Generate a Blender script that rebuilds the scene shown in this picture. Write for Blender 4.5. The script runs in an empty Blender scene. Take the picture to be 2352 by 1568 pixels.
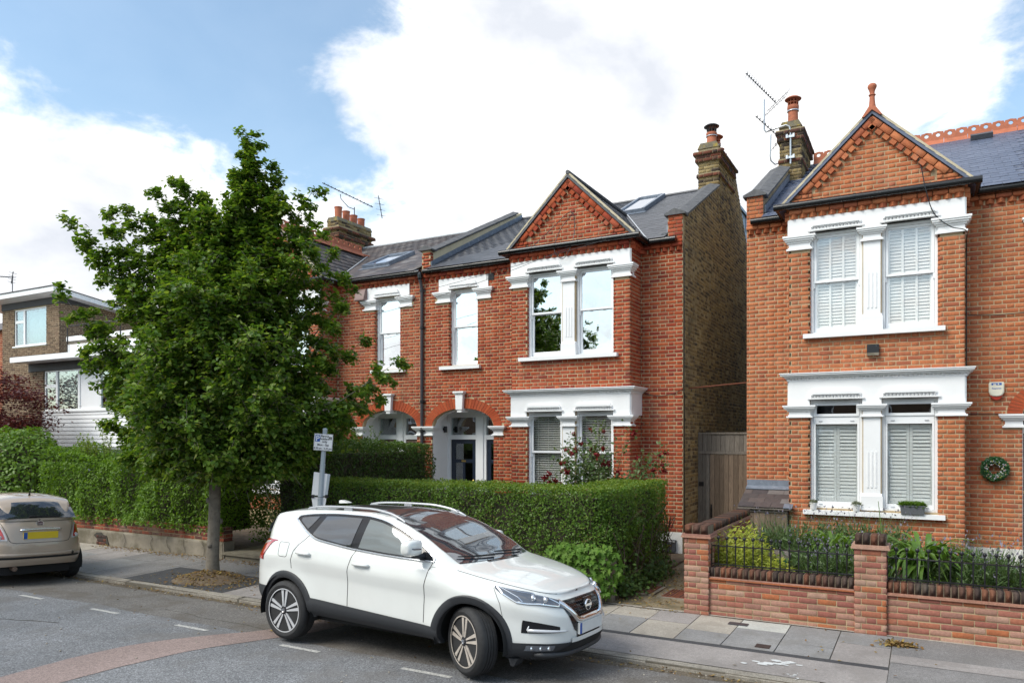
import bpy, math, random
import numpy as np
from mathutils import Vector, Matrix, Euler
import mathutils.noise as mnoise

RN = random.Random(7)
NR = np.random.RandomState(11)
sc = bpy.context.scene
col = sc.collection

# camera
CAMH = 2.4
YAW = math.atan(949 / 1710.0)
cam_d = bpy.data.cameras.new('camera')
cam = bpy.data.objects.new('camera', cam_d)
col.objects.link(cam)
cam.location = (0, 0, CAMH)
cam.rotation_euler = (math.pi / 2, 0, YAW)
cam_d.sensor_width = 36.0
cam_d.lens = 36.0 * 1710 / 2352
cam_d.shift_y = 219 / 2352.0
cam_d.clip_start = 0.1
cam_d.clip_end = 2000
sc.camera = cam
CY, SY = math.cos(YAW), math.sin(YAW)

def view_dir(px, py):
    """direction in the world of a point of the 2352 px wide photograph (used for the sky only)"""
    r = (px - 1176) / 1710.0
    v = Vector((CY * r - SY, SY * r + CY, (1003 - py) / 1710.0))
    return v.normalized()

def proj_px(x, y, z):
    xc = CY * x + SY * y
    yc = -SY * x + CY * y
    if yc < 0.3:
        return None
    return 1176 + 1710 * xc / yc, 1003 - 1710 * (z - CAMH) / yc, yc

# light
sc.view_settings.view_transform = 'Standard'
sc.view_settings.look = 'None'
sc.view_settings.exposure = 0.68
sc.view_settings.gamma = 1.0
sc.view_settings.use_curve_mapping = False

SUN_AZ = math.radians(212)     # compass style: 0 = +Y, clockwise
SUN_EL = math.radians(47)
sun_dir = Vector((math.sin(SUN_AZ) * math.cos(SUN_EL), math.cos(SUN_AZ) * math.cos(SUN_EL), math.sin(SUN_EL)))
sun_l = bpy.data.lights.new('sun', 'SUN')
sun_l.energy = 1.95
sun_l.angle = math.radians(32)
sun_l.color = (1.0, 0.95, 0.87)
sun_o = bpy.data.objects.new('sun', sun_l)
col.objects.link(sun_o)
sun_o.rotation_euler = (-sun_dir).to_track_quat('-Z', 'Y').to_euler()

class NT:
    def __init__(s, tree, clear=True):
        s.t = tree
        if clear:
            tree.nodes.clear()

    def n(s, typ, ins=None, **props):
        nd = s.t.nodes.new(typ)
        for k, v in props.items():
            setattr(nd, k, v)
        if ins:
            for k, v in ins.items():
                s.set(nd, k, v)
        return nd

    def set(s, nd, k, v):
        sock = nd.inputs[k]
        if isinstance(v, bpy.types.NodeSocket):
            s.t.links.new(v, sock)
        elif isinstance(v, bpy.types.Node):
            s.t.links.new(v.outputs[0], sock)
        else:
            if hasattr(sock.default_value, '__len__') and isinstance(v, (tuple, list)):
                v = tuple(v)
                if len(sock.default_value) == 4 and len(v) == 3:
                    v = v + (1.0,)
            sock.default_value = v

    def math(s, op, a, b=None, c=None, clamp=False):
        nd = s.n('ShaderNodeMath', operation=op)
        nd.use_clamp = clamp
        s.set(nd, 0, a)
        if b is not None:
            s.set(nd, 1, b)
        if c is not None:
            s.set(nd, 2, c)
        return nd.outputs[0]

    def mix(s, f, a, b, blend='MIX'):
        nd = s.n('ShaderNodeMix', data_type='RGBA', blend_type=blend)
        nd.clamp_factor = True
        s.set(nd, 0, f)
        s.set(nd, 6, a)
        s.set(nd, 7, b)
        return nd.outputs[2]

    def ramp(s, f, stops, interp='LINEAR'):
        nd = s.n('ShaderNodeValToRGB')
        nd.color_ramp.interpolation = interp
        el = nd.color_ramp.elements
        while len(el) < len(stops):
            el.new(0.5)
        for e, (p, c) in zip(el, stops):
            e.position = p
            if not hasattr(c, '__len__'):
                c = (c, c, c)
            e.color = tuple(c)[:3] + (1.0,)
        s.set(nd, 0, f)
        return nd.outputs[0]

    def noise(s, vec=None, scale=5.0, detail=4.0, rough=0.55, dist=0.0):
        nd = s.n('ShaderNodeTexNoise')
        nd.inputs['Scale'].default_value = scale
        nd.inputs['Detail'].default_value = detail
        nd.inputs['Roughness'].default_value = rough
        nd.inputs['Distortion'].default_value = dist
        if vec is not None:
            s.set(nd, 'Vector', vec)
        return nd.outputs[0]

world = bpy.data.worlds.new('World')
sc.world = world
world.use_nodes = True
w = NT(world.node_tree)
sky = w.n('ShaderNodeTexSky', sky_type='NISHITA')
sky.sun_disc = False
sky.sun_elevation = SUN_EL
sky.sun_rotation = SUN_AZ
sky.air_density = 1.0
sky.dust_density = 1.6
sky.ozone_density = 1.0
sky_c = w.mix(1.0, sky.outputs[0], (0.90, 1.04, 1.0), 'MULTIPLY')
bg_sky = w.n('ShaderNodeBackground', {'Color': sky_c, 'Strength': 0.15})
tcd = w.n('ShaderNodeTexCoord').outputs['Generated']
mp = w.n('ShaderNodeMapping', {'Vector': tcd, 'Scale': (1, 1, 1.7)})
n1 = w.noise(mp.outputs[0], 2.6, 9, 0.57, 0.25)
n2 = w.noise(mp.outputs[0], 7.5, 8, 0.6, 0.2)
base = w.math('ADD', w.math('MULTIPLY', w.math('SUBTRACT', n1, 0.5), 2.4), w.math('MULTIPLY', w.math('SUBTRACT', n2, 0.5), 2.1))
base = w.math('ADD', base, 0.42)
# broad masses of cloud (+) and gaps of blue (-): direction, sharpness, weight
masses = [((230, 450), 40, 0.6), ((20, 330), 60, 0.5), ((430, 560), 60, 0.5), ((1300, 200), 20, 0.85), ((1150, 420), 40, 0.4), ((960, 120), 90, 0.35),
          ((1750, 330), 30, 0.6), ((760, 450), 120, 0.40), ((100, 620), 30, 0.5), ((520, 500), 70, 0.35), ((1010, 500), 90, 0.3), ((900, 300), 200, 0.25), ((1500, 40), 30, 0.3),
          ((330, 60), 30, -0.65), ((660, 250), 60, -0.85), ((760, 40), 50, -0.75), ((870, 410), 160, -0.75), ((520, 160), 60, -0.35), ((90, 60), 60, -0.4), ((620, 165), 420, 0.62), ((820, 190), 500, 0.5), ((690, 60), 500, 0.35), ((400, 275), 420, 0.42),
          ((2230, 60), 40, -0.62), ((2250, 280), 90, -0.40), ((480, 300), 160, -0.35), ((2130, 210), 200, 0.35), ((2320, 150), 200, 0.3)]
acc = base
for (px, py), k, wt in masses:
    d = view_dir(px, py)
    dot = w.n('ShaderNodeVectorMath', {0: tcd, 1: tuple(d)}, operation='DOT_PRODUCT').outputs['Value']
    e = w.math('EXPONENT', w.math('MULTIPLY', w.math('SUBTRACT', dot, 1.0), float(k)))
    acc = w.math('MULTIPLY_ADD', e, float(wt), acc)
mask = w.n('ShaderNodeMapRange', {'Value': acc, 'From Min': 0.26, 'From Max': 0.84, 'To Min': 0.10}, interpolation_type='SMOOTHSTEP').outputs[0]
n3 = w.noise(mp.outputs[0], 4.6, 8, 0.55, 0.2)
thick = w.ramp(acc, [(0.6, 1.0), (1.0, 0.88)])
ccol = w.mix(1.0, w.ramp(n3, [(0.32, (0.64, 0.67, 0.73)), (0.58, (1.0, 1.0, 1.0))]), thick, 'MULTIPLY')
bg_cloud = w.n('ShaderNodeBackground', {'Color': ccol, 'Strength': 0.93})
mxs = w.n('ShaderNodeMixShader', {0: mask, 1: bg_sky.outputs[0], 2: bg_cloud.outputs[0]})
w.n('ShaderNodeOutputWorld', {'Surface': mxs.outputs[0]})

# mesh helpers

class MB:
    def __init__(s):
        s.v = []
        s.f = []
        s.m = []

    def add(s, vs, fs, mi=0):
        o = len(s.v)
        s.v.extend([tuple(p) for p in vs])
        s.f.extend([tuple(i + o for i in f) for f in fs])
        s.m.extend([mi] * len(fs))

    def box(s, x0, x1, y0, y1, z0, z1, mi=0):
        x0, x1 = min(x0, x1), max(x0, x1)
        y0, y1 = min(y0, y1), max(y0, y1)
        z0, z1 = min(z0, z1), max(z0, z1)
        s.add([(x0, y0, z0), (x1, y0, z0), (x1, y1, z0), (x0, y1, z0), (x0, y0, z1), (x1, y0, z1), (x1, y1, z1), (x0, y1, z1)],
              [(0, 3, 2, 1), (4, 5, 6, 7), (0, 1, 5, 4), (1, 2, 6, 5), (2, 3, 7, 6), (3, 0, 4, 7)], mi)

    def obox(s, c, a, b, d, mi=0):
        """oriented box: centre and three half-axis vectors"""
        c, a, b, d = Vector(c), Vector(a), Vector(b), Vector(d)
        vs = [c + i * a + j * b + k * d for k in (-1, 1) for (i, j) in ((-1, -1), (1, -1), (1, 1), (-1, 1))]
        s.add(vs, [(0, 3, 2, 1), (4, 5, 6, 7), (0, 1, 5, 4), (1, 2, 6, 5), (2, 3, 7, 6), (3, 0, 4, 7)], mi)

    def prism(s, poly, axis, a, b, mi=0):
        """polygon extruded along an axis; poly in the two other axes (x: yz, y: xz, z: xy)"""
        n = len(poly)
        def pt(p, t):
            return {'x': (t, p[0], p[1]), 'y': (p[0], t, p[1]), 'z': (p[0], p[1], t)}[axis]
        vs = [pt(p, a) for p in poly] + [pt(p, b) for p in poly]
        fs = [tuple(range(n))[::-1], tuple(range(n, 2 * n))] + [(i, (i + 1) % n, n + (i + 1) % n, n + i) for i in range(n)]
        s.add(vs, fs, mi)

    def tube(s, pts, r, n=8, mi=0, caps=True):
        pts = [Vector(p) for p in pts]
        m = len(pts)
        rr = r if hasattr(r, '__len__') else [r] * m
        vs = []
        prev = None
        for i, p in enumerate(pts):
            t = (pts[min(i + 1, m - 1)] - pts[max(i - 1, 0)])
            if t.length < 1e-9:
                t = Vector((0, 0, 1))
            t.normalize()
            if prev is None:
                up = Vector((0, 0, 1)) if abs(t.z) < 0.9 else Vector((1, 0, 0))
                a = t.cross(up).normalized()
            else:
                a = (prev - t * prev.dot(t))
                a = a.normalized() if a.length > 1e-6 else t.orthogonal().normalized()
            prev = a
            b = t.cross(a)
            for k in range(n):
                an = 2 * math.pi * k / n
                vs.append(p + (a * math.cos(an) + b * math.sin(an)) * rr[i])
        fs = []
        for i in range(m - 1):
            for k in range(n):
                fs.append((i * n + k, i * n + (k + 1) % n, (i + 1) * n + (k + 1) % n, (i + 1) * n + k))
        if caps:
            fs.append(tuple(range(n))[::-1])
            fs.append(tuple(range((m - 1) * n, m * n)))
        s.add(vs, fs, mi)

    def lathe(s, prof, c=(0, 0, 0), n=16, axis='z', mi=0):
        vs = []
        for (r, h) in prof:
            for k in range(n):
                a = 2 * math.pi * k / n
                p = (r * math.cos(a), r * math.sin(a), h)
                if axis == 'y':
                    p = (p[0], p[2], p[1])
                elif axis == 'x':
                    p = (p[2], p[0], p[1])
                vs.append((p[0] + c[0], p[1] + c[1], p[2] + c[2]))
        fs = []
        for i in range(len(prof) - 1):
            for k in range(n):
                fs.append((i * n + k, i * n + (k + 1) % n, (i + 1) * n + (k + 1) % n, (i + 1) * n + k))
        fs.append(tuple(range(n))[::-1])
        L = (len(prof) - 1) * n
        fs.append(tuple(range(L, L + n)))
        s.add(vs, fs, mi)

    def grid(s, P, mi=0):
        nu, nv = len(P), len(P[0])
        vs = [p for row in P for p in row]
        fs = [(i * nv + j, (i + 1) * nv + j, (i + 1) * nv + j + 1, i * nv + j + 1) for i in range(nu - 1) for j in range(nv - 1)]
        s.add(vs, fs, mi)

    def mesh(s, name, mats, smooth=False):
        me = bpy.data.meshes.new(name)
        me.from_pydata(s.v, [], s.f)
        if not isinstance(mats, (list, tuple)):
            mats = [mats]
        for m in mats:
            me.materials.append(m)
        if len(mats) > 1:
            me.polygons.foreach_set('material_index', s.m)
        if smooth:
            me.polygons.foreach_set('use_smooth', [True] * len(s.f))
            if smooth != 'all':
                try:
                    me.set_sharp_from_angle(angle=math.radians(38))
                except Exception:
                    pass
        me.update()
        return me

    def build(s, name, mats, parent=None, smooth=False, kind=None, label=None, loc=None):
        o = bpy.data.objects.new(name, s.mesh(name, mats, smooth))
        col.objects.link(o)
        if parent is not None:
            o.parent = parent
        if kind:
            o['kind'] = kind
        if label:
            o['label'] = label
        if loc:
            o.location = loc
        return o

def link(name, me, parent=None, loc=(0, 0, 0), rot=(0, 0, 0), scale=(1, 1, 1)):
    o = bpy.data.objects.new(name, me)
    col.objects.link(o)
    if parent is not None:
        o.parent = parent
    o.location = loc
    o.rotation_euler = rot
    o.scale = scale
    return o

def thing(name, label, cat, loc=(0, 0, 0), rotz=0.0, group=None):
    o = bpy.data.objects.new(name, None)
    col.objects.link(o)
    o.empty_display_size = 0.2
    o.location = loc
    o.rotation_euler = (0, 0, rotz)
    o['label'] = label
    o['category'] = cat
    if group:
        o['group'] = group
    return o

def tag(o, label, cat, group=None):
    o['label'] = label
    o['category'] = cat
    if group:
        o['group'] = group
    return o

def np_mesh(name, V, F, mat, smooth=False):
    """V (n,3) F (m,k) arrays -> mesh"""
    me = bpy.data.meshes.new(name)
    k = F.shape[1]
    me.vertices.add(len(V))
    me.vertices.foreach_set('co', np.ascontiguousarray(V, dtype=np.float32).ravel())
    me.loops.add(F.size)
    me.loops.foreach_set('vertex_index', np.ascontiguousarray(F, dtype=np.int32).ravel())
    me.polygons.add(len(F))
    me.polygons.foreach_set('loop_start', np.arange(0, F.size, k, dtype=np.int32))
    me.polygons.foreach_set('loop_total', np.full(len(F), k, dtype=np.int32))
    me.materials.append(mat)
    if smooth:
        me.polygons.foreach_set('use_smooth', np.ones(len(F), dtype=bool))
    me.update(calc_edges=True)
    me.validate()
    return me

def np_obj(name, V, F, mat, parent=None, kind=None, smooth=False):
    o = bpy.data.objects.new(name, np_mesh(name, V, F, mat, smooth))
    col.objects.link(o)
    if parent is not None:
        o.parent = parent
    if kind:
        o['kind'] = kind
    return o

# materials
def new_mat(name):
    m = bpy.data.materials.new(name)
    m.use_nodes = True
    return m, NT(m.node_tree)

def finish(t, shader):
    t.n('ShaderNodeOutputMaterial', {'Surface': shader})

def pos(t):
    return t.n('ShaderNodeNewGeometry').outputs['Position']

def rnd(t):
    a = t.n('ShaderNodeNewGeometry').outputs['Random Per Island']
    b = t.n('ShaderNodeObjectInfo').outputs['Random']
    return t.math('FRACT', t.math('ADD', a, b))

def bump(t, h, strength=0.3, dist=0.01):
    return t.n('ShaderNodeBump', {'Strength': strength, 'Distance': dist, 'Height': h}).outputs[0]

def plain(name, c, rough=0.6, metal=0.0, nscale=6.0, namt=0.12, bscale=60.0, bstr=0.0, spec=0.5, coat=0.0, coatr=0.05, dirt=None):
    m, t = new_mat(name)
    p = pos(t)
    n = t.noise(p, nscale, 5, 0.6)
    f = t.n('ShaderNodeMapRange', {'Value': n, 'From Min': 0.25, 'From Max': 0.75, 'To Min': 1 - namt, 'To Max': 1 + namt}).outputs[0]
    cc = t.n('ShaderNodeVectorMath', {0: tuple(c), 'Scale': f}, operation='SCALE').outputs[0]
    if dirt:
        dn = t.noise(p, dirt[1], 6, 0.65)
        dm = t.n('ShaderNodeMapRange', {'Value': dn, 'From Min': dirt[2], 'From Max': dirt[2] + 0.16, 'To Max': dirt[3]}).outputs[0]
        cc = t.mix(dm, cc, dirt[0])
    b = t.n('ShaderNodeBsdfPrincipled', {'Base Color': cc, 'Roughness': rough, 'Metallic': metal, 'Specular IOR Level': spec,
                                         'Coat Weight': coat, 'Coat Roughness': coatr})
    if bstr:
        t.set(b, 'Normal', bump(t, t.noise(p, bscale, 5, 0.6), bstr, 0.01))
    finish(t, b.outputs[0])
    return m

def brick_mat(name, cols, pale=(0.5, 0.42, 0.34), soot=(0.06, 0.045, 0.04), pale_amt=0.25, soot_amt=0.5, gain=1.0):
    m, t = new_mat(name)
    p = pos(t)
    r = rnd(t)
    n = len(cols)
    gain = gain * 0.92
    base = t.ramp(r, [(i / n, tuple(x * gain for x in c)) for i, c in enumerate(cols)], 'CONSTANT')
    g = t.noise(p, 45, 6, 0.65)
    base = t.mix(1.0, base, t.ramp(g, [(0.25, 0.72), (0.75, 1.25)]), 'MULTIPLY')
    s1 = t.noise(p, 1.1, 6, 0.65, 0.4)
    base = t.mix(t.math('MULTIPLY', t.ramp(s1, [(0.56, 0.0), (0.75, 1.0)]), pale_amt), base, pale)
    st = t.noise(t.n('ShaderNodeMapping', {'Vector': p, 'Scale': (4.5, 4.5, 0.45)}).outputs[0], 1.0, 6, 0.65, 0.2)
    base = t.mix(t.math('MULTIPLY', t.ramp(st, [(0.52, 0.0), (0.72, 1.0)]), 0.35), base, (0.10, 0.055, 0.04))
    s2 = t.noise(p, 2.1, 7, 0.7, 0.3)
    s3 = t.noise(p, 11, 4, 0.6)
    so = t.math('MULTIPLY', t.ramp(s2, [(0.50, 0.0), (0.70, 1.0)]), t.ramp(s3, [(0.35, 0.2), (0.65, 1.0)]))
    base = t.mix(t.math('MULTIPLY', so, soot_amt), base, soot)
    b = t.n('ShaderNodeBsdfPrincipled', {'Base Color': base, 'Roughness': 0.9, 'Specular IOR Level': 0.2,
                                         'Normal': bump(t, t.noise(p, 90, 6, 0.7), 0.45, 0.006)})
    finish(t, b.outputs[0])
    return m

def leaf_mat(name, cols, trans=0.35, rough=0.45, gloss=0.35):
    m, t = new_mat(name)
    r = rnd(t)
    n = len(cols)
    c = t.ramp(r, [(i / (n - 1), q) for i, q in enumerate(cols)])
    p = t.n('ShaderNodeBsdfPrincipled', {'Base Color': c, 'Roughness': rough, 'Specular IOR Level': gloss})
    tc = t.mix(1.0, c, (1.25, 1.25, 0.5), 'MULTIPLY')
    tr = t.n('ShaderNodeBsdfTranslucent', {'Color': tc})
    mx = t.n('ShaderNodeMixShader', {0: trans, 1: p.outputs[0], 2: tr.outputs[0]})
    finish(t, mx.outputs[0])
    return m

def glass_mat(name, refl=0.35, tint=(0.75, 0.8, 0.8), rough=0.01):
    """a window pane: see-through with a mirror layer that grows towards grazing angles"""
    m, t = new_mat(name)
    lw = t.n('ShaderNodeLayerWeight', {'Blend': 0.35})
    f = t.math('ADD', t.math('MULTIPLY', lw.outputs['Facing'], 0.45), refl, clamp=True)
    tr = t.n('ShaderNodeBsdfTransparent', {'Color': tint})
    wob = t.noise(pos(t), 2.2, 2, 0.5)
    gl = t.n('ShaderNodeBsdfGlossy', {'Color': (0.95, 0.97, 1.0), 'Roughness': rough, 'Normal': bump(t, wob, 0.06, 0.03)})
    mx = t.n('ShaderNodeMixShader', {0: f, 1: tr.outputs[0], 2: gl.outputs[0]})
    finish(t, mx.outputs[0])
    return m

def slate_mat(name, cols, rough=0.45):
    m, t = new_mat(name)
    p = pos(t)
    r = rnd(t)
    n = len(cols)
    base = t.ramp(r, [(i / n, c) for i, c in enumerate(cols)], 'CONSTANT')
    g = t.noise(p, 14, 6, 0.65)
    base = t.mix(1.0, base, t.ramp(g, [(0.25, 0.8), (0.75, 1.2)]), 'MULTIPLY')
    b = t.n('ShaderNodeBsdfPrincipled', {'Base Color': base, 'Roughness': rough, 'Specular IOR Level': 0.5,
                                         'Normal': bump(t, t.noise(p, 50, 4, 0.6), 0.2, 0.004)})
    finish(t, b.outputs[0])
    return m

def asphalt_mat(name, c, patch=None, gscale=130.0, camt=0.3):
    m, t = new_mat(name)
    p = pos(t)
    v = t.n('ShaderNodeTexVoronoi', {'Vector': p, 'Scale': gscale})
    g = t.ramp(v.outputs['Color'], [(0.0, 1 - camt * 1.6), (0.55, 1.0), (1.0, 1 + camt * 2.2)])
    n = t.noise(p, 0.9, 7, 0.65)
    big = t.ramp(n, [(0.3, 0.82), (0.7, 1.18)])
    fine = t.ramp(t.noise(p, 26, 5, 0.7), [(0.3, 0.85), (0.7, 1.15)])
    base = t.mix(1.0, t.mix(1.0, t.mix(1.0, c, g, 'MULTIPLY'), big, 'MULTIPLY'), fine, 'MULTIPLY')
    if patch:
        pn = t.noise(p, patch[1], 6, 0.6)
        base = t.mix(t.math('MULTIPLY', t.ramp(pn, [(0.5, 0.0), (0.62, 1.0)]), patch[2]), base, patch[0])
    h = t.math('ADD', v.outputs['Distance'], t.noise(p, 60, 4, 0.6))
    b = t.n('ShaderNodeBsdfPrincipled', {'Base Color': base, 'Roughness': 0.85, 'Specular IOR Level': 0.35,
                                         'Normal': bump(t, h, 0.5, 0.006)})
    finish(t, b.outputs[0])
    return m

def wood_mat(name, c1, c2, axis_scale=(12, 12, 1.2)):
    m, t = new_mat(name)
    p = pos(t)
    mp_ = t.n('ShaderNodeMapping', {'Vector': p, 'Scale': axis_scale}).outputs[0]
    g = t.noise(mp_, 6, 7, 0.65, 0.6)
    base = t.mix(t.ramp(g, [(0.3, 0.0), (0.7, 1.0)]), c1, c2)
    r = t.ramp(rnd(t), [(0, 0.8), (1, 1.2)])
    base = t.mix(1.0, base, r, 'MULTIPLY')
    b = t.n('ShaderNodeBsdfPrincipled', {'Base Color': base, 'Roughness': 0.85, 'Specular IOR Level': 0.2, 'Normal': bump(t, g, 0.35, 0.006)})
    finish(t, b.outputs[0])
    return m

M = {}
M['brick_mid'] = brick_mat('red_brick', [(0.40, 0.085, 0.036), (0.34, 0.065, 0.03), (0.45, 0.11, 0.045), (0.33, 0.06, 0.03), (0.42, 0.10, 0.05), (0.36, 0.075, 0.03), (0.38, 0.08, 0.033), (0.27, 0.05, 0.03)], pale_amt=0.18, soot_amt=0.40)
M['brick_right'] = brick_mat('orange_brick', [(0.49, 0.165, 0.070), (0.455, 0.145, 0.064), (0.52, 0.185, 0.082), (0.435, 0.135, 0.062), (0.475, 0.155, 0.066), (0.505, 0.175, 0.084), (0.48, 0.16, 0.07), (0.39, 0.12, 0.062)], pale_amt=0.2, soot_amt=0.35)
M['brick_left'] = brick_mat('red_brick_weathered', [(0.40, 0.10, 0.05), (0.36, 0.085, 0.04), (0.44, 0.125, 0.06), (0.30, 0.07, 0.04)], pale_amt=0.25, soot_amt=0.4)
M['rubbed'] = brick_mat('rubbed_red_brick', [(0.42, 0.085, 0.035), (0.45, 0.10, 0.04), (0.38, 0.075, 0.03)], pale_amt=0.1, soot_amt=0.3)
M['brick_stock'] = brick_mat('yellow_stock_brick', [(0.34, 0.245, 0.12), (0.27, 0.19, 0.10), (0.17, 0.125, 0.08), (0.31, 0.225, 0.115), (0.115, 0.09, 0.065), (0.24, 0.17, 0.095), (0.37, 0.27, 0.13), (0.20, 0.145, 0.09)], pale=(0.42, 0.33, 0.18), pale_amt=0.3, soot=(0.05, 0.042, 0.035), soot_amt=0.65)
M['brick_chimney'] = brick_mat('sooty_stock_brick', [(0.30, 0.22, 0.10), (0.22, 0.16, 0.075), (0.10, 0.075, 0.045), (0.26, 0.19, 0.085), (0.06, 0.045, 0.035), (0.33, 0.25, 0.12)], soot_amt=0.65, pale_amt=0.1)
M['brick_band'] = brick_mat('dark_red_brick', [(0.15, 0.055, 0.035), (0.10, 0.045, 0.035), (0.19, 0.065, 0.04), (0.06, 0.04, 0.035)], soot_amt=0.6, pale_amt=0.1)
M['brick_wall'] = brick_mat('garden_wall_brick', [(0.36, 0.145, 0.105), (0.32, 0.12, 0.09), (0.40, 0.21, 0.15), (0.30, 0.115, 0.09), (0.44, 0.27, 0.20), (0.37, 0.14, 0.085), (0.33, 0.17, 0.13), (0.40, 0.22, 0.165), (0.42, 0.145, 0.065)], pale=(0.50, 0.41, 0.33), pale_amt=0.55, soot=(0.12, 0.10, 0.075), soot_amt=0.4)
M['brick_coping'] = brick_mat('blackened_coping_brick', [(0.075, 0.045, 0.035), (0.11, 0.06, 0.045), (0.055, 0.04, 0.035), (0.15, 0.065, 0.04), (0.085, 0.06, 0.05), (0.20, 0.085, 0.05)], pale=(0.30, 0.26, 0.20), pale_amt=0.3, soot_amt=0.5)
M['brick_brown'] = brick_mat('brown_brick', [(0.19, 0.125, 0.085), (0.145, 0.095, 0.066), (0.225, 0.155, 0.105), (0.11, 0.072, 0.052), (0.175, 0.11, 0.075)], pale_amt=0.1, soot_amt=0.15)
M['brick_oldwall'] = brick_mat('old_wall_brick', [(0.30, 0.075, 0.045), (0.20, 0.06, 0.045), (0.36, 0.10, 0.055), (0.13, 0.06, 0.05), (0.24, 0.12, 0.09)], pale_amt=0.4, soot_amt=0.6)
M['slate_hung'] = slate_mat('hung_slate', [(0.16, 0.19, 0.25), (0.145, 0.175, 0.23), (0.17, 0.20, 0.26)], 0.4)
M['mortar'] = plain('mortar', (0.43, 0.33, 0.205), 0.95, nscale=3, namt=0.25, bscale=120, bstr=0.3, spec=0.1)
M['mortar_grey'] = plain('grey_mortar', (0.42, 0.34, 0.22), 0.95, nscale=3, namt=0.25, bscale=120, bstr=0.3, spec=0.1)
M['mortar_dark'] = plain('dirty_mortar', (0.34, 0.27, 0.165), 0.95, nscale=2, namt=0.35, bscale=120, bstr=0.3, spec=0.1, dirt=((0.12, 0.10, 0.07), 1.5, 0.5, 0.7))
M['white'] = plain('white_masonry_paint', (0.80, 0.80, 0.80), 0.55, nscale=3, namt=0.04, bscale=40, bstr=0.08, dirt=((0.55, 0.52, 0.47), 6, 0.60, 0.28))
M['white_frame'] = plain('white_gloss_paint', (0.82, 0.83, 0.84), 0.35, nscale=3, namt=0.02)
M['cream'] = plain('cream_mortar_verge', (0.50, 0.43, 0.30), 0.85, nscale=8, namt=0.2, dirt=((0.2, 0.17, 0.12), 6, 0.55, 0.5))
M['render_cream'] = plain('cream_render', (0.64, 0.54, 0.36), 0.9, nscale=4, namt=0.12, dirt=((0.38, 0.32, 0.21), 5, 0.58, 0.5))
M['slate_blue'] = slate_mat('blue_slate', [(0.088, 0.108, 0.165), (0.078, 0.096, 0.148), (0.098, 0.118, 0.176), (0.083, 0.102, 0.156)], 0.40)
M['slate_dark'] = slate_mat('dark_slate', [(0.062, 0.066, 0.078), (0.055, 0.058, 0.07), (0.07, 0.073, 0.085), (0.05, 0.054, 0.064)], 0.45)
M['slate_old'] = slate_mat('old_slate', [(0.078, 0.062, 0.060), (0.062, 0.052, 0.054), (0.095, 0.075, 0.07), (0.105, 0.084, 0.078), (0.055, 0.05, 0.055), (0.15, 0.135, 0.13), (0.07, 0.058, 0.057)], 0.6)
M['lead'] = plain('lead_flashing', (0.20, 0.23, 0.28), 0.45, metal=0.3, nscale=9, namt=0.3, dirt=((0.6, 0.62, 0.65), 7, 0.58, 0.6))
M['zinc'] = plain('pale_valley_lead', (0.48, 0.50, 0.53), 0.5, nscale=9, namt=0.15)
M['coping'] = plain('dark_coping_tile', (0.10, 0.10, 0.105), 0.8, nscale=9, namt=0.35, bscale=70, bstr=0.3, dirt=((0.22, 0.21, 0.16), 8, 0.58, 0.5))
M['terracotta'] = plain('terracotta', (0.42, 0.13, 0.065), 0.75, nscale=8, namt=0.2, bscale=60, bstr=0.15, dirt=((0.2, 0.1, 0.07), 9, 0.55, 0.5))
M['black_gloss'] = plain('black_gutter', (0.006, 0.006, 0.007), 0.25, nscale=8, namt=0.1)
M['black_iron'] = plain('black_iron', (0.014, 0.014, 0.016), 0.35, nscale=20, namt=0.15)
M['pipe_grey'] = plain('grey_black_pipe', (0.05, 0.052, 0.06), 0.4, nscale=20, namt=0.15)
M['steel'] = plain('galvanised_steel', (0.55, 0.57, 0.60), 0.35, metal=0.8, nscale=20, namt=0.1)
M['navy'] = plain('navy_door_paint', (0.018, 0.026, 0.045), 0.3, nscale=3, namt=0.1)
M['brass'] = plain('brass', (0.6, 0.42, 0.12), 0.3, metal=0.9)
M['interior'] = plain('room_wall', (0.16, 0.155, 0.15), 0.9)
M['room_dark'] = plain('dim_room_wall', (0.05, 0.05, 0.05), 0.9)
M['blind'] = plain('white_blind_slat', (0.86, 0.855, 0.84), 0.5, nscale=2, namt=0.02)
M['blind_grey'] = plain('grey_blind_slat', (0.66, 0.68, 0.66), 0.5, nscale=2, namt=0.03)
M['shutter'] = plain('pale_blue_shutter', (0.72, 0.785, 0.80), 0.5, nscale=2, namt=0.02)
M['curtain'] = plain('white_curtain', (0.75, 0.76, 0.78), 0.9, nscale=3, namt=0.05)
M['pane_bright'] = glass_mat('mirror_like_window_glass', 0.55, (0.55, 0.6, 0.6))
M['pane_mid'] = glass_mat('window_glass', 0.14, (0.8, 0.86, 0.86))
M['pane_clear'] = glass_mat('clear_window_glass', 0.10, (0.99, 0.98, 0.965))
M['pane_blind'] = glass_mat('window_glass_over_blind', 0.20, (0.9, 0.95, 0.96))
M['plinth'] = plain('white_plinth_paint', (0.70, 0.69, 0.66), 0.7, nscale=5, namt=0.06, dirt=((0.35, 0.33, 0.28), 4, 0.58, 0.6))
M['wood_grey'] = wood_mat('weathered_grey_timber', (0.13, 0.11, 0.092), (0.26, 0.23, 0.20))
M['wood_brown'] = wood_mat('stained_brown_timber', (0.12, 0.088, 0.065), (0.25, 0.185, 0.135))
M['road'] = asphalt_mat('road_asphalt', (0.185, 0.188, 0.195), patch=((0.145, 0.135, 0.125), 1.1, 0.5), gscale=95, camt=0.4)
M['road_red'] = asphalt_mat('reddish_trench_asphalt', (0.275, 0.21, 0.19), gscale=110, camt=0.22)
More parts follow.
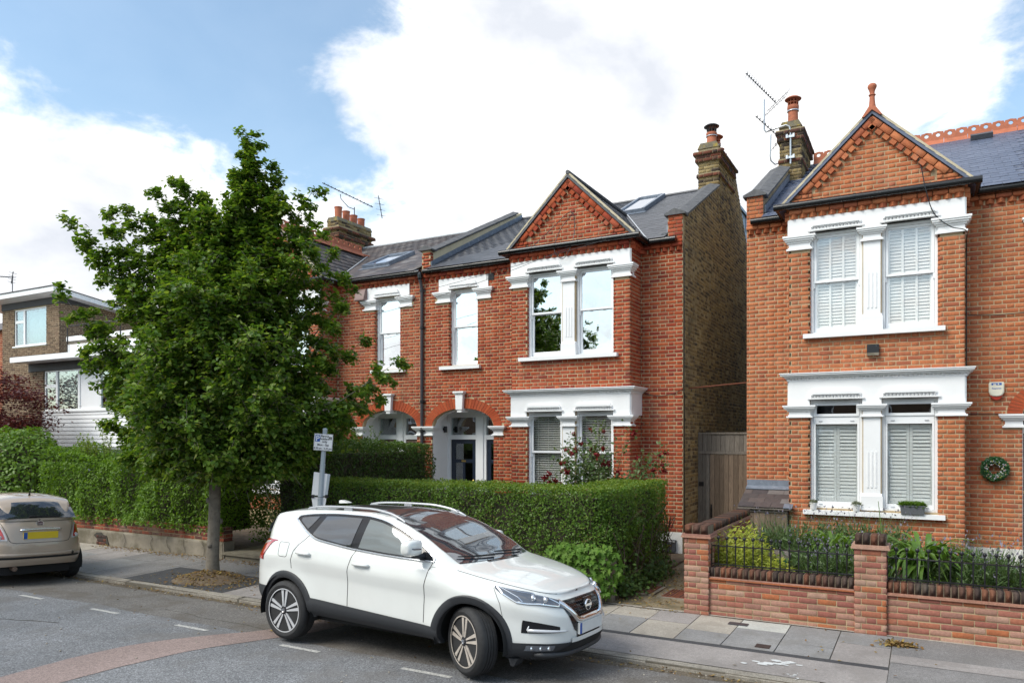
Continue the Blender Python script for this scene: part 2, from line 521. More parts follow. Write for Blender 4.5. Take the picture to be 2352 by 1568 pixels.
M['tarmac'] = asphalt_mat('footway_tarmac', (0.205, 0.196, 0.19), patch=((0.16, 0.15, 0.14), 1.5, 0.5), gscale=170, camt=0.25)
M['tarmac_dark'] = asphalt_mat('new_dark_tarmac', (0.060, 0.060, 0.063), gscale=190, camt=0.25)
M['slab_grey'] = asphalt_mat('grey_paving', (0.25, 0.245, 0.24), patch=((0.19, 0.18, 0.165), 2.2, 0.5), gscale=220, camt=0.15)
M['slab_buff'] = asphalt_mat('buff_paving', (0.37, 0.335, 0.285), patch=((0.27, 0.24, 0.2), 2.2, 0.5), gscale=220, camt=0.15)
M['slab_pink'] = asphalt_mat('pinkish_paving', (0.295, 0.27, 0.255), patch=((0.22, 0.2, 0.185), 2.2, 0.5), gscale=220, camt=0.15)
M['slab_white'] = asphalt_mat('pale_new_paving', (0.48, 0.48, 0.44), gscale=240, camt=0.06)
M['kerb'] = asphalt_mat('granite_kerb', (0.28, 0.255, 0.215), patch=((0.15, 0.125, 0.1), 4, 0.5), gscale=120, camt=0.2)
M['joint'] = plain('sandy_joint', (0.13, 0.115, 0.09), 0.95, nscale=20, namt=0.3, bscale=100, bstr=0.3)
M['dirt'] = plain('bare_earth', (0.11, 0.078, 0.05), 0.95, nscale=6, namt=0.4, bscale=50, bstr=0.6, dirt=((0.22, 0.18, 0.11), 9, 0.52, 0.6))
M['path'] = plain('dirty_concrete_path', (0.20, 0.16, 0.10), 0.95, nscale=5, namt=0.35, bscale=90, bstr=0.4, dirt=((0.10, 0.09, 0.04), 3, 0.5, 0.7))
M['concrete'] = plain('old_cement_render', (0.235, 0.205, 0.16), 0.9, nscale=4, namt=0.3, bscale=50, bstr=0.4, dirt=((0.10, 0.085, 0.05), 3, 0.48, 0.7))
M['stone'] = plain('mossy_step_stone', (0.17, 0.15, 0.11), 0.9, nscale=6, namt=0.3, bscale=60, bstr=0.4)
M['line'] = plain('worn_white_line', (0.50, 0.49, 0.46), 0.8, nscale=30, namt=0.3, dirt=((0.16, 0.16, 0.16), 40, 0.48, 0.8))
M['spill'] = plain('white_paint_spill', (0.55, 0.56, 0.55), 0.8, nscale=30, namt=0.2)
M['grass'] = plain('lawn_soil', (0.05, 0.06, 0.02), 0.95, nscale=5, namt=0.4)
M['bark'] = plain('grey_bark', (0.20, 0.175, 0.14), 0.9, nscale=9, namt=0.3, bscale=35, bstr=0.6, dirt=((0.12, 0.10, 0.075), 14, 0.52, 0.7))
M['twig'] = plain('brown_twig', (0.075, 0.055, 0.035), 0.9, nscale=9, namt=0.2)
M['lime'] = leaf_mat('lime_tree_leaf', [(0.060, 0.128, 0.018), (0.08, 0.162, 0.021), (0.108, 0.20, 0.026), (0.15, 0.245, 0.033), (0.225, 0.31, 0.048)], 0.45, rough=0.45, gloss=0.35)
M['lime_pale'] = leaf_mat('lime_bract_and_highlight', [(0.24, 0.29, 0.06), (0.32, 0.35, 0.09)], 0.4)
M['privet'] = leaf_mat('privet_leaf', [(0.062, 0.132, 0.015), (0.085, 0.168, 0.019), (0.112, 0.205, 0.025), (0.145, 0.24, 0.034)], 0.38)
M['privet_pale'] = leaf_mat('young_and_lit_privet_leaf', [(0.16, 0.235, 0.03), (0.21, 0.285, 0.045)], 0.42)
M['hedge_left'] = leaf_mat('glossy_hedge_leaf', [(0.08, 0.16, 0.016), (0.11, 0.21, 0.02), (0.15, 0.265, 0.028), (0.19, 0.31, 0.036)], 0.42, rough=0.5, gloss=0.3)
M['hedge_dark'] = leaf_mat('dark_hedge_leaf', [(0.044, 0.092, 0.016), (0.062, 0.122, 0.02), (0.085, 0.15, 0.026)], 0.32)
M['laurel'] = leaf_mat('laurel_leaf', [(0.085, 0.17, 0.016), (0.125, 0.225, 0.022), (0.17, 0.275, 0.034)], 0.38, rough=0.4, gloss=0.35)
M['maple'] = leaf_mat('purple_maple_leaf', [(0.060, 0.016, 0.024), (0.085, 0.02, 0.026), (0.13, 0.028, 0.03), (0.18, 0.04, 0.036)], 0.35)
M['rose_leaf'] = leaf_mat('rose_leaf', [(0.065, 0.115, 0.04), (0.085, 0.14, 0.045), (0.13, 0.17, 0.05)], 0.3)
M['rose_red'] = leaf_mat('dark_red_petal', [(0.13, 0.006, 0.010), (0.20, 0.010, 0.014), (0.26, 0.016, 0.018)], 0.2)
M['ivy'] = leaf_mat('ivy_leaf', [(0.07, 0.155, 0.018), (0.10, 0.20, 0.026), (0.15, 0.25, 0.045)], 0.30, rough=0.55, gloss=0.2)
M['agapanthus'] = leaf_mat('strap_leaf', [(0.085, 0.175, 0.025), (0.12, 0.22, 0.034), (0.16, 0.27, 0.045)], 0.32, rough=0.35, gloss=0.5)
M['lavender'] = leaf_mat('lavender_stem', [(0.065, 0.115, 0.04), (0.09, 0.15, 0.05), (0.12, 0.17, 0.07)], 0.3)
M['lav_flower'] = leaf_mat('lavender_flower', [(0.15, 0.14, 0.19), (0.21, 0.19, 0.25)], 0.2)
M['golden'] = leaf_mat('golden_conifer_leaf', [(0.24, 0.29, 0.03), (0.33, 0.37, 0.045), (0.42, 0.43, 0.07)], 0.38)
M['litter'] = leaf_mat('dead_leaf', [(0.16, 0.085, 0.035), (0.24, 0.14, 0.055), (0.30, 0.22, 0.07), (0.10, 0.055, 0.03), (0.36, 0.27, 0.10)], 0.1, rough=0.8, gloss=0.1)
M['core'] = plain('dark_filler', (0.045, 0.040, 0.024), 0.95, nscale=20, namt=0.5, bscale=40, bstr=0.8)  # dark solid filler inside the foliage, blocks the view through
M['shoot'] = plain('green_brown_cane', (0.12, 0.11, 0.045), 0.8, nscale=9, namt=0.2)
M['rose_pink'] = leaf_mat('pink_petal', [(0.45, 0.03, 0.06), (0.5, 0.12, 0.18)], 0.2)
M['heather'] = leaf_mat('grey_green_heather', [(0.13, 0.15, 0.09), (0.20, 0.22, 0.14)], 0.2)
M['wreath_green'] = leaf_mat('wreath_leaf', [(0.015, 0.06, 0.02), (0.03, 0.10, 0.03), (0.06, 0.16, 0.05)], 0.2)
M['blossom_white'] = leaf_mat('white_blossom', [(0.6, 0.6, 0.62), (0.5, 0.55, 0.65)], 0.2)
M['blossom_pink'] = leaf_mat('pink_blossom', [(0.55, 0.25, 0.28), (0.6, 0.4, 0.3)], 0.2)
M['bay_surface'] = asphalt_mat('grubby_parking_bay_asphalt', (0.155, 0.145, 0.135), patch=((0.11, 0.095, 0.078), 1.7, 0.6), gscale=95, camt=0.35)
M['gutter_dirt'] = asphalt_mat('gutter_grit', (0.12, 0.098, 0.07), patch=((0.07, 0.055, 0.04), 3, 0.6), gscale=70, camt=0.4)
M['hedge_brown'] = leaf_mat('dry_hedge_leaf', [(0.16, 0.10, 0.035), (0.12, 0.10, 0.03), (0.20, 0.15, 0.05)], 0.2)
M['coping_joint'] = plain('dark_coping_joint', (0.17, 0.135, 0.09), 0.95, nscale=12, namt=0.4)
M['rail_grey'] = plain('grey_roof_rail', (0.42, 0.43, 0.45), 0.35, metal=0.4, nscale=20, namt=0.05)

# pieces (bricks, slates, tiles ...) laid one by one
BR_V = np.array([(0.022, 0.0, 0.07), (0.978, 0.0, 0.07), (0.978, 0.0, 0.93), (0.022, 0.0, 0.93),
                 (0, 0.22, 0), (1, 0.22, 0), (1, 0.22, 1), (0, 0.22, 1),
                 (0, 1, 0), (1, 1, 0), (1, 1, 1), (0, 1, 1)], dtype=float)
BR_F = np.array([(0, 1, 2, 3), (4, 5, 1, 0), (5, 6, 2, 1), (6, 7, 3, 2), (7, 4, 0, 3),
                 (8, 9, 5, 4), (9, 10, 6, 5), (10, 11, 7, 6), (11, 8, 4, 7)])
BX_V = np.array([(0, 0, 0), (1, 0, 0), (1, 1, 0), (0, 1, 0), (0, 0, 1), (1, 0, 1), (1, 1, 1), (0, 1, 1)], dtype=float)
BX_F = np.array([(0, 3, 2, 1), (4, 5, 6, 7), (0, 1, 5, 4), (1, 2, 6, 5), (2, 3, 7, 6), (3, 0, 4, 7)])
# a dentil brick set cornerwise: a three-sided prism pointing outwards (y = inwards)
DN_V = np.array([(0.5, 0, 0), (1, 1, 0), (0, 1, 0), (0.5, 0, 1), (1, 1, 1), (0, 1, 1)], dtype=float)

class Pieces:
    def __init__(s, tv=BR_V, tf=BR_F):
        s.tv, s.tf = tv, tf
        s.o, s.a, s.b, s.c = [], [], [], []

    def add(s, o, a, b, c):
        s.o.append(o)
        s.a.append(a)
        s.b.append(b)
        s.c.append(c)

    def finalize(s, name, mat, parent, limit=300, off=(0, 0, 0), vis=None, stuff=None):
        n = len(s.o)
        if n == 0:
            return
        O, A, B, C = (np.array(q, dtype=float) for q in (s.o, s.a, s.b, s.c))
        off = np.array(off, dtype=float)
        score = np.zeros(n)
        mid = O + 0.5 * A + 0.5 * C + off
        for i in range(n):
            p = proj_px(*mid[i])
            if p is None or not (4 < p[0] < 2348 and 4 < p[1] < 1564):
                continue
            if vis and not vis(*mid[i]):
                continue
            p1 = proj_px(*(mid[i] + A[i]))
            p2 = proj_px(*(mid[i] + C[i]))
            if p1 is None or p2 is None:
                continue
            score[i] = abs((p1[0] - p[0]) * (p2[1] - p[1]) - (p1[1] - p[1]) * (p2[0] - p[0]))
        order = np.argsort(-score)
        single = [i for i in order[:limit] if score[i] > 0]
        sset = set(single)
        rest = np.array([i for i in range(n) if i not in sset], dtype=int)
        if single:
            me = np_mesh(name, s.tv, s.tf, mat)
            for i in single:
                o = bpy.data.objects.new(name, me)
                col.objects.link(o)
                o.parent = parent
                m = Matrix(((A[i][0], B[i][0], C[i][0], O[i][0]), (A[i][1], B[i][1], C[i][1], O[i][1]),
                            (A[i][2], B[i][2], C[i][2], O[i][2]), (0, 0, 0, 1)))
                o.matrix_local = m
        if len(rest):
            T = s.tv
            V = (O[rest][:, None, :] + T[None, :, 0:1] * A[rest][:, None, :] + T[None, :, 1:2] * B[rest][:, None, :]
                 + T[None, :, 2:3] * C[rest][:, None, :]).reshape(-1, 3)
            F = (s.tf[None] + (np.arange(len(rest)) * len(T))[:, None, None]).reshape(-1, s.tf.shape[1])
            np_obj(stuff or (name + 'work'), V, F, mat, parent, kind='stuff')

def subtract(iv, holes):
    out = [iv]
    for h0, h1 in holes:
        nx = []
        for a, b in out:
            if h1 <= a or h0 >= b:
                nx.append((a, b))
            else:
                if h0 > a:
                    nx.append((a, h0))
                if h1 < b:
                    nx.append((h1, b))
        out = nx
    return out

def lay(P, o, u, inw, U0, U1, z0, z1, openings=(), clip=None, bond='flemish', proud=0.0055, dep=0.03, course=0.0755, bh=0.0635, k0=0):
    """courses of brick on a wall face. o: origin of the face, u: unit vector along, inw: unit vector into the wall"""
    o, u, inw = Vector(o), Vector(u), Vector(inw)
    S, H, J = 0.214, 0.1015, 0.0115
    k = k0
    z = z0
    while z < z1 - 0.03:
        h = min(bh, z1 - z)
        zm = z + h / 2
        lo, hi = U0, U1
        if clip:
            c = clip(zm)
            if c is None:
                z += course
                k += 1
                continue
            lo, hi = max(lo, c[0]), min(hi, c[1])
        holes = [(a, b) for a, b, c0, c1 in openings if c0 - 0.02 < zm < c1 + 0.02]
        for a, b in subtract((lo, hi), holes):
            if bond == 'flemish':
                per = S + H + 2 * J
                sh = 0.0 if k % 2 == 0 else (S - H) / 2 + H + J
                x = a - ((a + sh) % per) - per
                seq = []
                while x < b:
                    seq.append((x, S))
                    seq.append((x + S + J, H))
                    x += per
            else:
                per = S + J
                sh = 0.0 if k % 2 == 0 else per / 2
                x = a - ((a + sh) % per) - per
                seq = []
                while x < b:
                    seq.append((x, S))
                    x += per
            for x, wd in seq:
                c0, c1 = max(x, a), min(x + wd, b)
                if c1 - c0 < 0.035:
                    continue
                pr = proud + NR.uniform(-0.0025, 0.003)
                j = NR.uniform(-0.002, 0.002)
                oo = o + u * c0 - inw * pr + Vector((0, 0, z - o.z + j))
                P.add(tuple(oo), tuple(u * (c1 - c0)), tuple(inw * dep), (0, 0, h + NR.uniform(-0.003, 0.002)))
        z += course
        k += 1

def panels(mb, x0, x1, z0, z1, openings, y0, y1, mi=0):
    """a wall with rectangular holes, as butted blocks"""
    xs = sorted({x0, x1} | {min(max(v, x0), x1) for op in openings for v in op[:2]})
    zs = sorted({z0, z1} | {min(max(v, z0), z1) for op in openings for v in op[2:]})
    for i in range(len(xs) - 1):
        for j in range(len(zs) - 1):
            xm, zm = (xs[i] + xs[i + 1]) / 2, (zs[j] + zs[j + 1]) / 2
            if any(a < xm < b and c < zm < d for a, b, c, d in openings):
                continue
            mb.box(xs[i], xs[i + 1], y0, y1, zs[j], zs[j + 1], mi)

def lay_slates(P, o, ax, up, L, H, expo=0.20, wid=0.25, clip=None, thick=0.012):
    ax, up, o = Vector(ax).normalized(), Vector(up).normalized(), Vector(o)
    nrm = ax.cross(up)
    if nrm.z < 0:
        nrm = -nrm
    r = 0
    b = 0.0
    while b < H - 0.02:
        x = -(wid / 2 if r % 2 else 0.0)
        ln = min(expo * 1.35, H - b + 0.03)
        while x < L - 0.01:
            a0, a1 = max(x, 0), min(x + wid - 0.005, L)
            if a1 - a0 > 0.03 and (clip is None or clip((a0 + a1) / 2, b + expo / 2)):
                j = NR.uniform(-0.006, 0.006)
                lift = 0.008 + NR.uniform(-0.001, 0.002)
                base = o + ax * a0 + up * (b + j) + nrm * lift
                axis_up = (up * ln - nrm * (lift + 0.002))
                P.add(tuple(base), tuple(ax * (a1 - a0)), tuple(axis_up), tuple(nrm * 0.006))
            x += wid
        b += expo
        r += 1

def sash_window(house, x0, x1, z0, z1, y, cfg, dz_room=1.2):
    """box-frame sash window standing in an opening; y = outer face of the frame"""
    fr = MB()
    t = 0.05
    fr.box(x0, x0 + t, y, y + 0.13, z0, z1)
    fr.box(x1 - t, x1, y, y + 0.13, z0, z1)
    fr.box(x0 + t, x1 - t, y + 0.002, y + 0.13, z1 - t, z1)
    fr.box(x0 + t, x1 - t, y - 0.02, y + 0.13, z0, z0 + 0.035)
    win = fr.build('window', M['white_frame'], house)
    zm = cfg.get('meet', (z0 + z1) / 2)
    ix0, ix1 = x0 + t + 0.004, x1 - t - 0.004
    panes = []
    if cfg.get('sash', True):
        for (a, b, yy, bot, top) in ((zm, z1 - t - 0.004, y + 0.025, 0.04, 0.04), (z0 + 0.037, zm + 0.03, y + 0.07, 0.085, 0.04)):
            s = MB()
            w = 0.042
            s.box(ix0, ix0 + w, yy, yy + 0.04, a, b)
            s.box(ix1 - w, ix1, yy, yy + 0.04, a, b)
            s.box(ix0 + w, ix1 - w, yy + 0.001, yy + 0.039, a, a + bot)
            s.box(ix0 + w, ix1 - w, yy + 0.001, yy + 0.039, b - top, b)
            s.build('sash', M['white_frame'], win)
            panes.append((ix0 + w, ix1 - w, yy + 0.016, a + bot, b - top))
        hz = MB()
        for hx in (x0 + t - 0.01, x1 - t - 0.02):
            hz.box(hx, hx + 0.03, y + 0.03, y + 0.068, zm - 0.09, zm - 0.002)
        hz.build('sash_horn', M['white_frame'], win)
        cl = MB()
        for fx in (0.3, 0.7):
            xx = ix0 + (ix1 - ix0) * fx
            cl.tube([(xx - 0.04, y + 0.065, zm + 0.01), (xx - 0.03, y + 0.045, zm - 0.012), (xx + 0.03, y + 0.045, zm - 0.012), (xx + 0.04, y + 0.065, zm + 0.01)], 0.005, 5)
        cl.build('sash_lift', M['steel'], win)
    else:
        # fixed casement with a fanlight over it
        zt = cfg['transom']
        s = MB()
        s.box(ix0, ix1, y + 0.01, y + 0.08, zt, zt + 0.13)
        s.box(ix0, ix0 + 0.03, y + 0.01, y + 0.08, z0 + 0.04, zt)
        s.box(ix1 - 0.03, ix1, y + 0.01, y + 0.08, z0 + 0.04, zt)
        s.box(ix0 + 0.03, ix1 - 0.03, y + 0.012, y + 0.08, z0 + 0.036, z0 + 0.11)
        s.build('sash', M['white_frame'], win)
        fl = MB()
        w = 0.045
        a, b = zt + 0.132, z1 - t - 0.003
        fl.box(ix0, ix0 + w, y - 0.01, y + 0.06, a, b)
        fl.box(ix1 - w, ix1, y - 0.01, y + 0.06, a, b)
        fl.box(ix0 + w, ix1 - w, y - 0.009, y + 0.06, a, a + w)
        fl.box(ix0 + w, ix1 - w, y - 0.009, y + 0.06, b - w, b)
        fl.build('fanlight', M['white_frame'], win)
        panes.append((ix0 + 0.03, ix1 - 0.03, y + 0.045, z0 + 0.11, zt))
        panes.append((ix0 + w, ix1 - w, y + 0.02, a + w, b - w))
        vt = MB()
        for fx in (0.15, 0.85):
            for zz in (zt + 0.055, z0 + 0.065):
                xx = ix0 + (ix1 - ix0) * fx
                vt.box(xx - 0.03, xx + 0.03, y - 0.002, y + 0.012, zz - 0.008, zz + 0.008)
        vt.build('trickle_vent', M['zinc'], win)
    for k, (a, b, yy, c, d) in enumerate(panes):
        pm = MB()
        pm.box(a - 0.003, b + 0.003, yy, yy + 0.005, c - 0.003, d + 0.003)
        pm.build('pane', M[cfg['glass']], win)
    bl = cfg.get('blind')
    if bl:
        pitch, wd, tilt, mk, by = bl
        sx0, sx1 = ix0 + 0.012, ix1 - 0.012
        if cfg.get('shutter'):
            # hinged shutter leaves: stiles and rails with louvres between
            xm = (sx0 + sx1) / 2
            z_top = cfg['transom'] - 0.01
            for la, lb in ((sx0, xm - 0.002), (xm + 0.002, sx1)):
                lf = MB()
                st = 0.045
                lf.box(la, la + st, y + by, y + by + 0.03, z0 + 0.09, z_top)
                lf.box(lb - st, lb, y + by, y + by + 0.03, z0 + 0.09, z_top)
                lf.box(la + st, lb - st, y + by + 0.001, y + by + 0.029, z0 + 0.09, z0 + 0.17)
                lf.box(la + st, lb - st, y + by + 0.001, y + by + 0.029, z_top - 0.07, z_top)
                lf.build('shutter_leaf', M[mk], win)
                sl = MB()
                L = lb - la - 2 * st - 0.004
                sl.prism([(-wd / 2, -0.004), (0, -0.0055), (wd / 2, -0.004), (wd / 2, 0.004), (0, 0.0055), (-wd / 2, 0.004)], 'x', 0, L)
                me = sl.mesh('slat', M[mk])
                zz = z0 + 0.17 + pitch / 2
                while zz < z_top - 0.07:
                    tl = tilt if zz < z_top - 0.45 else tilt - 0.25
                    link('slat', me, win, (la + st + 0.002, y + by + 0.015, zz), (tl, 0, 0))
                    zz += pitch
        else:
            sl = MB()
            sl.prism([(-wd / 2, -0.0015), (0, -0.004), (wd / 2, -0.0015), (wd / 2, 0.0015), (0, 0.0), (-wd / 2, 0.0015)], 'x', 0, sx1 - sx0)
            me = sl.mesh('slat', M[mk])
            zz = z0 + 0.1
            while zz < z1 - 0.06:
                link('slat', me, win, (sx0, y + by, zz), (tilt + NR.uniform(-0.03, 0.03), 0, 0))
                zz += pitch
            tp = MB()
            for fx in cfg.get('tapes', (0.2, 0.8)):
                xx = sx0 + (sx1 - sx0) * fx
                tw = cfg.get('tape_w', 0.004)
                tp.box(xx - tw, xx + tw, y + by - 0.033, y + by - 0.031, z0 + 0.09, z1 - 0.05)
            tp.build('blind_tape', M[mk], win)
    if cfg.get('curtain'):
        for ca, cb in cfg['curtain']:
            c = MB()
            n = 24
            xa, xb = x0 + (x1 - x0) * ca, x0 + (x1 - x0) * cb
            rows = []
            for zz in (z0 + 0.05, z1 - 0.05):
                rows.append([(xa + (xb - xa) * i / n, y + 0.22 + 0.02 * math.sin(i * 1.9), zz) for i in range(n + 1)])
            c.grid(rows)
            o = c.build('curtain', M['curtain'], win, smooth='all')
            so = o.modifiers.new('thick', 'SOLIDIFY')
            so.thickness = 0.004
    rm = MB()
    x_a, x_b = x0 + 0.002, x1 - 0.002
    rx0, rx1, ry0, ry1 = x_a, x_b, y + 0.131, y + dz_room
    rm.add([(rx0, ry0, z0), (rx1, ry0, z0), (rx1, ry1, z0), (rx0, ry1, z0), (rx0, ry0, z1), (rx1, ry0, z1), (rx1, ry1, z1), (rx0, ry1, z1)],
           [(0, 1, 2, 3), (4, 7, 6, 5), (1, 5, 6, 2), (3, 2, 6, 7), (0, 3, 7, 4)])
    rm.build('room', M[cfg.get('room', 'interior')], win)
    return win

def capital(house, xa, xb, ya, yb, z0, z1, label=None):
    """moulded white capital: stacked mouldings round a pier (front and both sides)"""
    c = MB()
    H = z1 - z0
    for (a, b, e) in ((0.0, 0.13, 0.045), (0.13, 0.22, 0.02), (0.22, 0.5, 0.006), (0.5, 0.62, 0.03), (0.62, 0.74, 0.06), (0.74, 0.86, 0.085), (0.86, 1.0, 0.10)):
        c.box(xa - e, xb + e, ya - e, yb, z0 + a * H, z0 + b * H - 0.001)
    return c.build('capital', M['white'], house)

def dentil_run(P, o, u, inw, L, z, w=0.115, d=0.085, h=0.075):
    u, inw, o = Vector(u), Vector(inw), Vector(o)
    n = max(1, int(round(L / 0.155)))
    st = L / n
    for i in range(n):
        oo = o + u * (i * st + (st - w) / 2) - inw * d + Vector((0, 0, z - o.z))
        P.add(tuple(oo), tuple(u * w), tuple(inw * (d + 0.02)), (0, 0, h))

def make_house(sg, X0, dz, cfg):
    W = cfg['width']
    loc = (X0, 14.5, dz)
    H = thing('terraced_house', cfg['label'], 'house', loc, 0, 'red brick gabled houses')
    bm, rm = M[cfg['brick']], M[cfg['slate']]

    def X(u):
        return sg * u

    def XR(a, b):
        return (min(sg * a, sg * b), max(sg * a, sg * b))

    B = 0.86, 3.505                     # bay
    yb = -0.64
    op1, op2 = (1.20, 2.03), (2.32, 3.14)
    z_g0, z_g1 = 1.05, 2.92
    z_u0, z_u1 = 4.06, 5.83
    wn = (4.75, 5.52)
    arch = (4.33, 6.02)
    zs, ac = 2.655, 5.175
    ea, eb = 0.845, 0.405               # intrados
    oa, ob = 1.055, 0.64                # extrados
    zt = 6.36                           # wall top
    zb = -0.15 - dz
    # ---------------- masonry body
    body = MB()
    b0, b1 = XR(*B)
    w0, w1 = XR(*wn)
    a0, a1 = XR(*arch)
    full = XR(0, W)
    main_open = [(b0, b1, zb, zt), (w0, w1, z_u0, z_u1), (a0, a1, zb, zs + ob + 0.02)]
    panels(body, full[0], full[1], zb, zt, main_open, 0, 0.24)
    n = 24                              # spandrel over the porch arch
    for i in range(n):
        xa, xb = a0 + (a1 - a0) * i / n, a0 + (a1 - a0) * (i + 1) / n
        za = zs + eb * math.sqrt(max(0, 1 - ((xa - X(ac)) / ea) ** 2))
        zb_ = zs + eb * math.sqrt(max(0, 1 - ((xb - X(ac)) / ea) ** 2))
        body.prism([(xa, za), (xb, zb_), (xb, zs + ob + 0.02), (xa, zs + ob + 0.02)], 'y', 0, 0.24)
    # bay
    o1x, o2x = XR(*op1), XR(*op2)
    bay_open = [(o1x[0], o1x[1], z_g0, z_g1), (o2x[0], o2x[1], z_g0, z_g1), (o1x[0], o1x[1], z_u0, z_u1), (o2x[0], o2x[1], z_u0, z_u1)]
    panels(body, b0, b1, zb, zt, bay_open, yb, yb + 0.24)
    for s in (0, 1):
        ux = B[s]
        sx = XR(ux, ux + (0.2 if s == 0 else -0.2))
        body.box(sx[0], sx[1], yb + 0.24, 0.24, zb, zt)
    # party and outer walls, back
    e0 = XR(0, 0.24)
    body.box(e0[0], e0[1], 0.24, 7.0, zb, zt)
    e1 = XR(W - 0.12, W)
    body.box(e1[0], e1[1], 0.24, 8.0, zb, zt)
    body.box(full[0], full[1], 7.8, 8.0, zb, zt)
    # gable wall
    gz, gap, gu = zt, cfg['gable'], 2.18
    g_lo, g_hi = B[0] - 0.0, B[1] + 0.0
    gs = (gap - gz) / (gu - 0.72)
    poly = [(X(0.80), gz), (X(3.56), gz), (X(gu), gz + gs * (gu - 0.80))]
    body.prism(poly, 'y', yb + 0.02, yb + 0.22)
    # parapet on the outer wall, following the roof
    rs, ey, ez = cfg['slope'], -0.15, 6.36
    ry = 4.6
    rz = ez + rs * (ry - ey)
    pt = cfg.get('parapet', 0.36)
    pw = XR(0.0, 0.30)
    body.prism([(0.0, zt), (0.0, zt + 0.46), (0.16, zt + 0.46), (ry, rz + pt), (7.0, rz + pt - (7.0 - ry) * 1.05), (7.0, zt)], 'x', pw[0], pw[1])
    body.build('wall', M['mortar_grey'] if cfg.get('mort') == 'grey' else M['mortar'], H)
    # ---------------- facing bricks
    P = Pieces()
    cap_z = [(2.615, 2.83), (5.545, 5.795)]
    # main wall
    def arch_hole(zm):
        if zm < zs:
            return (arch[0] - 0.0, arch[1] + 0.0)
        q = (zm - zs) / ob
        if q >= 1:
            return None
        d = oa * math.sqrt(1 - q * q)
        return (ac - d, min(ac + d, W))
    ops = [(b0 - 0.005, b1 + 0.005, -1, 9), (w0, w1, z_u0 - 0.08, z_u1 + 0.0)]
    fz = XR(4.46, 5.81)
    ops.append((fz[0], fz[1], 5.79, 6.09))
    z = 0.52 - (0 if dz == 0 else 0)
    for (ca, cb, c0, c1) in ((4.40, 4.87, 5.52, 5.80), (5.40, 5.89, 5.52, 5.80), (4.10, 4.44, 2.43, 2.65), (5.86, 6.24, 2.43, 2.65)):
        q = XR(ca, cb)
        ops.append((q[0], q[1], c0, c1))
    if cfg.get('airbrick'):
        ops.append(XR(4.36, 4.55) + (5.94, 6.09))
    zz, kk = (0.52, 0) if cfg.get('plinth') else (0.52 - 0.0755 * 6, 0)
    while zz < 6.06:
        zm = zz + 0.033
        hole = arch_hole(zm)
        oo = list(ops)
        if hole:
            q = XR(*hole)
            oo.append((q[0], q[1], -1, 9))
        lay(P, (0, 0, zz), (1, 0, 0), (0, 1, 0), full[0], full[1], zz, zz + 0.07, oo, k0=kk)
        zz += 0.0755
        kk += 1
    # bay front
    bops = [(o1x[0], o1x[1], z_g0 - 0.10, z_g1), (o2x[0], o2x[1], z_g0 - 0.10, z_g1), (o1x[0], o1x[1], z_u0 - 0.08, z_u1), (o2x[0], o2x[1], z_u0 - 0.08, z_u1)]
    pil = XR(2.03, 2.32)
    bops += [(pil[0], pil[1], z_g0 - 0.1, z_g1), (pil[0], pil[1], z_u0 - 0.08, z_u1)]
    bops += [(b0 - 1, b1 + 1, 2.62, 3.38), (b0 - 1, b1 + 1, 5.55, 6.09)]
    lay(P, (0, yb, 0.52), (1, 0, 0), (0, 1, 0), b0, b1, 0.52, 6.09, bops)
    lay(P, (0, yb, 0.067 if dz else 0.0), (1, 0, 0), (0, 1, 0), b0, b1, 0.067 if dz else 0.52, 0.52, [])
    # bay returns
    for s in (0, 1):
        face = sg * (-1 if s == 0 else 1)
        xx = X(B[s])
        uu, iw = ((0, 1, 0), (-1, 0, 0)) if face > 0 else ((0, -1, 0), (1, 0, 0))
        rng = (yb, 0.0) if face > 0 else (0.0, -yb)
        lay(P, (xx, 0, 0.52), uu, iw, rng[0], rng[1], 0.52, 6.09, [(-9, 9, 2.83, 3.38)])
    # brick reveals
    for (ue, up1, y0, za, zb2) in ((1.20, 1, yb, z_g0, 2.62), (3.14, -1, yb, z_g0, 2.62), (1.20, 1, yb, z_u0, 5.55), (3.14, -1, yb, z_u0, 5.55), (4.75, 1, 0.0, z_u0, 5.54), (5.52, -1, 0.0, z_u0, 5.54)):
        if up1 * sg > 0:
            lay(P, (X(ue), 0, za), (0, 1, 0), (-1, 0, 0), y0, y0 + 0.076, za, zb2)
        else:
            lay(P, (X(ue), 0, za), (0, -1, 0), (1, 0, 0), -y0 - 0.076, -y0, za, zb2)
    # corbel course, dentils
    DNF = [(0, 2, 1), (3, 4, 5), (0, 1, 4, 3), (1, 2, 5, 4), (2, 0, 3, 5)]
    def dents_run(o, u, iw, L):
        u, iw, o = Vector(u), Vector(iw), Vector(o)
        m = max(1, int(round(L / 0.152)))
        st = L / m
        for i in range(m):
            c = o + u * (i + 0.5) * st
            jig = NR.uniform(-0.006, 0.006)
            vs = [c + u * jig - iw * 0.085, c + u * (st * 0.47) + iw * 0.01, c - u * (st * 0.47) + iw * 0.01]
            vs = [tuple(v) for v in vs] + [tuple(v + Vector((0, 0, 0.072))) for v in vs]
            d = MB()
            d.add(vs, DNF)
            d.build('dentil_brick', bm, H)
    runs = []
    mainL, mainR = XR(0.0, B[0])
    runs.append(((mainL, 0, 6.092), (1, 0, 0), (0, 1, 0), mainR - mainL))
    mainL, mainR = XR(B[1], W)
    runs.append(((mainL, 0, 6.092), (1, 0, 0), (0, 1, 0), mainR - mainL))
    runs.append(((b0, yb, 6.092), (1, 0, 0), (0, 1, 0), b1 - b0))
    for s in (0, 1):
        face = sg * (-1 if s == 0 else 1)
        xx = X(B[s])
        if face > 0:
            runs.append(((xx, yb, 6.092), (0, 1, 0), (-1, 0, 0), -yb))
        else:
            runs.append(((xx, 0, 6.092), (0, -1, 0), (1, 0, 0), -yb))
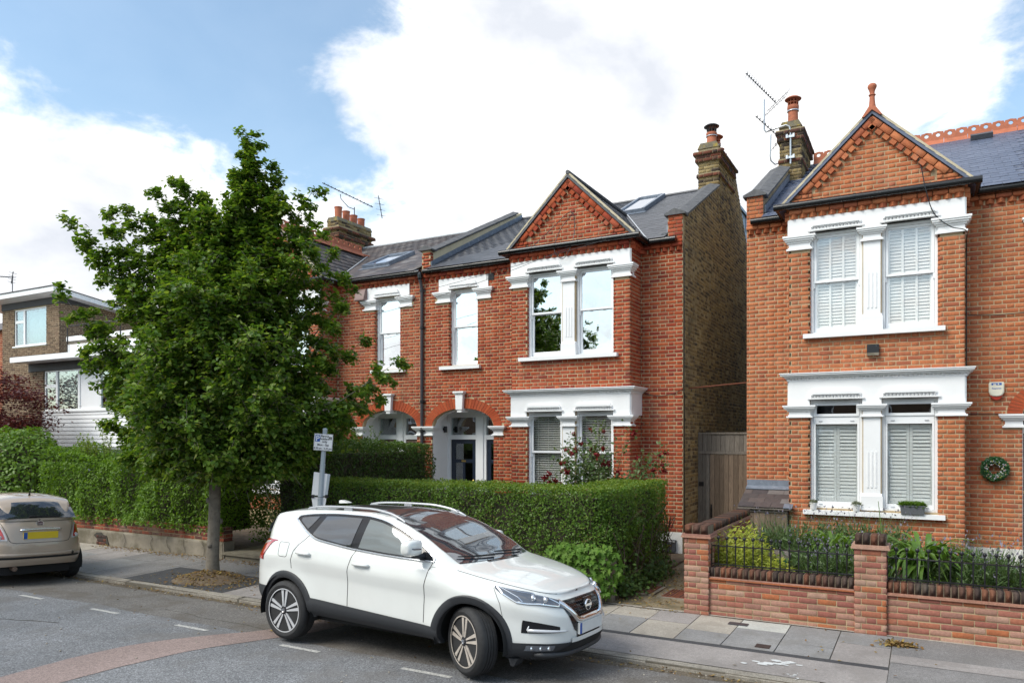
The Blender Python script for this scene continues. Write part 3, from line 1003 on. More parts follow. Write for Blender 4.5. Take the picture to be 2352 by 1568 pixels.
    for o, u, iw, L in runs:
        dents_run(o, u, iw, L)
        uv, iv = Vector(u), Vector(iw)
        m = max(1, int(round(L / 0.225)))
        for i in range(m):
            q = Vector(o) + uv * (L * i / m + 0.004) - iv * 0.078
            q.z = 6.168
            P.add(tuple(q), tuple(uv * (L / m - 0.009)), tuple(iv * 0.09), (0, 0, 0.07))
            q.z = 6.243
            q = q + iv * 0.03
            P.add(tuple(q), tuple(uv * (L / m - 0.009)), tuple(iv * 0.06), (0, 0, 0.07))
    # gable facing: infill, kneelers, raking courses
    def gclip(inset):
        def f(zm):
            d = (gap - inset - zm) / gs
            if d <= 0.03:
                return None
            q = XR(gu - d, gu + d)
            return q
        return f
    gy = yb + 0.02
    kn = XR(1.24, 3.12)
    kfull = XR(0.80, 3.56)
    lay(P, (0, gy, gz), (1, 0, 0), (0, 1, 0), kn[0], kn[1], gz + 0.005, gap, clip=gclip(0.36), proud=0.006)
    for q in (XR(0.80, 1.235), XR(3.125, 3.56)):
        lay(P, (0, gy - 0.02, gz), (1, 0, 0), (0, 1, 0), q[0], q[1], gz + 0.005, gz + 0.42, clip=gclip(0.10), proud=0.008, dep=0.05)
    for s in (-1, 1):
        d = Vector((s * sg * 1.0, 0, -gs)).normalized()          # down the slope
        nrm = Vector((d.z * -1, 0, d.x))
        if nrm.z < 0:
            nrm = -nrm
        top = Vector((X(gu), gy, gap - 0.10))
        Ltot = (gu - 1.0) * math.hypot(1, gs) - 0.12
        m = int(Ltot / 0.222)
        for i in range(m + 1):
            a = top + d * (0.03 + i * 0.222) - nrm * 0.115
            ln = 0.212
            uu = d * ln
            if d.x < 0:
                a = a + uu
                uu = -uu
            P.add((a.x, gy - 0.055, a.z), tuple(uu), (0, 0.09, 0), tuple(nrm * 0.105))
        k = int((Ltot - 0.1) / 0.148)
        for i in range(k):
            a = top + d * (0.10 + i * 0.148) - nrm * 0.20
            uu = d * 0.10
            db = MB()
            db.obox((a + uu * 0.5 + nrm * 0.036) + Vector((0, -0.03, 0)), uu * 0.5, (0, 0.045, 0), nrm * 0.036)
            o = db.build('dentil_brick', bm, H)
    # arch voussoirs
    V = Pieces(BX_V, BX_F)
    vm = 34
    for i in range(vm):
        t0, t1 = math.pi * i / vm + 0.006, math.pi * (i + 1) / vm - 0.006
        pts = []
        for t in (t0, t1):
            ci, si = math.cos(t), math.sin(t)
            pts.append((X(ac) + (ea + 0.0) * ci, zs + eb * si, X(ac) + oa * ci, zs + ob * si))
        v = MB()
        (ix0, iz0, ox0, oz0), (ix1, iz1, ox1, oz1) = pts
        lim = XR(0, W)
        cl = lambda q: min(max(q, lim[0]), lim[1])
        yv = -0.014 + NR.uniform(-0.002, 0.002)
        v.prism([(cl(ix0), iz0 + 0.002), (cl(ox0), oz0), (cl(ox1), oz1), (cl(ix1), iz1 + 0.002)], 'y', yv, 0.10)
        v.build('voussoir', M['rubbed'], H)
    hidden = cfg.get('vis')
    P.finalize('brick', bm, H, cfg.get('limit', 300), loc, hidden, 'brickwork')
    # ---------------- stock brick flank
    if cfg.get('flank'):
        S = Pieces()
        face = 1 if sg < 0 else -1
        def top(y):
            if y < 0.16:
                return zt + 0.45
            if y < ry:
                return zt + 0.45 + (rz + pt - zt - 0.46) * (y - 0.16) / (ry - 0.16)
            return rz + pt - (y - ry) * 1.05
        zz = 0.0
        k = 0
        ymax = 7.0
        while zz < rz + pt:
            # interval of y where the wall is at least this high
            zm = zz + 0.04
            lo = 0.115
            if zm > zt + 0.45:
                lo = 0.16 + (zm - zt - 0.45) / ((rz + pt - zt - 0.46) / (ry - 0.16)) + 0.06
            hi = ymax
            if zm > rz + pt - (ymax - ry) * 1.05:
                hi = ry + (rz + pt - zm) / 1.05
            if hi > lo + 0.05:
                if face > 0:
                    lay(S, (0.0, 0, zz), (0, 1, 0), (-1, 0, 0), lo, hi, zz, zz + 0.07, k0=k)
                else:
                    lay(S, (0.0, 0, zz), (0, -1, 0), (1, 0, 0), -hi, -lo, zz, zz + 0.07, k0=k)
            zz += 0.0755
            k += 1
        # red quoins wrapping the corner
        S.finalize('stock_brick', M['brick_stock'], H, 220, loc, lambda x, y, z: z > 2.6, 'stock_brickwork')
        mp_ = MB()
        mp_.box(0.001, 0.004, 0.115, 6.99, zb, zt) if face > 0 else mp_.box(-0.004, -0.001, 0.115, 6.99, zb, zt)
        mp_.build('flank_pointing', M['mortar_dark'], H)
    # ---------------- plinth
    if cfg.get('plinth'):
        p = MB()
        for q in (XR(0.0, B[0]), XR(B[1], arch[0])):
            p = MB()
            p.box(q[0], q[1], -0.03, 0.0, zb, 0.51)
            p.build('plinth', M['plinth'], H)
    # ---------------- white surrounds of the bay
    for (fz0, fz1, oz) in ((2.832, 3.25, z_g1), (5.797, 6.088, z_u1)):
        f = MB()
        panels(f, b0 - 0.004, b1 + 0.004, fz0, fz1, [(o1x[0], o1x[1], fz0 - 1, oz), (o2x[0], o2x[1], fz0 - 1, oz)], yb - 0.028, yb - 0.001)
        for s in (0, 1):
            q = XR(B[s], B[s] + (-0.026 if s == 0 else 0.026))
            f.box(q[0], q[1], yb - 0.0005, -0.002, fz0, fz1) if fz0 < 4 else f.box(q[0], q[1], yb - 0.0005, yb + 0.02, fz0, fz1)
        for q in (o1x, o2x):                                    # plastered reveal heads
            f.box(q[0], q[1], yb - 0.027, yb + 0.1, oz, oz + 0.012)
        f.build('frieze', M['white'], H)
        # hood mouldings over both lights
        for q in (o1x, o2x):
            h = MB()
            z0 = oz + 0.008
            yy = yb - 0.028
            h.box(q[0] - 0.035, q[1] + 0.035, yy - 0.05, yy, z0, z0 + 0.022)
            h.prism([(q[0] + 0.02, z0 + 0.065), (q[1] - 0.02, z0 + 0.065), (q[1] - 0.02, z0 + 0.10), (q[1] - 0.06, z0 + 0.145), (q[0] + 0.06, z0 + 0.145), (q[0] + 0.02, z0 + 0.10)], 'y', yy - 0.045, yy)
            h.prism([(q[0] + 0.05, z0 + 0.08), (q[1] - 0.05, z0 + 0.08), (q[1] - 0.05, z0 + 0.098), (q[1] - 0.08, z0 + 0.125), (q[0] + 0.08, z0 + 0.125), (q[0] + 0.05, z0 + 0.098)], 'y', yy - 0.062, yy - 0.044)
            m = 15
            for i in range(m):
                xa = q[0] + 0.01 + (q[1] - q[0] - 0.02) * i / m
                xb = q[0] + 0.01 + (q[1] - q[0] - 0.02) * (i + 0.86) / m
                h.add([(xa, yy - 0.012, z0 + 0.022), (xb, yy - 0.012, z0 + 0.022), (xb, yy - 0.012, z0 + 0.064), (xa, yy - 0.012, z0 + 0.064), ((xa + xb) / 2, yy - 0.055, z0 + 0.05)],
                      [(0, 1, 4), (1, 2, 4), (2, 3, 4), (3, 0, 4), (3, 2, 1, 0)])
            h.build('hood_moulding', M['white'], H)
    # cornice between the storeys
    c = MB()
    c0, c1 = XR(B[0] - 0.03, B[1] + 0.03)
    def ring(e, z0, z1):
        c.box(b0 - e, b1 + e, yb - e, -0.002, z0, z1)
    ring(0.035, 3.251, 3.27)
    ring(0.075, 3.305, 3.325)
    ring(0.105, 3.3255, 3.345)
    ring(0.135, 3.3455, 3.372)
    ring(0.15, 3.3725, 3.388)
    ring(0.03, 3.27, 3.305)
    m = 40
    for i in range(m):
        xa = b0 + (b1 - b0) * (i + 0.08) / m
        xb = b0 + (b1 - b0) * (i + 0.92) / m
        c.add([(xa, yb - 0.03, 3.271), (xb, yb - 0.03, 3.271), (xb, yb - 0.03, 3.304), (xa, yb - 0.03, 3.304), ((xa + xb) / 2, yb - 0.075, 3.292)],
              [(0, 1, 4), (1, 2, 4), (2, 3, 4), (3, 0, 4)])
    for s in (0, 1):
        xx = X(B[s])
        e = -sg if s == 0 else sg
        mm = 9
        for i in range(mm):
            ya, y2 = yb + 0.64 * (i + 0.08) / mm, yb + 0.64 * (i + 0.92) / mm
            c.add([(xx + e * 0.03, ya, 3.271), (xx + e * 0.03, y2, 3.271), (xx + e * 0.03, y2, 3.304), (xx + e * 0.03, ya, 3.304), (xx + e * 0.075, (ya + y2) / 2, 3.292)],
                  [(0, 1, 4), (1, 2, 4), (2, 3, 4), (3, 0, 4)])
    c.build('cornice', M['white'], H)
    for (z0, z1) in cap_z:
        for (ua, ub) in ((0.86, 1.20), (3.14, 3.505)):
            q = XR(ua, ub)
            capital(H, q[0], q[1], yb, yb + 0.22, z0, z1)
    # pilaster between the lights
    for (z0, z1, cz0, cz1) in ((z_g0, z_g1, 2.615, 2.83), (z_u0, z_u1, 5.565, 5.79)):
        p = MB()
        x0, x1 = XR(2.045, 2.305)
        p.box(x0, x1, yb - 0.012, yb + 0.2, z0 + 0.28, cz0)
        p.box(x0 - 0.035, x1 + 0.035, yb - 0.045, yb + 0.2, z0, z0 + 0.24)
        p.prism([(yb - 0.045, z0 + 0.24), (yb - 0.012, z0 + 0.28), (yb + 0.2, z0 + 0.28), (yb + 0.2, z0 + 0.24)], 'x', x0 - 0.02, x1 + 0.02)
        for i in range(3):
            xa = x0 + 0.055 + i * 0.06
            p.box(xa, xa + 0.028, yb - 0.022, yb - 0.0121, z0 + 0.38, z0 + 0.98)
        p.box(x0 + 0.02, x1 - 0.02, yb - 0.01, yb + 0.2, cz1, (z_g1 if z0 < 3 else z_u1) + 0.005)
        p.build('pilaster', M['white'], H)
        capital(H, x0 - 0.0, x1 + 0.0, yb - 0.012, yb + 0.2, cz0, cz1)
    # sills
    for (z0, u0, u1) in ((3.985, 1.10, 3.30), (0.945, 1.10, 3.30)):
        s = MB()
        q = XR(u0, u1) if sg < 0 else XR(u0, 3.24)
        s.box(q[0], q[1], yb - 0.11, yb + 0.12, z0, z0 + 0.075)
        s.build('sill', M['white'], H)
    s = MB()
    q = XR(4.66, 5.76) if sg < 0 else XR(4.66, 5.70)
    s.box(q[0], q[1], -0.10, 0.12, 3.965, 4.04)
    s.build('sill', M['white'], H)
    # windows
    for k, (q, zz) in enumerate(((o1x, (z_g0, z_g1)), (o2x, (z_g0, z_g1)), (o1x, (z_u0 - 0.0, z_u1)), (o2x, (z_u0, z_u1)))):
        sash_window(H, q[0], q[1], zz[0], zz[1], yb + 0.075, cfg['win'][0 if k < 2 else 1])
    sash_window(H, w0, w1, 4.042, z_u1, 0.075, cfg['win'][2])
    # single window surround
    f = MB()
    panels(f, fz[0], fz[1], 5.79, 6.088, [(w0, w1, 0, z_u1)], -0.03, -0.001)
    f.build('frieze', M['white'], H)
    for q in (XR(4.42, 4.75), XR(5.52, 5.86)):
        capital(H, q[0], q[1], 0, 0.1, 5.54, 5.79)
    h = MB()
    z0 = z_u1 + 0.008
    h.box(w0 - 0.035, w1 + 0.035, -0.08, -0.03, z0, z0 + 0.022)
    h.prism([(w0 + 0.02, z0 + 0.065), (w1 - 0.02, z0 + 0.065), (w1 - 0.02, z0 + 0.10), (w1 - 0.06, z0 + 0.145), (w0 + 0.06, z0 + 0.145), (w0 + 0.02, z0 + 0.10)], 'y', -0.075, -0.03)
    m = 15
    for i in range(m):
        xa = w0 + 0.01 + (w1 - w0 - 0.02) * i / m
        xb = w0 + 0.01 + (w1 - w0 - 0.02) * (i + 0.86) / m
        h.add([(xa, -0.042, z0 + 0.022), (xb, -0.042, z0 + 0.022), (xb, -0.042, z0 + 0.064), (xa, -0.042, z0 + 0.064), ((xa + xb) / 2, -0.085, z0 + 0.05)],
              [(0, 1, 4), (1, 2, 4), (2, 3, 4), (3, 0, 4)])
    h.build('hood_moulding', M['white'], H)
    # porch
    q = XR(4.10, 4.33)
    capital(H, q[0], q[1], 0, 0.2, 2.43, 2.65)
    q = XR(6.02, W)
    c = MB()
    for (a, b, e) in ((0.0, 0.13, 0.045), (0.13, 0.22, 0.02), (0.22, 0.5, 0.006), (0.5, 0.62, 0.03), (0.62, 0.74, 0.06), (0.74, 0.86, 0.085), (0.86, 1.0, 0.10)):
        x0, x1 = XR(6.02 - e, W - 0.002)
        c.box(x0, x1, -e, 0.2, 2.43 + a * 0.22, 2.43 + b * 0.22 - 0.001)
    c.build('capital', M['white'], H)
    k = MB()
    kx = X(ac + 0.03)
    k.prism([(kx - 0.085, 3.03), (kx + 0.085, 3.03), (kx + 0.105, 3.40), (kx - 0.105, 3.40)], 'y', -0.10, 0.05)
    k.box(kx - 0.145, kx + 0.145, -0.14, 0.0, 3.41, 3.45)
    k.box(kx - 0.12, kx + 0.12, -0.115, 0.0, 3.385, 3.41)
    k.box(kx - 0.06, kx + 0.06, -0.08, 0.2, 2.97, 3.03)
    k.build('keystone', M['white'], H)
    pd = 0.63
    po = MB()
    x0, x1 = a0, a1
    po.box(x0 - 0.03, x0 + 0.0, 0.242, pd, zb, 3.2)
    po.box(x1 - 0.0, x1 + 0.03, 0.242, pd, zb, 3.2)
    po.box(x0, x1, 0.242, pd, 3.06, 3.12)
    po.box(x0, x0 + 0.012, 0.025, pd, zb, zs)
    po.box(x1 - 0.012, x1, 0.025, pd, zb, zs)
    n = 24
    for i in range(n):                                             # white soffit lining inside the arch ring
        t0, t1 = math.pi * i / n, math.pi * (i + 1) / n
        pa = [(X(ac) + (ea - 0.0) * math.cos(t), zs + (eb - 0.0) * math.sin(t)) for t in (t0, t1)]
        pb = [(X(ac) + (ea - 0.02) * math.cos(t), zs + (eb - 0.02) * math.sin(t)) for t in (t0, t1)]
        po.prism([pa[0], pa[1], pb[1], pb[0]], 'y', 0.12, 0.3)
    po.build('porch_lining', M['white'], H)
    fl = MB()
    fl.box(x0, x1, 0, pd + 0.1, zb, 0.25)
    fl.build('porch_floor', M['stone'], H)
    # door screen: two doors with fanlights in one white frame
    ds = MB()
    dd = [(4.36, 4.91), (5.20, 5.92)]
    yy = pd
    if sg > 0:
        dd = [(4.36, 4.91), (5.20, 5.92)]
    holes = []
    for d in dd:
        q = XR(*d)
        holes.append((q[0], q[1], 0.25, 2.34))
        holes.append((q[0] + 0.0, q[1] - 0.0, 2.45, 2.87))
    panels(ds, x0, x1, 0.25, 3.06, holes, yy, yy + 0.12)
    q = XR(4.98, 5.13)
    ds.box(q[0], q[1], yy - 0.03, yy, 0.25, 3.0)
    scr = ds.build('door_frame', M['white_frame'], H)
    for d in dd:
        q = XR(*d)
        dm = MB()
        dw = q[1] - q[0]
        dh = [(q[0] + 0.11, q[1] - 0.11, 1.86, 2.24), (q[0] + 0.11, (q[0] + q[1]) / 2 - 0.03, 0.75, 1.78), ((q[0] + q[1]) / 2 + 0.03, q[1] - 0.11, 0.75, 1.78)]
        panels(dm, q[0] + 0.004, q[1] - 0.004, 0.255, 2.336, dh, yy + 0.04, yy + 0.085)
        door = dm.build('door', M[cfg.get('door', 'navy')], H)
        for hh in dh:
            g = MB()
            g.box(hh[0], hh[1], yy + 0.06, yy + 0.066, hh[2], hh[3])
            g.build('pane', M['pane_mid'], door)
        kn_ = MB()
        kx = q[1] - 0.06 if sg < 0 else q[0] + 0.06
        kn_.lathe([(0.012, 0.0), (0.012, -0.03), (0.03, -0.04), (0.032, -0.055), (0.015, -0.065)], (kx, yy + 0.04, 1.35), 10, 'y')
        kn_.box((q[0] + q[1]) / 2 - 0.06, (q[0] + q[1]) / 2 + 0.06, yy + 0.032, yy + 0.041, 1.80, 1.84)
        kn_.build('door_furniture', M['brass'], door)
        g = MB()
        g.box(q[0], q[1], yy + 0.05, yy + 0.056, 2.45, 2.87)
        g.build('fanlight', M['pane_mid'], scr)
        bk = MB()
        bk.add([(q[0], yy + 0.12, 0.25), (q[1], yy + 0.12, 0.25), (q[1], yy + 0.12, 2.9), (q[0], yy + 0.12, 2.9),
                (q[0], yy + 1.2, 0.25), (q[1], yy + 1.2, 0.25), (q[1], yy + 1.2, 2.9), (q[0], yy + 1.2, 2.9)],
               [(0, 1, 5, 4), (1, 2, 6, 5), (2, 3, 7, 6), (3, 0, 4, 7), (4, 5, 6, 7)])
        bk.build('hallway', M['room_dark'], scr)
    # ---------------- roof
    roof = MB()
    hw = cfg['roof_u']
    x0, x1 = XR(0.30, hw)
    roof.prism([(ey - 0.02, ez - 0.06), (ry, rz - 0.04), (8.2, ez + 0.3), (8.2, ez - 0.1)], 'x', x0, x1)
    R_ = roof.build('roof', M[cfg['slate']], H)
    SL = Pieces(BX_V, BX_F)
    upv = Vector((0, 1, rs)).normalized()
    Lh = math.hypot(ry - ey, rz - ez)
    def rclip(a, b):
        y = ey + b * upv.y
        u = abs(x0 + a)
        gzr = gap - gs * abs(u - gu)
        return ez + rs * (y - ey) > gzr - 0.12
    lay_slates(SL, (x0, ey - 0.04, ez - 0.02 + rs * -0.04 + 0.02), (1, 0, 0), upv, x1 - x0, Lh, 0.20, 0.25, rclip)
    # gable roof
    gy0 = yb - 0.06
    def gyb(u):
        return ey + (gap - gs * abs(u - gu) - ez) / rs
    gsl = Vector((1, 0, gs)).normalized()
    gb = MB()
    for s in (-1, 1):
        ue = gu + s * (gu - 0.70)
        ze = gap - gs * (gu - 0.70)
        ze -= 0.05
        gap_ = gap
        gap = gap - 0.05
        pts = [(X(ue), gy0, ze), (X(gu), gy0, gap), (X(gu), gyb(gu) + 0.3, gap), (X(ue), max(gyb(ue), gy0 + 0.1) + 0.25, ze)]
        gb.add([p for p in pts] + [(p[0], p[1], p[2] - 0.05) for p in pts], [(0, 1, 2, 3), (7, 6, 5, 4), (0, 4, 5, 1), (1, 5, 6, 2), (2, 6, 7, 3), (3, 7, 4, 0)])
        Lg = (gu - 0.70) * math.hypot(1, gs)
        upg = Vector((-s * sg * 1.0, 0, gs)).normalized()
        def gclip2(a, b, s=s):
            u = ue - s * b / math.hypot(1, gs)
            y = gy0 + a
            return y < gyb(u) + 0.1
        lay_slates(SL, (X(ue), gy0, ze), (0, 1, 0), upg, 3.6, Lg, 0.20, 0.25, gclip2)
        ze += 0.05
        gap = gap_
        vg = MB()
        d = Vector((X(gu) - X(ue), 0, gap - ze))
        a = Vector((X(ue), gy0 + 0.012, ze - 0.055))
        nn = Vector((-d.z, 0, d.x)).normalized()
        if nn.z < 0:
            nn = -nn
        vg.obox(a + d / 2 + Vector((0, 0.035, 0)) + nn * 0.022, d / 2, (0, 0.035, 0), nn * 0.030)
        vg.build('verge', M['cream'], H)
        # lead valley
        vl = MB()
        p0 = Vector((X(ue), gyb(ue), ze + 0.03))
        p1 = Vector((X(gu), gyb(gu), gap + 0.03))
        dd_ = (p1 - p0)
        side = upv * -cfg.get('valley_w', 0.085) + Vector((s * sg * 0.05, 0, 0))
        up_n = Vector((0, -rs, 1)).normalized() * 0.008
        vl.obox(p0 + dd_ * 0.5 + side * 0.9 + Vector((0, 0, 0.004)), dd_ * 0.5, side, up_n)
        vl.build('valley_lead', M[cfg.get('valley', 'zinc')], R_)
    rg = MB()
    rg.tube([(X(gu), gy0, gap + 0.0), (X(gu), gyb(gu) + 0.2, gap + 0.0)], 0.045, 8)
    rg.build('ridge', M['coping' if cfg['brick'] != 'brick_left' else 'terracotta'], R_)
    gb.build('gable_roof', M[cfg['slate']], R_)
    SL.finalize('slate', rm, R_, cfg.get('slates', 300), loc, None, 'slating')
    # gutters
    g = MB()
    gq = XR(0.62, 3.74)
    def gutter(pts):
        g.tube(pts, 0.058, 10)
    gutter([(gq[0], yb - 0.13, 6.305), (gq[1], yb - 0.13, 6.305)])
    qa = XR(0.10, 0.76)
    qb = XR(3.60, W - 0.05 if cfg.get('gut_end') is None else cfg['gut_end'])
    gutter([(qa[0], -0.13, 6.305), (qa[1], -0.13, 6.305)])
    gutter([(qb[0], -0.13, 6.305), (qb[1], -0.13, 6.305)])
    for ux in (0.68, 3.68):
        gutter([(X(ux), yb - 0.13, 6.304), (X(ux), -0.13, 6.304)])
    for i in range(6):
        xx = gq[0] + (gq[1] - gq[0]) * (i + 0.5) / 6
        g.lathe([(0.064, -0.02), (0.064, 0.02)], (xx, yb - 0.13, 6.305), 10, 'x')
    g.box(gq[0] + 0.05, gq[1] - 0.05, yb - 0.075, yb - 0.05, 6.27, 6.345)
    g.box(qa[0], qa[1], -0.078, -0.055, 6.27, 6.345)
    g.box(qb[0], qb[1], -0.078, -0.055, 6.27, 6.345)
    g.build('gutter', M['black_gloss'], H, smooth=True)
    # parapet front block with little gabled cap, sloping coping tiles
    pb = Pieces()
    lay(pb, (0, -0.005, zt), (1, 0, 0), (0, 1, 0), pw[0], pw[1], 6.32, 6.82, [], proud=0.01)
    pb.finalize('parapet_brick', bm, H, 20, loc, None, 'parapet_brickwork')
    cp = MB()
    cx0, cx1 = XR(-0.06, 0.36)
    cp.prism([(cx0, 6.80), (cx1, 6.80), (cx1, 6.835), ((cx0 + cx1) / 2, 6.93), (cx0, 6.835)], 'y', -0.06, 0.20)
    cp.build('parapet_cap', M['coping'], H)
    dv = Vector((0, ry - 0.16, rz + pt - zt - 0.46))
    Lc = dv.length
    dv.normalize()
    nv = Vector((0, -dv.z, dv.y))
    nt = int((Lc * cfg.get('cop_to', 0.66)) / 0.33)
    for i in range(nt):
        a = Vector((0, 0.16, zt + 0.46)) + dv * (0.02 + i * 0.33)
        t = MB()
        cxm = (cx0 + cx1) / 2
        sec = [(cx0, 0.0), (cx1, 0.0), (cx1, 0.035), (cxm, 0.095), (cx0, 0.035)]
        vs = []
        for q in (0.0, 0.322):
            for (sx, sz) in sec:
                p = a + dv * q + nv * (sz + NR.uniform(-0.003, 0.003))
                vs.append((sx, p.y, p.z))
        fs = [(4, 3, 2, 1, 0), (5, 6, 7, 8, 9)] + [(j, (j + 1) % 5, 5 + (j + 1) % 5, 5 + j) for j in range(5)]
        t.add(vs, fs)
        t.build('coping_tile', M['coping'], H)
    # lead soaker along the inner side of the parapet
    ls = MB()
    q = XR(0.302, 0.36)
    ls.prism([(0.1, ez + rs * 0.25 + 0.02), (ry, rz + 0.02), (ry, rz + 0.16), (0.1, ez + rs * 0.25 + 0.16)], 'x', q[0], q[0] + 0.03)
    ls.build('flashing', M['lead'], R_)
    # ridge of the main roof
    if cfg.get('crest'):
        crest_tiles(R_, X(0.95) if sg < 0 else 0.62, x1, ry, rz, bool(cfg.get('crest')))
    else:
        rg = MB()
        rg.tube([(x0, ry, rz + 0.015), (x1, ry, rz + 0.015)], 0.05, 8)
        rg.build('ridge', M[cfg.get('ridge', 'slate_dark')], R_)
    # chimney
    ch = cfg['chimney']
    chimney(H, ch, sg, loc)
    return H, R_, dict(X=X, XR=XR, W=W, rs=rs, ey=ey, ez=ez, ry=ry, rz=rz, gap=gap, gu=gu, gs=gs, yb=yb, loc=loc, gyb=gyb)

def crest_mesh(length=0.45):
    """ridge tile with a scalloped, pierced crest"""
    m = MB()
    half = length / 2
    # saddle
    m.prism([(-0.11, -0.07), (-0.095, -0.075), (0, 0.01), (0.095, -0.075), (0.11, -0.07), (0.02, 0.05), (0.02, 0.085), (-0.02, 0.085), (-0.02, 0.05)], 'x', 0.004, length - 0.004)
    # two scallops with a round hole each, as rings of quads 3 cm thick
    for k in range(2):
        cx, cz = half * (k + 0.5), 0.165
        N = 16
        out, inn = [], []
        for i in range(N):
            a = 2 * math.pi * i / N + math.pi / N
            dx, dz_ = math.cos(a), math.sin(a)
            s = min(half / 2 / max(abs(dx), 1e-6), 0.082 / max(abs(dz_), 1e-6))
            if dz_ > 0.35 and abs(dx) > 0.35:
                s *= 0.88
            out.append((cx + dx * s, cz + dz_ * s))
            inn.append((cx + dx * 0.042, cz + dz_ * 0.042))
        vs = []
        for y in (-0.016, 0.016):
            vs += [(p[0], y, p[1]) for p in out] + [(p[0], y, p[1]) for p in inn]
        fs = []
        for i in range(N):
            j = (i + 1) % N
            fs += [(i, j, N + j, N + i), (2 * N + j, 2 * N + i, 3 * N + i, 3 * N + j), (i, 2 * N + i, 2 * N + j, j), (N + i, N + j, 3 * N + j, 3 * N + i)]
        m.add(vs, fs)
    return m

def crest_tiles(roof, x0, x1, ry, rz, holes, along='x'):
    me = crest_mesh().mesh('crest_tile', M['terracotta'])
    if along == 'x':
        a = min(x0, x1)
        while a < max(x0, x1):
            link('crest_tile', me, roof, (a, ry, rz + 0.02))
            a += 0.45

def chimney(H, ch, sg, loc):
    """brick stack with oversailing bands, sloping cap, pots"""
    def XR(a, b):
        return (min(sg * a, sg * b), max(sg * a, sg * b))
    x0, x1 = XR(*ch['u'])
    y0, y1 = ch['y']
    zb, zt = ch['z']
    body = MB()
    body.box(x0 + 0.006, x1 - 0.006, y0 + 0.006, y1 - 0.006, zb, zt - 0.05)
    stack = body.build('chimney', M['mortar_grey'], H)
    P = Pieces()
    bands = ch['bands']
    segs = []
    z = zb
    def four(e, z0, z1, PP):
        lay(PP, (0, y0 - e, z0), (1, 0, 0), (0, 1, 0), x0 - e, x1 + e, z0, z1, bond='flemish', proud=0.006)
        lay(PP, (x1 + e, 0, z0), (0, 1, 0), (-1, 0, 0), y0 - e, y1 + e, z0, z1, proud=0.006)
        lay(PP, (x0 - e, 0, z0), (0, -1, 0), (1, 0, 0), -y1 - e, -y0 + e, z0, z1, proud=0.006)
        lay(PP, (0, y1 + e, z0), (-1, 0, 0), (0, -1, 0), -x1 - e, -x0 + e, z0, z1, proud=0.006)
    four(0, zb, zt - 0.08, P)
    P.finalize('brick', M['brick_chimney'], stack, 0, loc, None, 'brickwork')
    Q = Pieces()
    bm = MB()
    for (z0, z1, e) in bands:
        bm.box(x0 - e + 0.006, x1 + e - 0.006, y0 - e + 0.006, y1 + e - 0.006, z0, z1)
        four(e, z0 + 0.002, z1, Q)
    bm.build('oversailing_course', M['mortar_dark'], stack)
    Q.finalize('band_brick', M['brick_band'], stack, 0, loc, None, 'band_brickwork')
    cm = MB()
    e = 0.02
    cm.prism([(x0 - e, zt - 0.08), (x1 + e, zt - 0.08), (x1 - 0.05, zt + 0.05), (x0 + 0.05, zt + 0.05)], 'y', y0 - e, y1 + e)
    cm.build('flaunching', M['flaunch'], stack)
    for (ux, y, kind, ht) in ch['pots']:
        p = MB()
        c = (sg * ux, y, zt + 0.03)
        r = 0.125
        prof = [(r * 0.95, 0), (r * 1.0, ht * 0.05), (r * 0.9, ht * 0.25), (r * 0.84, ht * 0.8), (r * 0.98, ht * 0.84), (r * 1.02, ht * 0.92), (r * 0.98, ht), (r * 0.8, ht), (r * 0.75, ht * 0.6), (0.01, ht * 0.6)]
        if kind == 'plain':
            prof = [(r * 0.9, 0), (r * 0.95, ht * 0.9), (r * 1.03, ht * 0.92), (r * 1.03, ht), (r * 0.85, ht), (r * 0.8, ht * 0.6), (0.01, ht * 0.6)]
        p.lathe(prof, c, 18)
        pot = p.build('chimney_pot', M['terracotta'], stack, smooth=True)
        if kind in ('cowl', 'cowl_red', 'tall'):
            w = MB()
            n = 10
            zc = c[2] + ht
            for k in range(n):
                a = 2 * math.pi * k / n
                w.tube([(c[0] + r * 0.9 * math.cos(a), c[1] + r * 0.9 * math.sin(a), zc - 0.03), (c[0] + r * 0.9 * math.cos(a), c[1] + r * 0.9 * math.sin(a), zc + 0.15)], 0.006, 5)
            w.lathe([(r * 0.92, zc + 0.06), (r * 0.95, zc + 0.066), (r * 0.92, zc + 0.072)], (c[0], c[1], 0), 16)
            w.lathe([(r * 1.42, zc + 0.14), (r * 1.45, zc + 0.15), (r * 1.0, zc + 0.19), (0.02, zc + 0.215)], (c[0], c[1], 0), 18)
            w.build('cowl', M['black_iron' if kind == 'cowl' else 'terracotta'], stack, smooth=True)
            bd = MB()
            bd.lathe([(r * 1.01, c[2] + ht * 0.74), (r * 1.03, c[2] + ht * 0.74), (r * 1.03, c[2] + ht * 0.78), (r * 1.01, c[2] + ht * 0.78)], (c[0], c[1], 0), 16)
            bd.build('clamp_band', M['steel'], stack)

M['flaunch'] = plain('lichened_cement', (0.16, 0.14, 0.10), 0.95, nscale=9, namt=0.3, bscale=40, bstr=0.5, dirt=((0.38, 0.28, 0.04), 8, 0.5, 0.8))

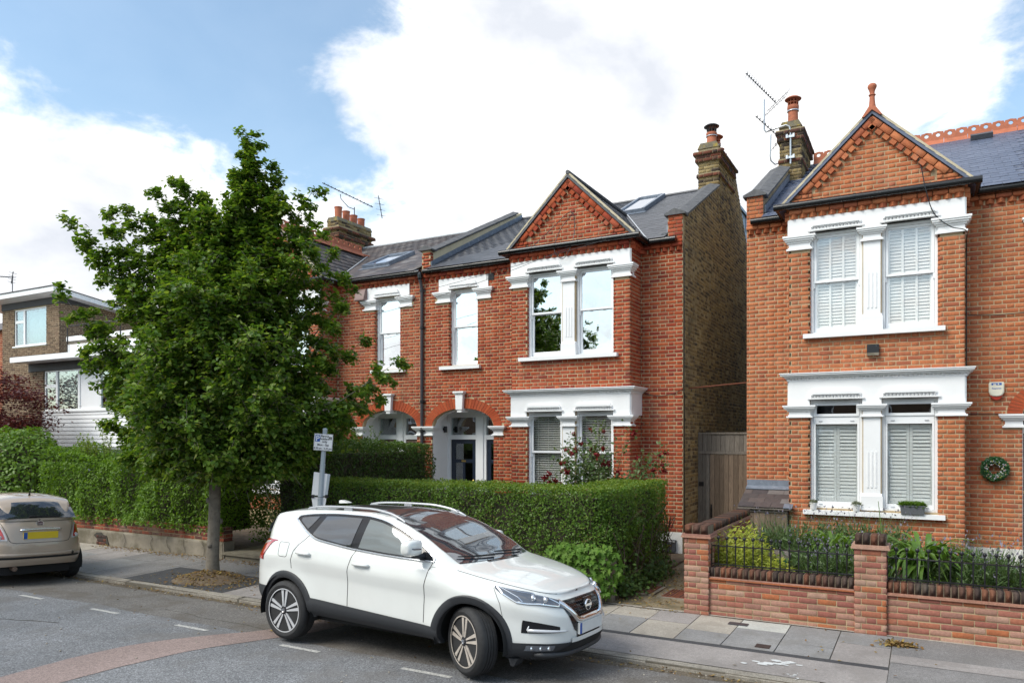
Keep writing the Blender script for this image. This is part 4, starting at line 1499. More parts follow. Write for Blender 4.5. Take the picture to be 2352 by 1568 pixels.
far_vis = lambda x, y, z: z > 1.75
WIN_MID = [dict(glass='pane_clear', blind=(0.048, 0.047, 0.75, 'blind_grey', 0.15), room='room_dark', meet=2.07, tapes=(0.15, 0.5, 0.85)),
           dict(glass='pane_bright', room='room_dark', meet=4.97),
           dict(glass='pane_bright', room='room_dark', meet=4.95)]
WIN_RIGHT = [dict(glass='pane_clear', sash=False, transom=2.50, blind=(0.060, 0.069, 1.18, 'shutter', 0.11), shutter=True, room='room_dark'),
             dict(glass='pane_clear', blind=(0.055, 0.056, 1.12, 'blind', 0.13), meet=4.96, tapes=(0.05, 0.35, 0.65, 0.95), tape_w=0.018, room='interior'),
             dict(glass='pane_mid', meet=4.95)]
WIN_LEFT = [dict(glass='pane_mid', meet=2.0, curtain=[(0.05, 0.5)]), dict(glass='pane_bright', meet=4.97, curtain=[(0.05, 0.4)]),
            dict(glass='pane_bright', meet=4.95, curtain=[(0.02, 0.62)], room='interior')]

mid, mid_roof, mk = make_house(-1, -4.19, 0.0, dict(
    width=6.24, label='middle red brick house with plain gable and yellow brick flank behind the white car',
    brick='brick_mid', slate='slate_dark', gable=7.79, slope=0.497, roof_u=6.06, win=WIN_MID, flank=True, plinth=True, airbrick=True, vis=far_vis,
    chimney=dict(u=(0.0, 0.47), y=(2.93, 4.42), z=(7.3, 9.22), bands=((8.47, 8.56, 0.035), (8.83, 8.98, 0.06), (8.98, 9.06, 0.10)),
                 pots=((0.235, 3.22, 'cowl', 0.34), (0.235, 3.60, 'cowl_red', 0.22), (0.235, 3.95, 'plain', 0.2), (0.235, 4.22, 'plain', 0.16)))))
right, right_roof, rk = make_house(1, -2.957, 0.122, dict(
    width=6.24, label='orange brick house at the right with finial on its gable and red crested ridge tiles',
    brick='brick_right', slate='slate_blue', gable=7.78, slope=0.515, roof_u=6.24, win=WIN_RIGHT, plinth=False, crest=True, parapet=0.30, valley='lead', cop_to=0.64,
    vis=lambda x, y, z: z > 1.2,
    chimney=dict(u=(0.12, 0.57), y=(2.93, 4.40), z=(7.3, 9.22), bands=((8.36, 8.46, 0.03), (8.84, 8.99, 0.05), (8.99, 9.08, 0.08)),
                 pots=((0.345, 3.3, 'tall', 0.50),))))
left, left_roof, lk = make_house(1, -16.67, 0.0, dict(
    width=6.24, label='weathered red brick house half hidden behind the street tree, with a mossy dark slate roof',
    brick='brick_left', slate='slate_old', gable=7.75, slope=0.47, roof_u=6.05, win=WIN_LEFT, ridge='zinc', valley_w=0.15, door='wood_brown', limit=220, slates=220,
    vis=lambda x, y, z: x > -13.5 and z > 2.5,
    chimney=dict(u=(0.0, 0.47), y=(3.4, 5.0), z=(7.3, 9.32), bands=((8.35, 8.45, 0.03), (8.72, 8.85, 0.05), (8.95, 9.05, 0.10)),
                 pots=((0.235, 3.65, 'plain', 0.40), (0.235, 4.02, 'plain', 0.36), (0.235, 4.38, 'plain', 0.32), (0.235, 4.75, 'plain', 0.30)))))

# parapet on the party wall between the two red houses
pm = MB()
xa, xb = -6.30, -6.06
x0, x1 = xa, xb
rz_ = 8.94
pm.prism([(0.10, 6.2), (0.10, 6.79), (4.55, 8.90), (4.55, 8.2)], 'x', xa, xb)
pm.build('party_parapet', M['render_cream'], mid)
dv = Vector((0, 4.45, 2.11))
Lc = dv.length
dv.normalize()
nv = Vector((0, -dv.z, dv.y))
for i in range(int(Lc / 0.33)):
    a = Vector((0, 0.06, 6.775)) + dv * (i * 0.335)
    t = MB()
    vs = []
    for q in (0.0, 0.325):
        for (sx, sz) in ((xa - 0.05, 0.0), (xb + 0.05, 0.0), (xb + 0.05, 0.03), ((xa + xb) / 2, 0.085), (xa - 0.05, 0.03)):
            p = a + dv * q + nv * (sz + 0.02 + NR.uniform(-0.003, 0.003))
            vs.append((sx, p.y, p.z))
    t.add(vs, [(4, 3, 2, 1, 0), (5, 6, 7, 8, 9)] + [(j, (j + 1) % 5, 5 + (j + 1) % 5, 5 + j) for j in range(5)])
    t.build('coping_tile', M['coping'], mid)
pb = Pieces()
lay(pb, (0, -0.02, 6.33), (1, 0, 0), (0, 1, 0), xa, xb, 6.33, 6.80, [], proud=0.008, dep=0.1)
lay(pb, (xb + 0.004, 0, 6.33), (0, 1, 0), (-1, 0, 0), -0.02, 0.10, 6.33, 6.80, [], proud=0.0)
pb.finalize('parapet_brick', M['brick_mid'], mid, 20, (-4.19, 14.5, 0), None, 'parapet_brickwork')
pm = MB()
pm.box(xa, xb, -0.015, 0.10, 6.3, 6.82)
pm.build('parapet_end', M['mortar'], mid)
pm = MB()
pm.prism([(xa - 0.07, 6.82), (xb + 0.07, 6.82), (xb + 0.07, 6.85), ((xa + xb) / 2, 6.94), (xa - 0.07, 6.85)], 'y', -0.08, 0.16)
pm.build('parapet_cap', M['coping'], mid)
pm = MB()
pm.prism([(0.0, 6.42), (4.55, 6.42 + 4.55 * 0.497), (4.55, 6.58 + 4.55 * 0.497), (0.0, 6.56)], 'x', xb + 0.001, xb + 0.02)
pm.build('flashing', M['lead'], mid_roof)

# ground, road, footway
M['seam_dark'] = plain('crack_dirt', (0.05, 0.045, 0.035), 0.95)
gm = MB()
gm.grid([[(x, y, -0.16) for y in np.linspace(-400, 400, 9)] for x in np.linspace(-400, 400, 9)])
gm.build('ground', M['grass'], kind='structure')
KY = 7.83

def road_z(y):
    return 0.0 if y < 5.5 else -0.10 * (y - 5.5) / (KY - 5.5)

rmb = MB()
ys = [-9, -4, 0, 3, 5.5, 6.2, 6.9, 7.4, KY]
rmb.grid([[(x, y, road_z(y)) for y in ys] for x in np.linspace(-120, 120, 41)])
rmb.build('road', M['road'], kind='structure')
# reinstated trench: a reddish strip across the carriageway
tb = MB()
pts = [(-8.03, -7.38, 2.5), (-8.05, -7.39, 3.6), (-8.09, -7.385, 4.2), (-8.11, -7.36, 4.75), (-8.03, -7.27, 5.3), (-7.85, -7.16, 5.8), (-7.66, -7.02, 6.2), (-7.40, -6.88, 6.6), (-7.25, -6.75, 7.0), (-7.2, -6.7, 7.6)]
n = 40
rows = []
for i in range(n + 1):
    t = i / n * (len(pts) - 1)
    k = min(int(t), len(pts) - 2)
    f = t - k
    a, b = pts[k], pts[k + 1]
    y = a[2] + (b[2] - a[2]) * f
    w = 0.012 * mnoise.noise(Vector((y * 9, 0, 0)))
    rows.append([(a[0] + (b[0] - a[0]) * f + w, y, road_z(y) + 0.004), (a[1] + (b[1] - a[1]) * f + 0.012 * mnoise.noise(Vector((y * 8, 5, 0))), y, road_z(y) + 0.004)])
tb.grid(rows)
tb.build('trench_patch', M['road_red'], kind='structure')
# grubbier asphalt inside the parking bay, grit along the kerb, cracks
def ragged(name, y0f, y1f, xa, xb, mat, dz, n=160):
    b = MB()
    rows = []
    for x in np.linspace(xa, xb, n):
        y0, y1 = y0f(x), y1f(x)
        rows.append([(x, y, road_z(y) + dz) for y in np.linspace(y0, y1, 5)])
    b.grid(rows)
    return b.build(name, M[mat], kind='structure')
ragged('bay_surface', lambda x: 6.55 + 0.10 * mnoise.noise(Vector((x * 0.8, 0, 0))) + 0.05 * mnoise.noise(Vector((x * 4, 2, 0))), lambda x: KY - 0.001, -40, 12, 'bay_surface', 0.002)
ragged('gutter_grit', lambda x: KY - 0.16 - 0.10 * mnoise.noise(Vector((x * 1.1, 7, 0))) - 0.05 * mnoise.noise(Vector((x * 6, 9, 0))), lambda x: KY - 0.0005, -40, 12, 'gutter_dirt', 0.0035, 260)
b = MB()
for (x0, y0, dx, dy, k) in ((-4.6, 5.75, 0.16, 0.05, 9), (-3.4, 5.4, 0.14, 0.12, 8), (-9.5, 6.9, 0.22, -0.02, 12), (-6.0, 4.6, 0.18, 0.03, 8), (-12.0, 5.0, 0.22, 0.05, 10)):
    pts = [(x0, y0, road_z(y0) + 0.002)]
    for i in range(k):
        x0 += dx * NR.uniform(0.6, 1.3); y0 += dy + NR.normal(0, 0.035)
        pts.append((x0, y0, road_z(y0) + 0.002))
    b.tube(pts, 0.004, 4)
b.build('road_cracks', M['seam_dark'], kind='stuff')
b = MB()
for i in range(220):
    x, y = NR.uniform(-14, 2), NR.uniform(4.5, KY - 0.03)
    if i > 90:
        y = KY - abs(NR.normal(0, 0.18)) - 0.03; x = NR.uniform(-14, 3)
    r = NR.uniform(0.004, 0.013)
    b.lathe([(r * 0.7, -r * 0.4), (r, 0.1 * r), (r * 0.5, r * 0.7)], (x, y, road_z(y) + r * 0.5), 6)
b.build('loose_stones', M['slab_buff'], kind='stuff')
# worn parking-bay dashes
mk_root = thing('bay_marking', 'row of short worn white parking bay dashes painted along the road', 'road marking', (0, 0, 0))
for xa, xb in ((-13.9, -13.3), (-12.19, -11.60), (-10.34, -9.74), (-8.49, -7.90), (-6.60, -6.0), (-4.82, -4.2), (-3.0, -2.4), (-1.2, -0.6)):
    d = MB()
    y = 6.32 + 0.01 * (xa + 8) * -0.9
    d.grid([[(x, y + dy, road_z(y + dy) + 0.0045) for dy in (-0.035, 0.035)] for x in np.linspace(xa, xb, 6)])
    d.build('dash', M['line'], mk_root)
# kerb
kerb = MB()
kerb.box(-60, 40, KY + 0.004, KY + 0.125, -0.3, -0.046)
K_ = kerb.build('kerb', M['joint'], kind='structure')
ksm = {}
x = -30.0
while x < 9:
    L = 0.91
    s = MB()
    s.prism([(KY, -0.2), (KY, -0.062), (KY + 0.016, -0.042), (KY + 0.135, -0.036), (KY + 0.135, -0.2)], 'x', 0.004, L - 0.006)
    if 'm' not in ksm:
        ksm['m'] = s.mesh('kerb_stone', M['kerb'])
    link('kerb_stone', ksm['m'], K_, (x, NR.uniform(-0.006, 0.006), NR.uniform(-0.006, 0.004)), (0, 0, NR.uniform(-0.004, 0.004)))
    x += L

def pz(y):
    return -0.036 + 0.036 * (y - 7.97) / 2.1

pv = MB()
pv.grid([[(x, y, pz(y) - 0.012) for y in (KY + 0.12, 8.6, 9.4, 10.3)] for x in np.linspace(-60, 40, 31)])
PV = pv.build('pavement', M['joint'], kind='structure')

def slab(x0, x1, y0, y1, m, dz=0.0, name='paving_slab'):
    s = MB()
    g = 0.006
    vs = []
    t = [NR.uniform(-0.003, 0.003) + dz for _ in range(4)]
    P = [(x0 + g, y0 + g), (x1 - g, y0 + g), (x1 - g, y1 - g), (x0 + g, y1 - g)]
    s.add([(p[0], p[1], pz(p[1]) - 0.03) for p in P] + [(p[0], p[1], pz(p[1]) + q) for p, q in zip(P, t)],
          [(0, 3, 2, 1), (4, 5, 6, 7), (0, 1, 5, 4), (1, 2, 6, 5), (2, 3, 7, 6), (3, 0, 4, 7)])
    s.build(name, M[m], PV)

# right: tarmac apron
def sheet(x0, x1, y0, y1, m, name, dz=0.002, nx=12, ny=5):
    s = MB()
    s.grid([[(x, y, pz(y) + dz) for y in np.linspace(y0, y1, ny)] for x in np.linspace(x0, x1, nx)])
    return s.build(name, M[m], PV)

sheet(-0.33, 40, 7.965, 10.3, 'tarmac', 'tarmac_footway', 0.004)
sheet(-0.33, 40, 8.95, 9.25, 'slab_pink', 'worn_strip', 0.008)
sheet(-9.6, -0.335, 7.965, 8.66, 'slab_pink', 'tarmac_strip', 0.002)
sheet(-9.6, -0.335, 8.662, 8.77, 'tarmac_dark', 'dark_strip', 0.002)
cols_ = [-9.1, -8.5, -7.9, -7.3, -6.7, -6.1, -5.5, -4.9, -4.35, -3.78, -3.21, -2.65, -2.09, -1.495, -0.91, -0.335]
cm = {-3.78: ('slab_grey', 'slab_buff', 9.55), -3.21: ('slab_buff', 'slab_pink', 9.5), -2.65: ('slab_grey', 'slab_buff', 9.28), -2.09: ('slab_grey', 'slab_white', 9.62), -1.495: ('slab_grey', 'slab_grey', 9.22), -0.91: ('slab_pink', 'slab_grey', 9.52),
      -4.35: ('slab_buff', 'slab_buff', 9.3), -4.9: ('slab_buff', 'slab_pink', 9.5)}
for a, b in zip(cols_[:-1], cols_[1:]):
    m1, m2, yj = cm.get(a, (RN.choice(['slab_grey', 'slab_pink', 'slab_buff']), RN.choice(['slab_grey', 'slab_pink']), RN.uniform(9.2, 9.6)))
    slab(a, b, 8.775, yj, m1)
    slab(a, b, yj, 10.04, m2)
sheet(-4.4, 1.2, 10.045, 10.12, 'slab_buff', 'mortar_fillet', 0.006, 20, 2)
# round the tree: new dark tarmac with an earth mound
sheet(-12.1, -9.61, 7.97, 9.1, 'tarmac_dark', 'new_tarmac', 0.003)
sheet(-12.1, -9.11, 9.11, 10.1, 'tarmac', 'tarmac_footway', 0.001)
x = -30.0
i = 0
while x < -12.2:
    w = RN.uniform(0.75, 0.95)
    b = min(x + w, -12.11)
    yj = RN.uniform(8.8, 9.4)
    slab(x, b, 7.97, yj, RN.choice(['slab_grey', 'slab_grey', 'slab_pink', 'tarmac']))
    slab(x, b, yj, 10.05, RN.choice(['slab_grey', 'slab_buff', 'slab_pink', 'tarmac']))
    x = b
sp = MB()
for k in range(26):
    cx, cy = -1.40 + NR.normal(0, 0.11), 8.34 + NR.normal(0, 0.035)
    cy += (cx + 1.4) * 0.45
    r = NR.uniform(0.012, 0.04)
    pts = [(cx + r * 1.6 * math.cos(a) * NR.uniform(0.6, 1.2), cy + r * math.sin(a) * NR.uniform(0.6, 1.2)) for a in np.linspace(0, 2 * math.pi, 9)[:-1]]
    sp.add([(p[0], p[1], pz(p[1]) + 0.0075 + 0.0001 * k) for p in pts], [tuple(range(8))])
for k in range(8):
    cx, cy = -1.17 + NR.normal(0, 0.03), 8.02 + NR.normal(0, 0.06)
    r = NR.uniform(0.008, 0.02)
    pts = [(cx + r * math.cos(a) * NR.uniform(0.6, 1.2), cy + r * math.sin(a) * NR.uniform(0.6, 1.2)) for a in np.linspace(0, 2 * math.pi, 9)[:-1]]
    sp.add([(p[0], p[1], pz(p[1]) + 0.0075 + 0.0001 * k) for p in pts], [tuple(range(8))])
sp.build('paint_spill', M['spill'], kind='stuff')
# stop-cock covers
for (x0, x1, y0, y1, m, lab) in ((-2.22, -1.98, 9.72, 9.84, 'pipe_grey', 'dark rectangular stopcock cover beside the white paving slab'), (-1.72, -1.56, 8.86, 9.0, 'brick_band', 'small rusty square cover set in the grey paving')):
    c = MB()
    c.box(x0, x1, y0, y1, pz(y0) - 0.02, pz(y1) + 0.008)
    o = c.build('access_cover', M[m])
    tag(o, lab, 'cover')
# gardens behind the walls
gd = MB()
gd.box(-10.3, -3.95, 10.3, 14.49, -0.1, 0.10)
gd.box(-16.7, -12.2, 10.3, 14.49, -0.1, 0.12)
gd.box(-2.70, 6, 10.3, 14.49, -0.1, 0.20)
gd.box(-40, -16.75, 10.3, 30, -0.1, 0.06)
gd.build('garden_soil', M['dirt'], kind='structure')
pa = MB()
pa.grid([[(x, y, 0.004 + 0.10 * (y - 10.06) / 6 + 0.012 * mnoise.noise(Vector((x * 2, y * 2, 0)))) for y in np.linspace(10.06, 16.0, 30)] for x in np.linspace(-4.3, -2.66, 9)])
pa.build('side_path', M['path'], kind='structure')
pa = MB()
pa.box(-12.1, -10.35, 10.12, 10.5, -0.05, 0.075)
pa.box(-12.15, -10.3, 10.08, 10.48, 0.0755, 0.135)
so = pa.build('entrance_step', M['stone'])
tag(so, 'mossy stone entrance step behind the street tree, at the gap in the low wall', 'step')
pa = MB()
pa.box(-12.2, -10.3, 10.5, 14.6, -0.05, 0.12)
pa.build('entrance_path', M['path'], kind='structure')
for (x0, x1, y0, y1, lab) in ((-3.42, -2.98, 10.72, 11.3, 'rusty manhole cover in a concrete frame, against the brick pier'), (-4.0, -3.62, 10.8, 11.4, 'rusty manhole cover on the path, nearer the ivy')):
    c = MB()
    zc = 0.02 + 0.10 * (y0 - 10.06) / 6
    c.box(x0 - 0.06, x1 + 0.06, y0 - 0.06, y1 + 0.06, zc - 0.05, zc + 0.012)
    o = c.build('manhole_cover', M['concrete'])
    tag(o, lab, 'manhole cover', 'manhole covers on the side path')
    p = MB()
    p.box(x0, x1, y0, y1, zc, zc + 0.017)
    for q in range(9):
        xx = x0 + 0.03 + q * (x1 - x0 - 0.06) / 8
        p.box(xx - 0.008, xx + 0.008, y0 + 0.03, y1 - 0.03, zc + 0.0171, zc + 0.021)
    p.build('plate', M['brick_band'], o)

# garden wall at the right, with piers
GW = thing('garden_wall', 'low brick garden wall with two piers, blackened coping and a side return', 'wall', (-2.88, 10.1, 0))
gx = 2.88
wm = MB()
wm.box(0.004, 7, 0.004, 0.212, -0.15, 0.485)
wm.box(0.004, 0.212, 0.213, 3.25, -0.15, 1.0)
PRS = ((0.0, 0.325), (2.12, 2.47), (4.27, 4.62))
for a, b in PRS:
    wm.box(a + 0.004, b - 0.004, -0.045, 0.26, -0.15, 1.03)
wm.build('wall_core', M['mortar'], GW)
P = Pieces()
hol = [(a, b, -1, 9) for a, b in PRS]
lay(P, (0, 0, 0.06), (1, 0, 0), (0, 1, 0), 0.0, 7.0, 0.062, 0.485, hol, bond='stretcher')
lay(P, (0, 0, -0.02), (1, 0, 0), (0, 1, 0), 0.0, 7.0, -0.03, 0.05, hol, bond='flemish', bh=0.075)
for a, b in PRS:
    lay(P, (0, -0.049, 0), (1, 0, 0), (0, 1, 0), a, b, -0.02, 1.03, [])
    for (xx, u, iw, y0, y1) in ((b, (0, 1, 0), (-1, 0, 0), -0.049, 0.26), (a, (0, -1, 0), (1, 0, 0), -0.26, 0.049)):
        lay(P, (xx, 0, 0), u, iw, y0, y1, -0.02, 1.03, [])
lay(P, (0.0, 0, 0), (0, -1, 0), (1, 0, 0), -3.25, -0.26, 0.0, 1.0, [], bond='stretcher')
lay(P, (0.216, 0, 0), (0, 1, 0), (-1, 0, 0), 0.26, 3.25, 0.2, 1.0, [], bond='stretcher')
P.finalize('brick', M['brick_wall'], GW, 300, (-2.88, 10.1, 0), None, 'brickwork')
CP = Pieces(BX_V, BX_F)

def soldiers(o, u, inw, L, d, z, h, wd=0.066, pitch=0.0745):
    o, u, inw = Vector(o), Vector(u), Vector(inw)
    k = int(L / pitch)
    pt = L / k
    for i in range(k):
        q = o + u * (i * pt + 0.004) + inw * NR.uniform(-0.004, 0.004) + Vector((0, 0, z + NR.uniform(-0.004, 0.004)))
        CP.add(tuple(q), tuple(u * (pt - 0.010)), tuple(inw * d), (0, 0, h))

soldiers((0.325, -0.006, 0), (1, 0, 0), (0, 1, 0), 1.795, 0.224, 0.522, 0.118)
soldiers((2.47, -0.006, 0), (1, 0, 0), (0, 1, 0), 1.80, 0.224, 0.522, 0.118)
soldiers((4.62, -0.006, 0), (1, 0, 0), (0, 1, 0), 2.3, 0.224, 0.522, 0.118)
for a, b in PRS:
    soldiers((a, -0.05, 0), (1, 0, 0), (0, 1, 0), b - a, 0.31, 1.085, 0.115, pitch=0.082)
soldiers((0.220, 0.27, 0), (0, 1, 0), (-1, 0, 0), 2.98, 0.224, 1.045, 0.10)
CPB = MB()
for (a, b) in ((0.325, 2.12), (2.47, 4.27), (4.62, 7)):
    CPB.box(a, b, -0.002, 0.214, 0.522, 0.634)
for a, b in PRS:
    CPB.box(a + 0.004, b - 0.004, -0.046, 0.256, 1.084, 1.195)
CPB.box(0.004, 0.212, 0.262, 3.25, 1.043, 1.138)
CPB.build('coping_bed', M['coping_joint'], GW)
CP.finalize('coping_brick', M['brick_coping'], GW, 120, (-2.88, 10.1, 0), None, 'coping')
cr = MB()
for (a, b) in ((0.325, 2.12), (2.47, 4.27), (4.62, 7)):
    cr.box(a, b, -0.035, 0.24, 0.487, 0.503)
    cr.box(a, b, -0.025, 0.235, 0.5035, 0.519)
for a, b in PRS:
    cr.box(a - 0.04, b + 0.04, -0.085, 0.30, 1.032, 1.056)
    cr.box(a - 0.03, b + 0.03, -0.072, 0.29, 1.0565, 1.083)
cr.box(-0.03, 0.245, 0.301, 3.25, 1.003, 1.042)
cr.build('tile_creasing', M['brick_wall'], GW)

# railings between the piers

def railing(x0, x1, lab):
    r = thing('iron_railing', lab, 'railing', (x0, 10.205, 0.0), 0, 'black ball-topped railings on the garden wall')
    L = x1 - x0
    for z in (0.925, 0.678):
        b = MB()
        b.box(0.0, L, -0.012, 0.012, z - 0.007, z + 0.007)
        b.build('rail', M['black_iron'], r)
    for xx in (0.006, L - 0.006):
        b = MB()
        b.box(xx - 0.006, xx + 0.006, -0.02, 0.02, 0.65, 0.95)
        b.build('end_bracket', M['black_iron'], r)
    n = int(round(L / 0.1155)) - 1
    b = MB()
    b.lathe([(0.008, 0.64), (0.0085, 0.80), (0.0115, 0.905), (0.0085, 0.93), (0.013, 0.945), (0.006, 0.955), (0.007, 0.985), (0.010, 1.0), (0.006, 1.008),
             (0.016, 1.014), (0.0235, 1.03), (0.0235, 1.04), (0.017, 1.054), (0.004, 1.060)], (0, 0, 0), 10)
    me = b.mesh('baluster', M['black_iron'], True)
    for i in range(n):
        link('baluster', me, r, ((i + 0.85) * L / (n + 0.7), 0, 0))

railing(-2.553, -0.762, 'short black iron railing between the left end pier and the middle pier')
railing(-0.408, 1.388, 'black iron railing right of the middle pier, in front of the strap-leaved plant')

# low wall at the left, half rendered, below the big hedge
LW = thing('garden_wall', 'low old wall of red brick over cracked cement render beneath the left hedge', 'wall', (-17.4, 10.12, 0))
b = MB()
b.box(0, 5.25, 0.0, 0.22, -0.1, 0.60)
b.build('wall_core', M['mortar_dark'], LW)
b = MB()
rows = []
for i in range(60):
    xx = 5.25 * i / 59
    top = 0.315 + 0.012 * mnoise.noise(Vector((xx * 3, 1, 0)))
    rows.append([(xx, -0.03 + 0.012 * mnoise.noise(Vector((xx * 2.5, z * 5, 3))), z) for z in np.linspace(-0.08, top, 8)] + [(xx, 0.0, top + 0.004)])
b.grid(rows)
b.build('render_coat', M['concrete'], LW, smooth='all')
b = MB()
b.box(5.25, 5.28, -0.02, 0.24, -0.08, 0.31)
b.build('render_end', M['concrete'], LW)
P = Pieces()
lay(P, (0, 0, 0.33), (1, 0, 0), (0, 1, 0), 0, 5.25, 0.325, 0.60, [])
lay(P, (5.25, 0, 0.33), (0, 1, 0), (-1, 0, 0), 0, 0.22, 0.325, 0.60, [])
P.finalize('brick', M['brick_oldwall'], LW, 160, (-17.4, 10.12, 0), None, 'brickwork')
# a spot where the render has fallen away, with cracks
b = MB()
hp = [(1.05, 0.20), (1.15, 0.26), (1.32, 0.275), (1.40, 0.225), (1.52, 0.21), (1.56, 0.10), (1.60, 0.02), (1.30, -0.01), (1.22, 0.10), (1.12, 0.15)]
b.prism(hp, 'y', -0.046, -0.02)
b.build('bare_patch', M['seam_dark'], LW)
P = Pieces()
lay(P, (0, -0.046, -0.02), (1, 0, 0), (0, 1, 0), 1.16, 1.50, 0.0, 0.22, [], bh=0.06)
P.finalize('brick', M['brick_band'], LW, 20, (-17.4, 10.12, 0))
b = MB()
for cx_ in (2.1, 3.05, 3.6, 4.1, 4.7):
    pts = [(cx_, -0.045, 0.31)]
    for k in range(6):
        p = pts[-1]
        pts.append((p[0] + NR.normal(0.0, 0.035), -0.045 + 0.004 * NR.normal(), p[2] - 0.05))
    b.tube(pts, 0.004, 4)
b.build('cracks', M['seam_dark'], LW, kind='stuff')
# dark low wall carrying the clipped hedge
b = MB()
b.box(-10.25, -3.98, 10.14, 10.34, -0.1, 0.62)
o = b.build('garden_wall', M['concrete'])
tag(o, 'low dull cement wall under the clipped front hedge, behind the white car', 'wall')

# side gate, cupboard, boxes
GT = thing('side_gate', 'weathered grey board gate closing the alley between the two houses', 'gate', (-4.19, 15.6, 0.1))
b = MB()
b.box(0.01, 0.10, 0, 0.09, 0, 2.36)
b.build('post', M['wood_grey'], GT)
b = MB()
b.box(1.14, 1.22, 0, 0.09, 0, 2.36)
b.build('post', M['wood_grey'], GT)
for z0, z1 in ((1.945, 2.005), (2.36, 2.395)):
    b = MB()
    b.box(0.01, 1.22, -0.012, 0.10, z0, z1)
    b.build('rail', M['wood_grey'], GT)
for i in range(11):
    xx = 0.105 + i * 0.0935
    b = MB()
    b.box(xx, xx + 0.089, 0.012 + NR.uniform(0, 0.006), 0.035, 2.006, 2.359)
    b.build('board', M['wood_grey'], GT)
for i in range(2):
    xx = 0.102 + i * 0.075
    b = MB()
    b.box(xx, xx + 0.071, 0.010 + NR.uniform(0, 0.006), 0.035, 0.02, 1.944)
    b.build('board', M['wood_grey'], GT)
for i in range(9):
    xx = 0.262 + i * 0.0965
    b = MB()
    b.box(xx, xx + 0.091, -0.004 + NR.uniform(0, 0.008), 0.03, 0.02, 1.935)
    b.build('board', M['wood_brown'], GT)
b = MB()
b.tube([(0.29, -0.012, 0.62), (0.29, -0.05, 0.64), (0.29, -0.05, 0.80), (0.29, -0.012, 0.82)], 0.010, 6)
b.box(0.275, 0.305, -0.012, -0.005, 0.58, 0.90)
b.build('handle', M['black_iron'], GT)
b = MB()
b.box(0.03, 0.13, -0.006, 0.0, 1.27, 1.36)
b.build('name_plate', M['black_iron'], GT)

MC = thing('meter_cupboard', 'wooden meter cupboard with a small slate lean-to roof beside the bay', 'cupboard', (-2.95, 13.7, 0.1))
for i in range(7):
    xx = 0.18 + i * 0.093
    b = MB()
    b.box(xx, xx + 0.089, 0.05 + NR.uniform(0, 0.006), 0.075, 0.0, 0.985)
    b.build('board', M['wood_brown'], MC)
b = MB()
b.box(0.17, 0.19, 0.076, 0.79, 0, 0.98)
b.box(0.811, 0.835, 0.076, 0.79, 0, 0.98)
b.build('side_panel', M['wood_grey'], MC)
b = MB()
b.box(0.06, 0.84, 0.03, 0.049, 0.965, 1.045)
b.build('fascia', M['wood_grey'], MC)
b = MB()
b.prism([(-0.02, 1.045), (0.79, 1.345), (0.79, 1.32), (-0.02, 1.02)], 'x', 0.0, 0.90)
b.build('roof_deck', M['wood_grey'], MC)
SL = Pieces(BX_V, BX_F)
lay_slates(SL, (0.0, -0.03, 1.05), (1, 0, 0), Vector((0, 0.81, 0.30)), 0.86, 0.75, 0.19, 0.28)
SL.finalize('slate', M['slate_old'], MC, 60, (-2.95, 13.7, 0.1))
b = MB()
b.prism([(0.66, 1.33), (0.795, 1.375), (0.795, 1.50), (0.785, 1.50), (0.785, 1.392), (0.66, 1.345)], 'x', 0.0, 0.86)
b.build('flashing', M['lead'], MC)
b = MB()
b.prism([(-0.04, 1.055), (0.10, 1.11), (0.10, 1.125), (-0.04, 1.07)], 'x', 0.78, 0.93)
b.build('corner_flashing', M['lead'], MC)

LB = thing('parcel_box', 'dark grey post box with brass label plate on the white plinth', 'post box', (-4.42, 14.47, 0.13))
b = MB()
b.box(-0.105, 0.105, -0.11, 0.0, 0.0, 0.20)
b.prism([(-0.125, 0.20), (-0.11, 0.225), (0.0, 0.235), (0.0, 0.20)], 'x', -0.112, 0.112)
b.build('box', M['slate_dark'], LB)
b = MB()
b.box(-0.04, 0.04, -0.115, -0.1101, 0.115, 0.14)
b.build('label_plate', M['brass'], LB)
b = MB()
b.lathe([(0.008, 0), (0.008, -0.012), (0.001, -0.013)], (0.03, -0.11, 0.175), 8, 'y')
b.build('lock', M['steel'], LB)

def text_mesh(name, s, size, mat, parent, loc, rot, align='CENTER', ext=0.0008, bold=False):
    cu = bpy.data.curves.new(name, 'FONT')
    cu.body = s
    cu.size = size
    cu.align_x = align
    cu.extrude = ext
    if bold:
        cu.offset = size * 0.018
    to = bpy.data.objects.new(name, cu)
    col.objects.link(to)
    dg = bpy.context.evaluated_depsgraph_get()
    me = bpy.data.meshes.new_from_object(to.evaluated_get(dg))
    bpy.data.objects.remove(to)
    bpy.data.curves.remove(cu)
    me.materials.clear()
    me.materials.append(mat)
    return link(name, me, parent, loc, rot)

M['cream_plastic'] = plain('cream_plastic', (0.72, 0.68, 0.55), 0.4, nscale=4, namt=0.04)
M['red_plastic'] = plain('red_plastic', (0.42, 0.035, 0.015), 0.3)
M['blue_sign'] = plain('blue_sign_ink', (0.012, 0.085, 0.36), 0.4)
M['black_ink'] = plain('black_ink', (0.015, 0.015, 0.018), 0.5)
M['sign_white'] = plain('white_sign_face', (0.72, 0.73, 0.74), 0.4, nscale=3, namt=0.03)
M['pole_grey'] = plain('pale_grey_pole_paint', (0.33, 0.38, 0.42), 0.4, nscale=12, namt=0.06)
AL = thing('alarm_box', 'cream shield shaped burglar alarm box with red base on orange brick wall', 'alarm box', (1.016, 14.49, 3.0))
sh = [(-0.085, 0.085), (-0.055, 0.066), (0, 0.058), (0.055, 0.066), (0.085, 0.085), (0.105, 0.13), (0.105, 0.27), (0.095, 0.295), (-0.095, 0.295), (-0.105, 0.27), (-0.105, 0.13)]
b = MB()
